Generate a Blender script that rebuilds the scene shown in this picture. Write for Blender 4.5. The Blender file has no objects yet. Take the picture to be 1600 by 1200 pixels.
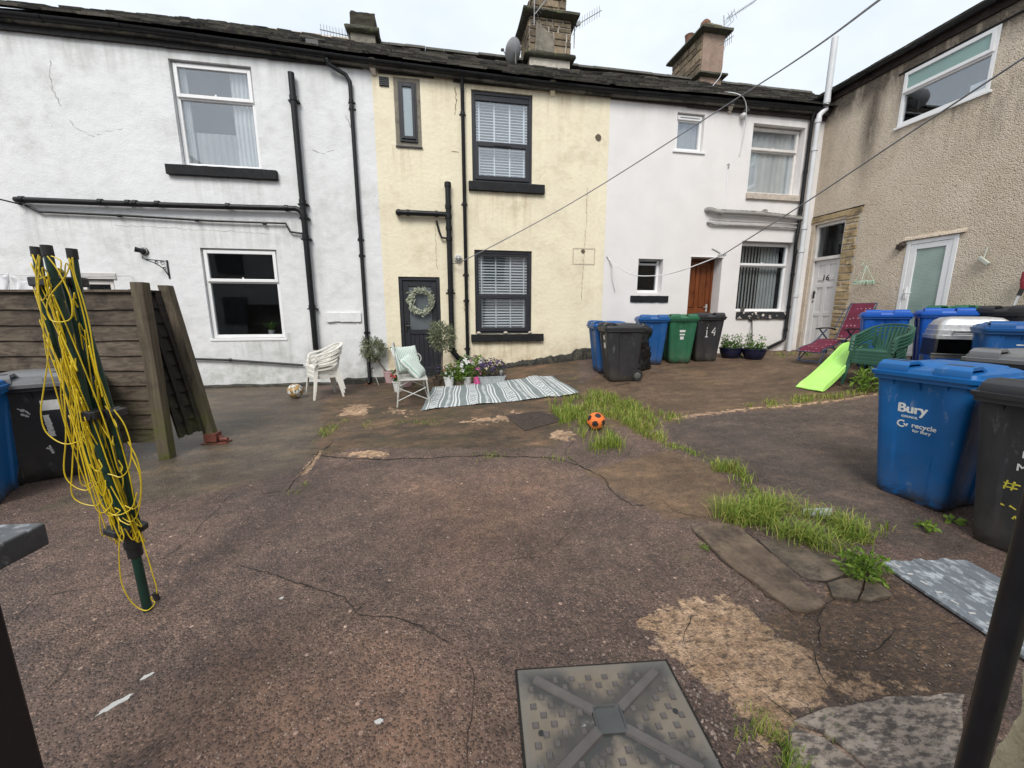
import bpy, bmesh, math, random
import numpy as np
from mathutils import Vector, Matrix, noise as mnoise

SC = bpy.context.scene
COL = SC.collection
PI = math.pi
rad = math.radians
R = random.Random(7)

# ------------------------------------------------------------------ camera
EYE = 1.5
FPX = 610.0
YAW, PITCH = rad(10.2), rad(10.35)
cam_d = bpy.data.cameras.new('camera')
cam = bpy.data.objects.new('camera', cam_d)
COL.objects.link(cam)
cam.location = (0, 0, EYE)
cam.rotation_euler = (PI / 2 - PITCH, 0, -YAW)
cam_d.sensor_width = 36
cam_d.lens = 36 * FPX / 1600
cam_d.clip_start = 0.05
cam_d.clip_end = 1000
SC.camera = cam

# ------------------------------------------------------------------ sky, sun, exposure
world = bpy.data.worlds.new('World')
SC.world = world
world.use_nodes = True
wt = world.node_tree
wt.nodes.clear()
def wnode(t, **k):
    n = wt.nodes.new(t)
    for a, b in k.items():
        setattr(n, a, b)
    return n
SUN_EL = 47
w_sky = wnode('ShaderNodeTexSky', sky_type='NISHITA', sun_disc=False)
w_sky.sun_elevation = rad(SUN_EL)
w_sky.sun_rotation = rad(200)
w_sky.air_density = 1.0
w_sky.dust_density = 2.5
w_tc = wnode('ShaderNodeTexCoord')
w_map = wnode('ShaderNodeMapping')
w_map.inputs['Scale'].default_value = (1, 1, 2.2)
w_n = wnode('ShaderNodeTexNoise')
w_n.inputs['Scale'].default_value = 2.0
w_n.inputs['Detail'].default_value = 7
w_n.inputs['Roughness'].default_value = 0.55
w_ramp = wnode('ShaderNodeValToRGB')
w_ramp.color_ramp.elements[0].position = 0.3
w_ramp.color_ramp.elements[0].color = (5.5, 6.15, 6.9, 1)
w_ramp.color_ramp.elements[1].position = 0.68
w_ramp.color_ramp.elements[1].color = (7.8, 8.15, 8.4, 1)
w_mix = wnode('ShaderNodeMix', data_type='RGBA')
w_mix.inputs['Factor'].default_value = 0.9
w_bg = wnode('ShaderNodeBackground')
w_bg.inputs['Strength'].default_value = 0.1
w_out = wnode('ShaderNodeOutputWorld')
L = wt.links.new
L(w_tc.outputs['Generated'], w_map.inputs['Vector'])
L(w_map.outputs['Vector'], w_n.inputs['Vector'])
L(w_n.outputs['Fac'], w_ramp.inputs['Fac'])
L(w_sky.outputs['Color'], w_mix.inputs['A'])
L(w_ramp.outputs['Color'], w_mix.inputs['B'])
L(w_mix.outputs['Result'], w_bg.inputs['Color'])
L(w_bg.outputs['Background'], w_out.inputs['Surface'])

sun_d = bpy.data.lights.new('sun', 'SUN')
sun_d.energy = 2.0
sun_d.angle = rad(26)
sun_d.color = (1.0, 0.965, 0.92)
sun = bpy.data.objects.new('sun', sun_d)
COL.objects.link(sun)
sun.rotation_euler = (rad(90 - SUN_EL), 0, rad(-20))

vs = SC.view_settings
vs.view_transform = 'Standard'
vs.look = 'None'
vs.gamma = 1
vs.exposure = 0.6

# ------------------------------------------------------------------ photo geometry: pixel -> place
_fw = Vector((math.sin(YAW) * math.cos(PITCH), math.cos(YAW) * math.cos(PITCH), -math.sin(PITCH)))
_rt = Vector((math.cos(YAW), -math.sin(YAW), 0))
_up = _rt.cross(_fw)
WY = 8.2            # the terrace's front wall stands at y = WY
WX = 8.55           # the side house's wall stands at x = WX
def ray(px, py):
    return _fw + _rt * ((px - 800) / FPX) + _up * (-(py - 600) / FPX)
def on_y(px, py, y=WY):
    r = ray(px, py); r = r * (y / r.y); r.z += EYE
    return r
def on_x(px, py, x=WX):
    r = ray(px, py); r = r * (x / r.x); r.z += EYE
    return r
def on_z(px, py, z):
    r = ray(px, py); r = r * ((z - EYE) / r.z); r.z += EYE
    return r

SX = [-30, -12, -4.56, -1.44, -.84, 1.2, 3.2, 8.3, 14, 40]
SZ = [.05, .08, .09, .075, .13, .32, .49, .60, .66, .7]
def sstep(a, b, x):
    t = np.clip((x - a) / (b - a), 0, 1)
    return t * t * (3 - 2 * t)
def ground_np(x, y):
    s = np.interp(x, SX, SZ)
    u = np.clip((y - 1.5) / 6.7, 0, 1.0)
    u = u * (0.86 + 0.14 * u)
    v = sstep(2.6, 4.6, y)
    r = .60 * sstep(4.3, 8.2, x)
    h = u * s + (1 - u) * r * v
    h = h + 0.012 * np.sin(x * 1.7 + 0.6) * np.sin(y * 1.3 + 1.1) * sstep(1.0, 3.0, y) * (1 - sstep(6.8, 7.8, y))
    return h
def g(x, y):
    return float(ground_np(np.array([x], dtype=float), np.array([y], dtype=float))[0])
def G(px, py):
    r = ray(px, py)
    t0, t = 0.3, 0.3
    while t < 40:
        p = r * t
        if p.z + EYE < g(p.x, p.y):
            lo, hi = t0, t
            for _ in range(24):
                m = (lo + hi) / 2
                p = r * m
                if p.z + EYE < g(p.x, p.y): hi = m
                else: lo = m
            p = r * hi
            return Vector((p.x, p.y, g(p.x, p.y)))
        t0 = t
        t += 0.04
    p = r * 12
    return Vector((p.x, p.y, g(p.x, p.y)))

# ------------------------------------------------------------------ mesh collector
def frame_from(d):
    d = d.normalized()
    a = Vector((0, 0, 1)) if abs(d.z) < 0.9 else Vector((1, 0, 0))
    u = d.cross(a).normalized()
    return u, d.cross(u).normalized()

class MB:
    def __init__(s):
        s.v = []; s.f = []; s.m = []; s.xf = None
    def pt(s, p):
        p = Vector(p)
        if s.xf is not None: p = s.xf @ p
        s.v.append((p.x, p.y, p.z))
        return len(s.v) - 1
    def face(s, pts, m=0):
        s.f.append([s.pt(p) for p in pts]); s.m.append(m)
    def idx(s, ids, m=0):
        s.f.append(list(ids)); s.m.append(m)
    def box(s, x0, x1, y0, y1, z0, z1, m=0):
        i = [s.pt(p) for p in ((x0,y0,z0),(x1,y0,z0),(x1,y1,z0),(x0,y1,z0),(x0,y0,z1),(x1,y0,z1),(x1,y1,z1),(x0,y1,z1))]
        for q in ((0,3,2,1),(4,5,6,7),(0,1,5,4),(1,2,6,5),(2,3,7,6),(3,0,4,7)):
            s.idx([i[k] for k in q], m)
        return s
    def obox(s, c, u, v, w, m=0):
        c, u, v, w = Vector(c), Vector(u), Vector(v), Vector(w)
        i = [s.pt(c + a*u + b*v + d*w) for a, b, d in ((-1,-1,-1),(1,-1,-1),(1,1,-1),(-1,1,-1),(-1,-1,1),(1,-1,1),(1,1,1),(-1,1,1))]
        for q in ((0,3,2,1),(4,5,6,7),(0,1,5,4),(1,2,6,5),(2,3,7,6),(3,0,4,7)):
            s.idx([i[k] for k in q], m)
        return s
    def bar(s, a, b, w, h, up=(0,0,1), m=0):
        a, b, up = Vector(a), Vector(b), Vector(up)
        d = (b - a)
        if abs(d.normalized().dot(up)) > 0.98: up = Vector((0,1,0))
        side = d.cross(up).normalized()
        n = side.cross(d).normalized()
        return s.obox((a+b)/2, d/2, side*w/2, n*h/2, m)
    def tube(s, pts, r, n=8, m=0, cap=True, closed=False):
        pts = [Vector(p) for p in pts]
        k = len(pts)
        rr = r if isinstance(r, (list, tuple)) else [r]*k
        rings = []
        u = None
        for i in range(k):
            if closed: d = pts[(i+1) % k] - pts[i-1]
            elif i == 0: d = pts[1]-pts[0]
            elif i == k-1: d = pts[-1]-pts[-2]
            else: d = (pts[i+1]-pts[i]).normalized() + (pts[i]-pts[i-1]).normalized()
            if d.length < 1e-9: d = Vector((0,0,1))
            d.normalize()
            if u is None: u, v = frame_from(d)
            else:
                u = (u - d*u.dot(d))
                if u.length < 1e-6: u, v = frame_from(d)
                u.normalize(); v = d.cross(u)
            rings.append([s.pt(pts[i] + (u*math.cos(2*PI*j/n) + v*math.sin(2*PI*j/n))*rr[i]) for j in range(n)])
        for i in range(k if closed else k-1):
            A, B = rings[i], rings[(i+1) % k]
            for j in range(n):
                s.idx([A[j], A[(j+1) % n], B[(j+1) % n], B[j]], m)
        if cap and not closed:
            s.idx(rings[0][::-1], m); s.idx(rings[-1], m)
        return s
    def lathe(s, prof, n=16, c=(0,0,0), m=0, ax=None, cap0=True, cap1=True):
        c = Vector(c)
        M = ax if ax is not None else Matrix.Identity(3)
        rings = []
        for r, z in prof:
            rings.append([s.pt(c + M @ Vector((r*math.cos(2*PI*j/n), r*math.sin(2*PI*j/n), z))) for j in range(n)])
        for A, B in zip(rings, rings[1:]):
            for j in range(n):
                s.idx([A[j], A[(j+1) % n], B[(j+1) % n], B[j]], m)
        if cap0: s.idx(rings[0][::-1], m)
        if cap1: s.idx(rings[-1], m)
        return s
    def loft(s, rings, m=0, cap0=True, cap1=True, closed=True):
        ids = [[s.pt(p) for p in r] for r in rings]
        n = len(ids[0])
        for A, B in zip(ids, ids[1:]):
            for j in range(n if closed else n-1):
                s.idx([A[j], A[(j+1) % n], B[(j+1) % n], B[j]], m)
        if closed and cap0: s.idx(ids[0][::-1], m)
        if closed and cap1: s.idx(ids[-1], m)
        return s
    def grid(s, fn, nu, nv, m=0, mf=None):
        ids = [[s.pt(fn(i/nu, j/nv)) for j in range(nv+1)] for i in range(nu+1)]
        for i in range(nu):
            for j in range(nv):
                s.idx([ids[i][j], ids[i+1][j], ids[i+1][j+1], ids[i][j+1]], mf((i+.5)/nu, (j+.5)/nv) if mf else m)
        return s
    def sphere(s, c, r, nu=12, nv=8, m=0):
        c = Vector(c)
        rx, ry, rz = r if isinstance(r, (tuple, list)) else (r, r, r)
        prof = [(math.sin(PI*i/nv), -math.cos(PI*i/nv)) for i in range(1, nv)]
        rings = [[s.pt(c + Vector((a*rx*math.cos(2*PI*j/nu), a*ry*math.sin(2*PI*j/nu), b*rz))) for j in range(nu)] for a, b in prof]
        for A, B in zip(rings, rings[1:]):
            for j in range(nu): s.idx([A[j], A[(j+1)%nu], B[(j+1)%nu], B[j]], m)
        b, t = s.pt(c - Vector((0,0,rz))), s.pt(c + Vector((0,0,rz)))
        for j in range(nu):
            s.idx([rings[0][(j+1)%nu], rings[0][j], b], m)
            s.idx([rings[-1][j], rings[-1][(j+1)%nu], t], m)
        return s
    def build(s, name, mats, parent=None, smooth=None, bevel=0, world=True, recalc=True, solid=0):
        me = bpy.data.meshes.new(name)
        vv = np.array(s.v, dtype=np.float64) if s.v else np.zeros((0, 3))
        if parent is not None and world:
            Mi = np.array(wm(parent).inverted())
            vv = vv @ Mi[:3, :3].T + Mi[:3, 3]
        me.from_pydata(vv.tolist(), [], s.f)
        if not isinstance(mats, (list, tuple)): mats = [mats]
        for mt in mats: me.materials.append(mt)
        if len(mats) > 1: me.polygons.foreach_set('material_index', s.m)
        if recalc and len(s.f) < 60000:
            bm = bmesh.new(); bm.from_mesh(me)
            bmesh.ops.recalc_face_normals(bm, faces=bm.faces)
            bm.to_mesh(me); bm.free()
        if smooth is not None:
            me.polygons.foreach_set('use_smooth', [True]*len(me.polygons))
            if smooth < 180: me.set_sharp_from_angle(angle=rad(smooth))
        me.update()
        o = bpy.data.objects.new(name, me)
        COL.objects.link(o)
        if parent is not None: o.parent = parent
        if solid:
            so = o.modifiers.new('thickness', 'SOLIDIFY'); so.thickness = solid; so.offset = 0
        if bevel:
            b = o.modifiers.new('bevel', 'BEVEL'); b.width = bevel; b.segments = 2; b.limit_method = 'ANGLE'; b.angle_limit = rad(40)
            b.harden_normals = False
        return o

def wm(o):
    M = o.matrix_basis.copy() if False else Matrix.LocRotScale(o.location, o.rotation_euler, o.scale)
    return wm(o.parent) @ M if o.parent else M
def empty(name, loc, rz=0, rx=0, ry=0, scale=1):
    o = bpy.data.objects.new(name, None)
    COL.objects.link(o)
    o.location = loc; o.rotation_euler = (rx, ry, rz)
    o.scale = (scale, scale, scale)
    o.empty_display_size = 0.1
    return o
def tag(o, label, cat, group=None):
    o['label'] = label; o['category'] = cat
    if group: o['group'] = group
    return o
def thing(name, label, cat, loc, rz=0, group=None, **k):
    return tag(empty(name, loc, rz, **k), label, cat, group)
def kind(o, k, label=None):
    o['kind'] = k
    if label: o['label'] = label
    return o
def copy_tree(o, parent=None):
    c = o.copy(); COL.objects.link(c); c.parent = parent
    for ch in list(o.children):
        copy_tree(ch, c)
    return c
def smooth_path(pts, n=8, closed=False):
    """Catmull-Rom through points"""
    P = [Vector(p) for p in pts]
    out = []
    k = len(P)
    for i in range(k if closed else k-1):
        p0 = P[i-1] if (i > 0 or closed) else P[0]*2 - P[1]
        p1, p2 = P[i], P[(i+1) % k]
        p3 = P[(i+2) % k] if (i+2 < k or closed) else P[-1]*2 - P[-2]
        for j in range(n):
            t = j/n
            out.append(0.5*((2*p1) + (p2-p0)*t + (2*p0-5*p1+4*p2-p3)*t*t + (3*p1-p0-3*p2+p3)*t**3))
    if not closed: out.append(P[-1].copy())
    return out
def text(s, size, mat, parent, M, name='lettering', offset=0.0, shear=0.0, spacing=1.0):
    cu = bpy.data.curves.new(name, 'FONT')
    cu.body = s; cu.size = size; cu.extrude = 0.0012; cu.shear = shear; cu.space_character = spacing
    cu.align_x = 'CENTER'; cu.align_y = 'CENTER'
    o = bpy.data.objects.new(name, cu); COL.objects.link(o)
    dg = bpy.context.evaluated_depsgraph_get()
    me = bpy.data.meshes.new_from_object(o.evaluated_get(dg))
    bpy.data.objects.remove(o); bpy.data.curves.remove(cu)
    me.transform(M)
    if offset:
        me2 = bpy.data.meshes.new(name)
        vs0 = [v.co.copy() for v in me.vertices]; fs0 = [list(p.vertices) for p in me.polygons]; n0 = len(vs0)
        dx = (M.to_3x3() @ Vector((1,0,0)))*offset; dy = (M.to_3x3() @ Vector((0,1,0)))*offset*.6; nz = (M.to_3x3() @ Vector((0,0,1)))*.0001
        V, F = [], []
        for k, o_ in enumerate((dx, -dx, dy, -dy)):
            V += [v + o_ + nz*k for v in vs0]; F += [[i + n0*k for i in f] for f in fs0]
        me2.from_pydata([tuple(v) for v in V], [], F); bpy.data.meshes.remove(me); me = me2
    me.materials.clear(); me.materials.append(mat)
    ob = bpy.data.objects.new(name, me); COL.objects.link(ob)
    ob.parent = parent
    return ob
# ------------------------------------------------------------------ materials
class NT:
    def __init__(s, name):
        s.mat = bpy.data.materials.new(name); s.mat.use_nodes = True
        s.t = s.mat.node_tree; s.t.nodes.clear()
        s.out = s.n('ShaderNodeOutputMaterial')
        s.p = s.n('ShaderNodeBsdfPrincipled')
        s.l(s.p.outputs[0], s.out.inputs['Surface'])
    def n(s, t, **k):
        nd = s.t.nodes.new(t)
        for a, b in k.items(): setattr(nd, a, b)
        return nd
    def l(s, a, b): s.t.links.new(a, b)
    def put(s, sock, v):
        if hasattr(v, 'is_output'): s.l(v, sock)
        else: sock.default_value = v if not (isinstance(v, tuple) and len(v) == 3 and sock.type == 'RGBA') else (*v, 1)
    def pos(s): return s.n('ShaderNodeNewGeometry').outputs['Position']
    def obj(s): return s.n('ShaderNodeTexCoord').outputs['Object']
    def island(s): return s.n('ShaderNodeNewGeometry').outputs['Random Per Island']
    def objrand(s): return s.n('ShaderNodeObjectInfo').outputs['Random']
    def map(s, v, scale=(1,1,1), rot=(0,0,0), loc=(0,0,0)):
        m = s.n('ShaderNodeMapping'); s.l(v, m.inputs['Vector'])
        m.inputs['Scale'].default_value = scale; m.inputs['Rotation'].default_value = rot; m.inputs['Location'].default_value = loc
        return m.outputs['Vector']
    def noise(s, v, scale, detail=4, rough=0.55, dist=0, out='Fac'):
        m = s.n('ShaderNodeTexNoise'); s.l(v, m.inputs['Vector'])
        m.inputs['Scale'].default_value = scale; m.inputs['Detail'].default_value = detail
        m.inputs['Roughness'].default_value = rough; m.inputs['Distortion'].default_value = dist
        return m.outputs[out]
    def voro(s, v, scale, feature='F1', out='Distance', rnd=1.0):
        m = s.n('ShaderNodeTexVoronoi', feature=feature); s.l(v, m.inputs['Vector'])
        m.inputs['Scale'].default_value = scale; m.inputs['Randomness'].default_value = rnd
        return m.outputs[out]
    def ramp(s, f, stops, interp='LINEAR'):
        r = s.n('ShaderNodeValToRGB'); r.color_ramp.interpolation = interp
        e = r.color_ramp.elements
        while len(e) < len(stops): e.new(0.5)
        for a, (p, c) in zip(e, stops):
            a.position = p
            a.color = (c, c, c, 1) if isinstance(c, (int, float)) else (*c, 1)
        s.l(f, r.inputs['Fac'])
        return r.outputs['Color']
    def rng(s, f, a, b, c=0.0, d=1.0, smooth=False):
        m = s.n('ShaderNodeMapRange'); 
        if smooth: m.interpolation_type = 'SMOOTHSTEP'
        s.put(m.inputs['Value'], f)
        for k, x in zip(('From Min','From Max','To Min','To Max'), (a, b, c, d)): s.put(m.inputs[k], x)
        return m.outputs['Result']
    def math(s, op, a, b=0.5, c=0.5, clamp=False):
        m = s.n('ShaderNodeMath', operation=op); m.use_clamp = clamp
        s.put(m.inputs[0], a); s.put(m.inputs[1], b); s.put(m.inputs[2], c)
        return m.outputs[0]
    def mix(s, f, a, b, mode='MIX'):
        m = s.n('ShaderNodeMix', data_type='RGBA', blend_type=mode)
        s.put(m.inputs['Factor'], f); s.put(m.inputs['A'], a); s.put(m.inputs['B'], b)
        return m.outputs['Result']
    def attr(s, name, out='Color'):
        a = s.n('ShaderNodeAttribute'); a.attribute_name = name
        return a.outputs[out]
    def sep(s, c):
        m = s.n('ShaderNodeSeparateColor'); s.l(c, m.inputs[0]); return m.outputs
    def sepv(s, c):
        m = s.n('ShaderNodeSeparateXYZ'); s.l(c, m.inputs[0]); return m.outputs
    def bump(s, h, strength=0.3, dist=0.01, normal=None):
        b = s.n('ShaderNodeBump'); s.l(h, b.inputs['Height'])
        b.inputs['Strength'].default_value = strength; b.inputs['Distance'].default_value = dist
        if normal is not None: s.l(normal, b.inputs['Normal'])
        return b.outputs['Normal']
    def set(s, **k):
        nm = {'color':'Base Color','rough':'Roughness','metal':'Metallic','normal':'Normal','spec':'Specular IOR Level','trans':'Transmission Weight','alpha':'Alpha','sheen':'Sheen Weight','coat':'Coat Weight','ior':'IOR','sss':'Subsurface Weight'}
        for a, v in k.items(): s.put(s.p.inputs[nm[a]], v)
        return s.mat

def lin(r, gg, b):
    f = lambda c: (c/255/12.92) if c/255 <= .04045 else ((c/255+.055)/1.055)**2.4
    return (f(r), f(gg), f(b))

def simple(name, c, rough=0.5, metal=0.0, var=0.15, scale=6, bump=0.0, bscale=60, dirt=None, spec=0.5, space='obj'):
    """plain colour broken up by two noises, faint bump, optional dirt colour"""
    t = NT(name)
    co = t.obj() if space == 'obj' else t.pos()
    a = t.noise(co, scale, 5, 0.6)
    col = t.mix(t.rng(a, .3, .7), tuple(x*(1-var) for x in c), tuple(min(1, x*(1+var)) for x in c))
    if dirt:
        d = t.noise(t.map(co, (1,1,1), (0,0,0), (3.1, 1.7, .4)), scale*1.7, 8, .68)
        col = t.mix(t.rng(d, dirt[1], dirt[1]+.14, 0, dirt[2]), col, dirt[0])
    ro = t.rng(t.noise(co, scale*3, 4), .3, .7, max(0, rough-.08), min(1, rough+.1))
    kw = dict(color=col, rough=ro, metal=metal, spec=spec)
    if bump: kw['normal'] = t.bump(t.noise(co, bscale, 4, .6), bump, .004)
    return t.set(**kw)

def wall_paint(name, c, grime, lump=0.5, lscale=7, fine=0.35, fscale=90, streak=0.3, grime_amt=0.5, pebble=False, low=True, ground_z=0.3, grime_lo=.52, drips=()):
    t = NT(name)
    p = t.pos()
    big = t.noise(p, 0.9, 7, 0.62)
    mid = t.noise(t.map(p, (1,1,1), (0,0,0), (5,2,9)), 3.2, 8, 0.68)
    st = t.noise(t.map(p, (7,7,.55)), 1.0, 6, .62)
    col = t.mix(t.rng(t.noise(p, 2.1, 3), .3, .7), tuple(x*.96 for x in c), tuple(min(.9, x*1.03) for x in c))
    g1 = t.math('MULTIPLY', t.rng(big, .42, .66), t.rng(mid, grime_lo-.06, grime_lo+.16))
    g2 = t.math('MULTIPLY', t.rng(st, .55, .75), streak)
    gsum = t.math('ADD', t.math('MULTIPLY', g1, grime_amt), g2, clamp=True)
    spots = t.rng(t.noise(p, 26, 5, .7), .64, .74, 0, .35*grime_amt)
    gsum = t.math('ADD', gsum, spots, clamp=True)
    if low:
        z = t.sepv(p)[2]
        lo = t.math('MULTIPLY', t.rng(z, ground_z+.75, ground_z+.02, 0, 1), t.rng(t.noise(p, 5, 6, .65), .36, .62))
        gsum = t.math('ADD', gsum, t.math('MULTIPLY', lo, .75), clamp=True)
        hi = t.math('MULTIPLY', t.rng(z, 5.2, 5.85, 0, .55), t.rng(st, .4, .65))
        gsum = t.math('ADD', gsum, hi, clamp=True)
    for (dx0, dx1, dz) in drips:      # run-off stains below sills and pipes
        x_, z_ = t.sepv(p)[0], t.sepv(p)[2]
        mx = t.rng(t.math('ABSOLUTE', t.math('SUBTRACT', x_, (dx0+dx1)/2)), (dx1-dx0)/2-.12, (dx1-dx0)/2+.10, 1, 0)
        mz = t.math('MULTIPLY', t.rng(z_, dz-.9, dz-.05, 0, 1), t.math('LESS_THAN', z_, dz+.02))
        dn = t.rng(t.noise(t.map(p, (11,11,.7)), 1.0, 5, .65), .45, .68)
        gsum = t.math('ADD', gsum, t.math('MULTIPLY', t.math('MULTIPLY', mx, mz), t.math('MULTIPLY', dn, .55)), clamp=True)
    col = t.mix(gsum, col, grime)
    if pebble:
        vd = t.voro(p, 75, 'F1', 'Distance')
        vc = t.voro(p, 75, 'F1', 'Color')
        sp = t.sep(vc)[0]
        col = t.mix(t.rng(sp, 0, 1, 0, .55), col, t.mix(sp, (.16,.13,.10), (.62,.56,.47)))
        col = t.mix(t.rng(vd, .35, .75, 0, .55), col, (.10,.085,.07))
    h = t.math('ADD', t.math('MULTIPLY', t.noise(p, lscale, 3, .5), lump), t.math('MULTIPLY', t.noise(p, fscale, 3, .6), fine*.18))
    n = t.bump(h, .75, .05)
    if pebble:
        n = t.bump(t.math('SUBTRACT', 1.0, t.voro(p, 75)), .9, .012, n)
    return t.set(color=col, rough=.9, normal=n, spec=.2)

MT = {}
MT['wall_white'] = wall_paint('white_render', (.70,.705,.71), (.40,.41,.375), lump=.36, lscale=6, fine=.7, fscale=40, grime_amt=.5, drips=((-4.3,-2.95,4.0),(-3.95,-2.3,1.1),(-6.8,-2.4,3.15)), streak=.10, grime_lo=.48)
MT['wall_cream'] = wall_paint('cream_render', (.765,.70,.53), (.44,.34,.22), drips=((.6,1.95,3.85),(.6,1.95,1.0),(-.85,-.25,4.55)), lump=.22, lscale=14, fine=.8, fscale=55, grime_amt=.45, streak=.10, grime_lo=.5)
MT['wall_smooth'] = wall_paint('smooth_white_render', (.73,.705,.69), (.54,.50,.47), lump=.06, lscale=5, fine=.3, fscale=110, grime_amt=.2, streak=.06)
MT['band'] = simple('weathered_band', (.50,.43,.34), .9, var=.2, scale=9, bump=.5, bscale=45, dirt=((.30,.24,.2),.55,.6), space='pos')

def pebbledash():
    t = NT('pebbledash')
    p = t.pos()
    vd = t.voro(p, 62); vc = t.sep(t.voro(p, 62, 'F1', 'Color'))
    base = t.mix(t.rng(t.noise(p, 1.6, 5), .3, .7), (.55,.455,.345), (.67,.575,.46))
    col = t.mix(t.rng(vc[0], 0, 1, 0, .38), base, t.mix(vc[1], (.36,.29,.21), (.74,.68,.60)))
    col = t.mix(t.rng(vd, .5, .9, 0, .45), col, (.20,.165,.13))
    st = t.noise(t.map(p, (1, 2.6, .35), (0,0,0), (0, .8, 0)), 1.0, 8, .66)
    z = t.sepv(p)[2]; y = t.sepv(p)[1]
    # soot: streaks that run down from the gutter and under the window
    soot = t.math('MULTIPLY', t.rng(st, .47, .66), t.rng(z, 3.6, 6.0, 0, 1))
    near = t.math('MULTIPLY', t.rng(t.math('ABSOLUTE', t.math('SUBTRACT', y, 7.17)), .03, .26, 1, 0), t.rng(z, 3.9, 5.0, 0, 1))
    near = t.math('MULTIPLY', near, t.rng(t.noise(t.map(p, (4,9,1.3)), 1.0, 6, .7), .2, .5))
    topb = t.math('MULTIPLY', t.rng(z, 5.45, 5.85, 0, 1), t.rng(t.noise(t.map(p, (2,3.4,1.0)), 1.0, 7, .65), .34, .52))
    und = t.math('MULTIPLY', t.math('MULTIPLY', t.rng(t.math('ABSOLUTE', t.math('SUBTRACT', y, 5.6)), .5, .9, 1, 0), t.rng(z, 3.9, 4.95, 0, 1)), t.math('MULTIPLY', t.rng(z, 5.05, 4.95, 0, .8), t.rng(t.noise(t.map(p, (4,8,1.2)), 1.0, 6, .7), .42, .62)))
    lowd = t.math('MULTIPLY', t.rng(z, 2.2, .6, 0, .5), t.rng(t.noise(p, 2.4, 6, .65), .4, .62))
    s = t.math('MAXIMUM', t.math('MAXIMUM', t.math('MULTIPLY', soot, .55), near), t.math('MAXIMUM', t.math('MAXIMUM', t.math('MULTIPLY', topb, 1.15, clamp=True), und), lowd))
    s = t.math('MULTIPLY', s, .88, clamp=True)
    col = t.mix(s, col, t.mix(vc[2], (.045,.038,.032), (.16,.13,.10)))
    n = t.bump(t.noise(p, 9, 3), .35, .03)
    n = t.bump(t.math('SUBTRACT', 1.0, vd), .8, .014, n)
    return t.set(color=col, rough=.92, normal=n, spec=.25)
MT['pebble'] = pebbledash()

def stone(name, c1, c2, dark, scale=3.0, bump=.8):
    t = NT(name)
    p = t.pos()
    i = t.island()
    col = t.mix(i, c1, c2)
    nn = t.noise(p, 5, 8, .68)
    col = t.mix(t.rng(nn, .45, .68, 0, .85), col, dark)
    col = t.mix(t.rng(t.noise(p, 40, 4), .35, .7, 0, .35), col, tuple(x*1.5 for x in c2))
    n = t.bump(t.math('ADD', t.noise(p, 14, 6, .65), t.math('MULTIPLY', t.noise(p, 70, 3), .3)), bump, .025)
    return t.set(color=col, rough=.93, normal=n, spec=.2)
MT['quoin'] = stone('sandstone', (.33,.23,.12), (.46,.36,.22), (.06,.045,.03))
MT['chim_stone'] = stone('sooty_stone', (.06,.05,.038), (.27,.21,.14), (.035,.03,.024))
MT['chim_dark'] = stone('mossy_dark_stone', (.03,.027,.021), (.055,.05,.036), (.016,.014,.012))
MT['chim_render'] = simple('pinkish_render', (.27,.19,.145), .95, var=.2, scale=5, bump=.4, bscale=30, dirt=((.17,.14,.12),.52,.7), space='pos')
MT['chim_cement'] = simple('grey_cement', (.20,.18,.145), .95, var=.25, scale=5, bump=.4, bscale=30, dirt=((.09,.08,.065),.5,.7), space='pos')
MT['mortar'] = simple('pale_mortar', (.46,.42,.36), .95, var=.2, scale=8, bump=.5, bscale=40, dirt=((.2,.16,.12),.52,.6), space='pos')
MT['cap_moss'] = simple('mossy_coping', (.042,.039,.028), .95, var=.3, scale=9, bump=.7, bscale=30, dirt=((.10,.12,.04),.52,.8), space='pos')
MT['plinth'] = simple('dark_plinth', (.036,.033,.028), .85, var=.4, scale=7, bump=.9, bscale=16, dirt=((.12,.115,.075),.52,.8), space='pos')
MT['plinth_black'] = simple('black_painted_plinth', (.017,.018,.02), .6, var=.4, scale=7, bump=.6, bscale=20, dirt=((.09,.085,.06),.55,.8), space='pos')
MT['black_stone'] = simple('black_painted_stone', (.013,.0135,.015), .7, spec=.25, var=.3, scale=9, bump=.5, bscale=35, dirt=((.10,.10,.10),.62,.6), space='pos')
def flaked():
    t = NT('flaking_black_paint')
    p = t.pos()
    nn = t.noise(t.map(p, (1,1,1), (0,0,0), (2.3,0,.4)), 10, 5, .6)
    col = t.mix(t.rng(nn, .585, .61), (.018,.018,.02), (.68,.62,.56))
    return t.set(color=col, rough=.7, normal=t.bump(nn, .4, .02))
MT['flaked_stone'] = flaked()
MT['pale_stone'] = simple('pale_old_stone', (.48,.42,.36), .9, var=.2, scale=9, bump=.4, bscale=50, dirt=((.16,.13,.10),.56,.8), space='pos')
MT['white_stone'] = simple('white_painted_stone', (.66,.665,.67), .85, var=.08, scale=9, bump=.5, bscale=30, dirt=((.4,.4,.36),.6,.6), space='pos')
MT['upvc'] = simple('white_plastic_frame', (.76,.76,.76), .35, var=.03, scale=4, dirt=((.5,.48,.44),.66,.35), space='pos')
MT['upvc_old'] = simple('old_white_frame', (.66,.63,.60), .45, var=.08, scale=6, dirt=((.40,.36,.32),.58,.5), space='pos')
MT['door_white'] = simple('white_door_paint', (.66,.645,.63), .5, var=.05, scale=5, dirt=((.42,.38,.34),.6,.5), space='pos')
MT['anthracite'] = simple('anthracite_frame', (.022,.023,.028), .45, spec=.35, var=.12, scale=5, dirt=((.07,.07,.07),.64,.5), space='pos')
MT['black_pipe'] = simple('black_pipe', (.008,.0083,.0095), .42, spec=.3, var=.25, scale=7, dirt=((.05,.046,.038),.6,.6), space='pos')
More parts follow.
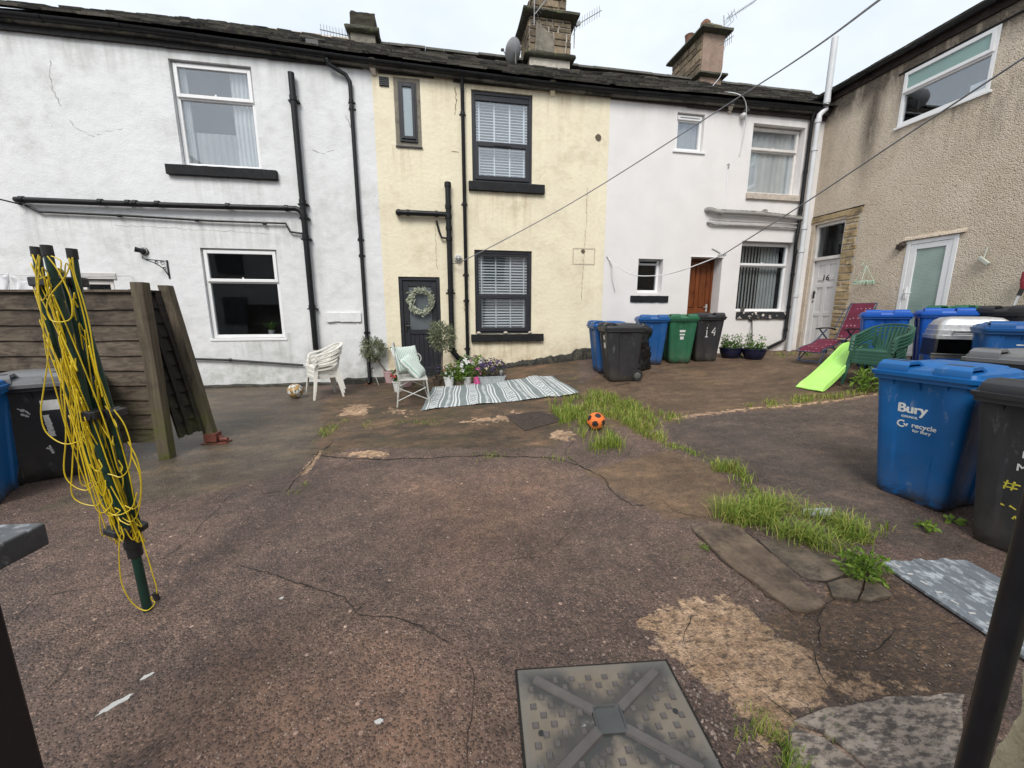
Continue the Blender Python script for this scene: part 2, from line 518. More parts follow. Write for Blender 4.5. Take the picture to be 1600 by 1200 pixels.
MT['black_wood'] = simple('black_fascia', (.008,.0075,.008), .6, spec=.25, var=.4, scale=5, dirt=((.045,.035,.03),.56,.7), space='pos')
MT['brown_wood_dark'] = simple('dark_brown_fascia', (.022,.014,.012), .65, spec=.25, var=.4, scale=5, dirt=((.07,.05,.04),.56,.7), space='pos')
MT['grey_pipe'] = simple('pale_grey_pipe', (.60,.61,.62), .4, var=.07, scale=4, dirt=((.34,.33,.30),.6,.6), space='pos')
def mossy_pipe():
    t = NT('mossy_pipe'); p = t.pos()
    nz = t.sepv(t.n('ShaderNodeNewGeometry').outputs['Normal'])[2]
    f = t.math('MULTIPLY', t.rng(nz, -.1, .6), t.rng(t.noise(p, 22, 5, .6), .38, .56))
    col = t.mix(f, (.36,.34,.325), (.05,.055,.025))
    return t.set(color=col, rough=.8, normal=t.bump(t.noise(p, 60, 4), .5, .01))
MT['mossy_pipe'] = mossy_pipe()
MT['rusty_pipe'] = simple('bare_old_pipe', (.36,.34,.33), .6, var=.25, scale=9, dirt=((.14,.11,.09),.55,.7), space='pos')
def slate():
    t = NT('stone_slates')
    p = t.pos(); i = t.island()
    col = t.ramp(i, [(0,(.022,.021,.022)),(.3,(.05,.047,.044)),(.65,(.085,.077,.068)),(.9,(.14,.128,.112)),(1,(.20,.18,.155))])
    col = t.mix(t.rng(t.noise(p, 7, 7, .66), .5, .68, 0, .75), col, (.13,.13,.085))
    col = t.mix(t.rng(t.noise(t.map(p,(1,1,1),(0,0,0),(4,4,4)), 16, 6, .7), .55, .66, 0, .8), col, (.018,.017,.017))
    return t.set(color=col, rough=.85, normal=t.bump(t.noise(p, 25, 6, .7), .6, .02), spec=.3)
MT['slate'] = slate()
MT['ridge_pale'] = simple('pale_ridge_tile', (.50,.42,.33), .85, var=.2, scale=6, bump=.3, dirt=((.2,.17,.13),.55,.6), space='pos')
MT['ridge_dark'] = simple('dark_ridge_tile', (.075,.07,.06), .9, var=.3, scale=6, bump=.5, dirt=((.11,.12,.05),.55,.8), space='pos')
MT['interior'] = simple('dark_room', (.035,.033,.032), .9, var=.3, scale=2, space='pos')
MT['interior_light'] = simple('pale_room', (.30,.29,.28), .9, var=.1, scale=2, space='pos')
MT['blind_white'] = simple('white_blind', (.66,.69,.71), .55, var=.04, scale=3, space='pos')
MT['curtain'] = simple('net_curtain', (.52,.53,.52), .9, var=.1, scale=3, space='pos')
MT['curtain_grey'] = simple('grey_curtain', (.30,.295,.285), .9, var=.1, scale=3, space='pos')
def glass(name, tint=(.96,.975,.985), base=.15, k=.8, trans_rough=0.0):
    t = NT(name)
    t.t.nodes.remove(t.p)
    fr = t.n('ShaderNodeLayerWeight'); fr.inputs['Blend'].default_value = .5      # Schlick, the same from both sides of the pane
    f = t.math('ADD', t.math('MULTIPLY', t.math('POWER', fr.outputs['Facing'], 4.0), k), base, clamp=True)
    tr = t.n('ShaderNodeBsdfTransparent'); tr.inputs[0].default_value = (*tint, 1)
    gl = t.n('ShaderNodeBsdfGlossy'); gl.inputs['Roughness'].default_value = .015; gl.inputs['Color'].default_value = (.93,.96,1,1)
    b = t.bump(t.noise(t.pos(), 1.3, 2), .06, .02)
    t.l(b, gl.inputs['Normal'])
    m = t.n('ShaderNodeMixShader'); t.l(f, m.inputs[0]); t.l(tr.outputs[0], m.inputs[1]); t.l(gl.outputs[0], m.inputs[2])
    t.l(m.outputs[0], t.out.inputs['Surface'])
    return t.mat
MT['glass'] = glass('window_glass')
MT['glass_dark'] = glass('window_glass_clear', (.80,.82,.83), .025, .6)
MT['glass_frost'] = simple('frosted_glass', (.30,.36,.39), .22, var=.05, scale=2, space='pos')
MT['glass_door'] = simple('frosted_dark_glass', (.10,.115,.125), .14, var=.15, scale=3, space='pos')
def mesh_glass():
    t = NT('net_behind_glass'); p = t.pos()
    s = t.sepv(p)
    a = t.math('LESS_THAN', t.math('FRACT', t.math('MULTIPLY', s[1], 42.)), .30)
    b = t.math('LESS_THAN', t.math('FRACT', t.math('MULTIPLY', s[2], 42.)), .30)
    f = t.math('MAXIMUM', a, b)
    col = t.mix(t.math('MULTIPLY', f, .8), t.mix(t.rng(t.noise(p, 2.2, 3), .35, .65), (.14,.22,.19), (.26,.35,.31)), (.36,.44,.40))
    return t.set(color=col, rough=.18)
MT['mesh_glass'] = mesh_glass()
MT['green_blind'] = simple('pale_green_blind', (.24,.36,.34), .5, var=.06, scale=3, space='pos')

def wood(name, c1, c2, axis='x', rough=.75, green=0.0, gscale=1.0):
    t = NT(name); p = t.obj()
    sc = {'x':(1.2,22,22), 'z':(22,22,1.2), 'y':(22,1.2,22)}[axis]
    gr = t.noise(t.map(p, sc), gscale, 6, .65, 1.0)
    col = t.mix(t.rng(gr, .3, .7), c1, c2)
    i = t.island()
    col = t.mix(t.rng(i, 0, 1, 0, .35), col, tuple(x*.45 for x in c1))
    if green:
        z = t.sepv(p)[2]
        f = t.math('MULTIPLY', t.rng(z, .75, .1, 0, green), t.rng(t.noise(p, 7, 5, .65), .4, .58))
        col = t.mix(f, col, (.085,.095,.018))
    col = t.mix(t.rng(t.noise(p, 3, 7, .7), .52, .66, 0, .6), col, tuple(x*.35 for x in c1))
    return t.set(color=col, rough=rough, normal=t.bump(gr, .5, .008), spec=.3)
MT['fence'] = wood('weathered_fence_board', (.040,.031,.024), (.175,.138,.102), 'x', .85, .5)
MT['fence_shaded'] = wood('shaded_fence_board', (.010,.0085,.0075), (.034,.027,.021), 'x', .8, .4)  # boards coloured darker for the underside shadow of the leaning panel
MT['post'] = wood('fence_post_wood', (.060,.047,.033), (.150,.122,.084), 'z', .8, .95)
MT['door_wood'] = wood('varnished_door_wood', (.12,.032,.010), (.24,.075,.025), 'z', .35)

def plastic(name, c, rough=.42, scuff=(.5,.5,.5), amt=.25, base_dirt=True, bump=.05):
    t = NT(name); p = t.obj()
    r = t.objrand()
    col = t.mix(t.rng(t.noise(p, 2.4, 4), .3, .7), tuple(x*.88 for x in c), tuple(min(1,x*1.1) for x in c))
    sc = t.noise(t.map(p, (1,1,.35)), 14, 8, .72)
    col = t.mix(t.rng(sc, .60, .70, 0, amt), col, scuff)
    if base_dirt:
        z = t.sepv(p)[2]
        f = t.math('MULTIPLY', t.rng(z, .13, .01, 0, 1), t.rng(t.noise(p, 16, 6, .7), .38, .52))
        col = t.mix(f, col, (.018,.016,.012))
        f2 = t.math('MULTIPLY', t.rng(z, .5, .0, 0, .35), t.rng(t.noise(p, 6, 6, .7), .4, .6))
        col = t.mix(f2, col, (.10,.085,.06))
    ro = t.rng(t.noise(p, 9, 5), .3, .7, rough-.07, rough+.12)
    return t.set(color=col, rough=ro, normal=t.bump(t.noise(p, 120, 2), bump, .003))
MT['bin_blue'] = plastic('blue_bin_plastic', (.004,.105,.32))
MT['bin_blue_deep'] = plastic('deep_blue_bin_plastic', (.010,.085,.27))
MT['bin_blue_bright'] = plastic('bright_blue_bin_plastic', (.008,.09,.42), .4)
MT['bin_black'] = plastic('black_bin_plastic', (.026,.026,.029), .45, (.16,.16,.16), .5)
MT['bin_grey_lid'] = plastic('faded_grey_bin_plastic', (.15,.15,.155), .5, (.42,.42,.42), .6, False)
MT['bin_green'] = plastic('green_bin_plastic', (.022,.125,.062), .45, (.2,.3,.24), .3)
MT['rubber'] = simple('black_rubber', (.014,.014,.014), .8, var=.3, scale=12, dirt=((.07,.06,.05),.55,.6))
MT['hub'] = simple('grey_wheel_hub', (.09,.09,.085), .6, var=.2, scale=20, dirt=((.05,.045,.035),.55,.6))
MT['sticker'] = simple('white_sticker', (.68,.68,.66), .5, var=.08, scale=20, dirt=((.3,.3,.28),.58,.6))
MT['paint_white'] = simple('white_hand_paint', (.66,.66,.64), .6, var=.1, scale=30, dirt=((.08,.08,.08),.56,.8))
MT['paint_yellow'] = simple('yellow_hand_paint', (.62,.55,.06), .6, var=.15, scale=30, dirt=((.05,.05,.04),.56,.8))
MT['chair_white'] = plastic('white_chair_plastic', (.70,.68,.62), .4, (.4,.37,.28), .35, False)
MT['chair_green'] = plastic('green_chair_plastic', (.024,.085,.056), .45, (.14,.21,.17), .4, False)
MT['lime'] = plastic('lime_slide_plastic', (.42,.76,.17), .42, (.62,.84,.42), .5, False)
MT['bag'] = simple('black_bag_plastic', (.010,.010,.012), .22, var=.3, scale=8, bump=.8, bscale=22)
MT['airer_green'] = simple('dark_green_enamel', (.008,.034,.024), .35, var=.25, scale=8, dirt=((.03,.035,.03),.58,.5))
MT['black_plastic'] = simple('black_plastic', (.014,.014,.015), .45, var=.3, scale=12, dirt=((.06,.055,.05),.6,.5))
MT['line_yellow'] = simple('yellow_line', (.60,.44,.012), .45, var=.18, scale=12)
MT['gate_black'] = simple('black_gloss_metal', (.010,.010,.012), .34, var=.2, scale=7, dirt=((.035,.033,.033),.62,.5), bump=.15, bscale=50)
MT['gate_cap'] = simple('scuffed_cap', (.05,.052,.056), .35, var=.4, scale=9, dirt=((.42,.43,.45),.54,.75))
MT['pillar'] = stone('yellow_gritstone', (.46,.40,.27), (.54,.48,.34), (.16,.13,.09))
MT['bench'] = simple('weathered_white_metal', (.46,.46,.43), .5, var=.15, scale=12, dirt=((.22,.20,.17),.54,.7))
def striped(name, c1, c2, n, axis=0):
    t = NT(name); p = t.obj()
    f = t.math('FRACT', t.math('MULTIPLY', t.math('ADD', t.sepv(p)[axis], 2.0), float(n)))
    m = t.math('LESS_THAN', f, .42)
    col = t.mix(m, c1, c2)
    return t.set(color=col, rough=.9, normal=t.bump(t.noise(p, 40, 3), .3, .006), sheen=.2)
MT['cushion'] = striped('striped_cotton', (.66,.70,.66), (.30,.44,.37), 32, 0)
MT['rug_grey'] = simple('rug_grey_weave', (.185,.215,.215), .85, var=.12, scale=9, bump=.5, bscale=200)
MT['rug_white'] = simple('rug_white_weave', (.58,.60,.60), .85, var=.08, scale=9, bump=.5, bscale=200)
MT['terracotta'] = simple('terracotta', (.15,.07,.045), .9, var=.2, scale=9, dirt=((.10,.07,.05),.5,.6))
MT['pot_white'] = simple('white_pot', (.66,.66,.65), .5, var=.06, scale=9, dirt=((.35,.32,.28),.58,.5))
MT['pot_grey'] = simple('grey_white_pot', (.48,.47,.45), .6, var=.1, scale=9, dirt=((.25,.23,.2),.55,.5))
MT['pot_pink'] = simple('pink_pot', (.75,.11,.34), .45, var=.1, scale=9)
MT['pot_pale_pink'] = simple('pale_pink_pot', (.50,.33,.34), .6, var=.1, scale=9, dirt=((.25,.2,.2),.55,.5))
MT['pot_brown'] = simple('brown_pot', (.10,.075,.05), .7, var=.2, scale=9)
MT['trough'] = simple('galvanised_trough', (.44,.46,.47), .45, metal=.4, var=.2, scale=14, dirt=((.25,.25,.25),.55,.5))
MT['bowl_blue'] = simple('navy_glazed_bowl', (.010,.012,.035), .22, var=.3, scale=5, dirt=((.06,.055,.05),.62,.5))
MT['soil'] = simple('potting_soil', (.022,.016,.011), .95, var=.4, scale=30, bump=.9, bscale=60)
def leaf(name, c1, c2, c3, rough=.55):
    t = NT(name)
    i = t.island()
    col = t.ramp(i, [(0, c1), (.5, c2), (1, c3)])
    t.set(color=col, rough=rough, spec=.3)
    tl = t.n('ShaderNodeBsdfTranslucent'); t.l(col, tl.inputs[0])
    ms = t.n('ShaderNodeMixShader'); ms.inputs[0].default_value = .25
    t.l(t.p.outputs[0], ms.inputs[1]); t.l(tl.outputs[0], ms.inputs[2]); t.l(ms.outputs[0], t.out.inputs['Surface'])
    return t.mat
MT['grass'] = leaf('grass_blades', (.10,.17,.022), (.19,.28,.038), (.38,.40,.09))
MT['grass_dry'] = leaf('dry_grass_blades', (.32,.30,.07), (.40,.36,.11), (.22,.26,.05))
MT['olive'] = leaf('olive_leaves', (.11,.13,.07), (.20,.225,.13), (.36,.38,.26))
MT['leaf_green'] = leaf('garden_leaves', (.045,.10,.018), (.085,.17,.03), (.15,.25,.05))
MT['leaf_weed'] = leaf('weed_leaves', (.09,.16,.02), (.14,.23,.03), (.21,.30,.05))
MT['leaf_dark'] = leaf('dark_purple_leaves', (.03,.035,.03), (.05,.06,.04), (.07,.05,.085))
MT['wreath'] = leaf('pale_wreath_leaves', (.28,.31,.20), (.40,.43,.32), (.56,.57,.48))
MT['petal_white'] = leaf('white_petals', (.62,.62,.58), (.72,.72,.70), (.78,.78,.76))
MT['petal_pink'] = leaf('pink_petals', (.62,.10,.30), (.72,.22,.42), (.75,.42,.55))
MT['petal_red'] = leaf('red_petals', (.35,.02,.04), (.50,.03,.06), (.55,.06,.10))
MT['petal_purple'] = leaf('purple_petals', (.035,.02,.08), (.07,.04,.15), (.14,.09,.22))
MT['bark'] = simple('grey_bark', (.14,.115,.085), .9, var=.3, scale=12, bump=.6, bscale=40)
def fabric_dots():
    t = NT('burgundy_lounger_fabric'); p = t.obj()
    v = t.voro(p, 15, rnd=.35)
    f = t.rng(v, .20, .15)
    col = t.mix(f, t.mix(t.rng(t.noise(p, 6, 4), .3, .7), (.105,.010,.028), (.155,.016,.045)), (.50,.30,.32))
    return t.set(color=col, rough=.8, normal=t.bump(t.noise(p, 150, 2), .3, .004))
MT['burgundy'] = fabric_dots()
MT['navy_tube'] = simple('navy_tube', (.045,.06,.10), .4, var=.2, scale=12)
MT['chrome'] = simple('brushed_silver', (.62,.62,.62), .38, metal=.7, var=.12, scale=9, dirt=((.3,.29,.28),.6,.4))
MT['iron_cover'] = simple('rusty_iron', (.045,.030,.024), .75, var=.3, scale=9, bump=.6, bscale=60, dirt=((.08,.06,.045),.55,.6))
def cover_mat():
    t = NT('worn_composite_cover'); p = t.obj()
    a = t.noise(p, 3.5, 6, .62)
    col = t.mix(t.rng(a, .35, .65), (.14,.110,.078), (.195,.162,.122))
    d = t.math('MULTIPLY', t.math('ABSOLUTE', t.math('SUBTRACT', t.math('MULTIPLY', t.math('ABSOLUTE', t.sepv(p)[0]), .72), t.math('ABSOLUTE', t.sepv(p)[1]))), .81)
    f = t.math('MULTIPLY', t.rng(t.math('ADD', d, t.math('MULTIPLY', t.math('SUBTRACT', t.noise(p, 7, 6, .65), .5), .22)), .045, .10, .95, 0), t.rng(t.noise(p, 3.1, 3), .3, .5, .55, 1))
    col = t.mix(f, col, (.036,.035,.035))
    w = t.noise(t.map(p, (1,1,1), (0,0,.7), (1.3,.2,0)), 4.2, 7, .7)
    col = t.mix(t.rng(w, .63, .68, 0, .7), col, (.46,.46,.44))
    edge = t.math('MAXIMUM', t.math('ABSOLUTE', t.sepv(p)[0]), t.math('ADD', t.math('ABSOLUTE', t.sepv(p)[1]), .093))
    col = t.mix(t.rng(edge, .27, .325, 0, .7), col, (.15,.14,.122))
    return t.set(color=col, rough=.42, normal=t.bump(t.noise(p, 90, 3), .2, .004))
MT['cover'] = cover_mat()
MT['cover_bar'] = simple('worn_cover_bar', (.095,.083,.077), .45, var=.2, scale=14)
MT['cover_hub'] = simple('dark_cover_hub', (.06,.062,.06), .4, var=.2, scale=14)
def ramp_mat():
    t = NT('scuffed_grey_plastic'); p = t.obj()
    w = t.noise(t.map(p, (5,9,3)), 2.2, 9, .74)
    col = t.mix(t.rng(w, .50, .60, 0, .8), (.15,.165,.18), (.50,.53,.55))
    col = t.mix(t.rng(t.noise(t.map(p, (1,1,1), (0,0,0), (.55,.3,0)), 4.5, 3), .67, .69, 0, .9), col, (.19,.055,.025))
    return t.set(color=col, rough=.55, normal=t.bump(w, .3, .005))
MT['ramp'] = ramp_mat()
def slab_mat(name, ramp, dark, ds, lo, hi):
    t = NT(name); p = t.pos()
    col = t.ramp(t.noise(p, 5, 8, .66), ramp)
    col = t.mix(t.rng(t.noise(t.map(p, ds, (0,0,.5)), 4.5, 9, .76), lo, hi, 0, .9), col, dark)
    col = t.mix(t.rng(t.noise(p, 60, 4, .7), .55, .7, 0, .4), col, tuple(x*.5 for x in dark))
    return t.set(color=col, rough=t.rng(t.noise(p, 3, 5), .35, .65, .5, .9), normal=t.bump(t.noise(p, 22, 9, .72), .6, .012), spec=.35)
MT['slab'] = slab_mat('brown_flagstone', [(.3,(.075,.052,.038)),(.5,(.14,.10,.07)),(.72,(.22,.165,.115))], (.055,.042,.033), (1,1,1), .50, .62)
MT['slab_pale'] = slab_mat('flaking_pale_slab', [(.3,(.24,.19,.15)),(.5,(.33,.27,.22)),(.72,(.42,.36,.30))], (.06,.05,.047), (3,7,1), .45, .56)
MT['slab_grey'] = slab_mat('broken_concrete', [(.3,(.075,.057,.042)),(.5,(.125,.095,.068)),(.72,(.20,.155,.11))], (.05,.042,.033), (2,3,1), .48, .6)
MT['cable'] = simple('grey_cable', (.20,.20,.215), .5, var=.1, scale=5, space='pos')
MT['line_white'] = simple('white_washing_line', (.62,.62,.62), .5, var=.1, scale=5, space='pos')
MT['aerial'] = simple('aerial_alloy', (.28,.28,.28), .4, metal=.6, var=.2, scale=9, space='pos')
MT['dish'] = simple('grey_dish', (.28,.28,.29), .5, var=.15, scale=4, dirt=((.2,.10,.06),.6,.6))
MT['iron_black'] = simple('black_iron', (.012,.012,.013), .45, var=.2, scale=12)
MT['lamp_white'] = simple('white_lamp_body', (.62,.62,.60), .4, var=.08, scale=9)
MT['lamp_glass'] = simple('lamp_lens', (.30,.30,.28), .12, var=.2, scale=20)
MT['cloth_white'] = simple('white_cotton', (.70,.70,.72), .9, var=.05, scale=6, bump=.4, bscale=14)
MT['mint'] = simple('mint_plastic', (.42,.60,.46), .5, var=.1, scale=12)
MT['brush_pale'] = simple('pale_brush_plastic', (.46,.47,.40), .5, var=.15, scale=12)
MT['red_plastic'] = simple('red_plastic', (.28,.025,.035), .45, var=.1, scale=12)
MT['orange'] = simple('orange_foam', (.75,.17,.03), .7, var=.12, scale=9, dirt=((.4,.1,.03),.6,.5))
MT['ball_black'] = simple('black_panel', (.015,.013,.012), .7, var=.2, scale=12)
MT['ball_white'] = simple('scuffed_white_panel', (.60,.59,.56), .35, var=.1, scale=12, dirt=((.3,.28,.24),.6,.6))
MT['ball_gold'] = simple('gold_panel', (.36,.22,.07), .35, var=.2, scale=12)
MT['ball_dark'] = simple('dark_star', (.05,.045,.045), .4, var=.2, scale=12)
MT['number_black'] = simple('black_number', (.015,.015,.017), .4, var=.1)
MT['pebble_stone'] = stone('loose_pebbles', (.10,.075,.062), (.36,.29,.245), (.07,.055,.048))
MT['crack'] = simple('crack_dirt', (.012,.010,.008), .95, var=.4, scale=15, space='pos')
# ------------------------------------------------------------------ the yard (ground)
def axis_coords(a, b, step, lo, hi):
    core = list(np.arange(a, b + 1e-6, step))
    left, x, s = [], a, step
    while x > lo: s *= 1.5; x -= s; left.append(max(x, lo))
    right, x, s = [], b, step
    while x < hi: s *= 1.5; x += s; right.append(min(x, hi))
    return np.array(left[::-1] + core + right)
def pxpoly(pts): return [(p.x, p.y) for p in (G(*q) for q in pts)]
def sdist(X, Y, poly):
    inside = np.zeros(X.shape, bool); d = np.full(X.shape, 1e9)
    n = len(poly)
    for i in range(n):
        x0, y0 = poly[i]; x1, y1 = poly[(i+1) % n]
        ex, ey = x1-x0, y1-y0
        t = np.clip(((X-x0)*ex + (Y-y0)*ey)/(ex*ex+ey*ey+1e-12), 0, 1)
        d = np.minimum(d, np.hypot(X-(x0+t*ex), Y-(y0+t*ey)))
        c = ((y0 > Y) != (y1 > Y)) & (X < (x1-x0)*(Y-y0)/((y1-y0) if abs(y1-y0) > 1e-12 else 1e-12) + x0)
        inside ^= c
    return np.where(inside, d, -d)
gx = axis_coords(-4.6, 9.2, 0.032, -70, 70)
gy = axis_coords(0.2, 8.4, 0.032, -60, 60)
GX, GY = np.meshgrid(gx, gy, indexing='ij')
GZ = ground_np(GX, GY)
def zone(pts, w, world_pts=False):
    d = sdist(GX, GY, pts if world_pts else pxpoly(pts))
    return np.clip(0.5 + d/(2*w), 0, 1)
z_tan = np.maximum.reduce([
    1.15*zone([(1032,962),(1060,944),(1085,938),(1108,947),(1128,934),(1160,948),(1200,985),(1265,1020),(1292,1060),(1300,1085),(1248,1105),(1236,1135),(1190,1150),(1172,1120),(1130,1090),(1100,1062),(1062,1030),(1030,1012)], .10),
    zone([(992,968),(1026,962),(1028,980),(1000,984)], .02),
    zone([(534,709),(570,703),(606,706),(608,715),(560,716)], .12)*.95,
    zone([(530,650),(545,632),(580,632),(572,648)], .16) * .95,
    zone([(465,744),(478,728),(500,704),(506,700),(494,722),(478,742)], .04),
    zone([(855,672),(885,670),(905,684),(880,690),(860,685)], .14) * .8,
    zone([(1040,652),(1200,632),(1370,614),(1372,619),(1200,639),(1045,660)], .06) * .58,
    zone([(1275,1055),(1330,1040),(1420,1055),(1500,1082),(1400,1092),(1300,1112)], .08) * .62,
    zone([(690,660),(800,640),(870,645),(850,655),(740,668)], .2) * .55,
    zone([(598,632),(660,640),(650,655),(590,650)], .2) * .5])
z_tar = zone([(1035,662),(1200,641),(1374,618),(1380,770),(1470,818),(1540,860),(1480,868),(1390,850),(1300,790),(1180,752),(1120,728),(1060,700)], .05)
z_rear = np.maximum(zone([(900,602),(1000,560),(1240,540),(1345,556),(1385,612),(1040,652),(960,668),(900,650)], .10),
                    zone([(905,735),(1045,700),(1120,728),(1190,800),(1120,818),(1040,815),(950,765)], .12)*.75)
z_mid = zone([(470,720),(485,640),(560,600),(640,570),(905,560),(905,650),(870,700),(700,702),(560,700)], .18)
z_wet = zone([(60,800),(210,700),(300,600),(500,600),(500,680),(465,735),(300,775)], .22)
z_slab = zone([(1080,826),(1112,820),(1150,822),(1205,868),(1290,946),(1262,958),(1236,956),(1150,895)], .018)
z_pale = zone([(1238,1132),(1290,1113),(1400,1093),(1505,1087),(1500,1290),(1222,1290)], .03)
z_low = zone([(1290,880),(1390,900),(1540,1000),(1520,1085),(1400,1092),(1300,1085),(1190,960),(1290,950)], .05)
z_red = np.maximum(zone([(640,760),(860,740),(820,860),(700,900)], .35)*.8, zone([(150,1300),(380,1030),(620,1000),(800,1090),(800,1300)], .3))
GZ = GZ + .005*z_tan - .006*z_low

ground_lines = [   # cracks, in photo pixels: points, width in metres
    ([(370,885),(440,905),(495,922),(540,935),(560,955),(610,965),(660,980),(705,1006)], .010),
    ([(705,1006),(728,1020),(735,1050),(738,1110),(730,1200)], .005),
    ([(0,985),(60,935),(160,915),(210,895),(245,880)], .006),
    ([(245,880),(300,840),(335,800),(360,775)], .006),
    ([(60,1090),(110,1050),(135,1000),(150,960)], .005),
    ([(486,712),(540,716),(600,718),(640,717),(700,715),(760,712),(870,716)], .022),
    ([(408,772),(445,768),(470,742),(500,706),(520,690)], .014),
    ([(870,716),(905,728),(940,745),(965,775),(985,792),(1008,790)], .016),
    ([(1008,790),(1030,780),(1060,800),(1110,812)], .006),
    ([(1150,820),(1180,842),(1215,880),(1250,908),(1290,910),(1320,900)], .013),
    ([(1082,828),(1110,862),(1160,900),(1200,935),(1240,958)], .012),
    ([(1128,934),(1145,925),(1165,908)], .005),
    ([(1240,958),(1285,945),(1310,930),(1360,940),(1388,935),(1380,920),(1360,908)], .009),
    ([(1285,950),(1280,1010),(1300,1015),(1370,1013),(1385,995),(1398,975),(1412,975)], .009),
    ([(1275,1020),(1280,1045),(1300,1085)], .012),
    ([(1412,975),(1440,1000),(1480,1030),(1510,1055)], .007),
    ([(1190,1088),(1215,1105),(1236,1130),(1248,1120)], .010),
    ([(1250,1120),(1290,1150),(1330,1180),(1370,1215)], .009),
    ([(1085,955),(1080,985),(1070,1012)], .007),
    ([(780,880),(850,870),(905,820),(925,800)], .004),
    ([(900,690),(880,705),(905,728)], .008),
    ([(1440,955),(1480,975),(1530,980)], .004),
    ([(300,775),(240,800),(190,812),(60,860)], .006),
    ([(560,955),(575,940)], .008),
    ([(925,575),(945,590),(985,600),(940,605)], .02),
]
nx, ny = GX.shape
verts = np.stack([GX, GY, GZ], -1).reshape(-1, 3)
ii = np.arange(nx*ny).reshape(nx, ny)
quads = np.stack([ii[:-1,:-1], ii[1:,:-1], ii[1:,1:], ii[:-1,1:]], -1).reshape(-1, 4)
vl, fl = verts.tolist(), quads.tolist()
nq = len(fl)
for pts, w in ground_lines:
    P = [G(*q) for q in pts]
    path = []
    for a, b in zip(P, P[1:]):
        k = max(2, int((b-a).length/0.035))
        for j in range(k):
            p = a.lerp(b, j/k)
            amp = min(.03, .018 + .1*w)
            q = p*3.7
            p = p + Vector((mnoise.noise(q + Vector((9,0,0))), mnoise.noise(q + Vector((0,7,0))), 0))*amp*2.0 + Vector((R.uniform(-1,1), R.uniform(-1,1), 0))*amp*.35
            path.append(p)
    path.append(P[-1])
    prev = None
    for j, p in enumerate(path):
        d = (path[min(j+1, len(path)-1)] - path[max(j-1, 0)]); d.z = 0
        if d.length < 1e-6: continue
        d.normalize(); s = Vector((-d.y, d.x, 0))
        ww = w*.62*(.25 + 1.1*abs(mnoise.noise(p*6.0)) + R.uniform(0, .5))
        if j == 0 or j == len(path)-1: ww *= .15
        a, b = p + s*ww/2, p - s*ww/2
        ids = []
        for q in (a, b):
            vl.append((q.x, q.y, g(q.x, q.y) + .0045  + (.006 if z_tan[np.searchsorted(gx, q.x)-1, np.searchsorted(gy, q.y)-1] > .1 else 0)))
            ids.append(len(vl)-1)
        if prev: fl.append([prev[0], ids[0], ids[1], prev[1]])
        prev = ids

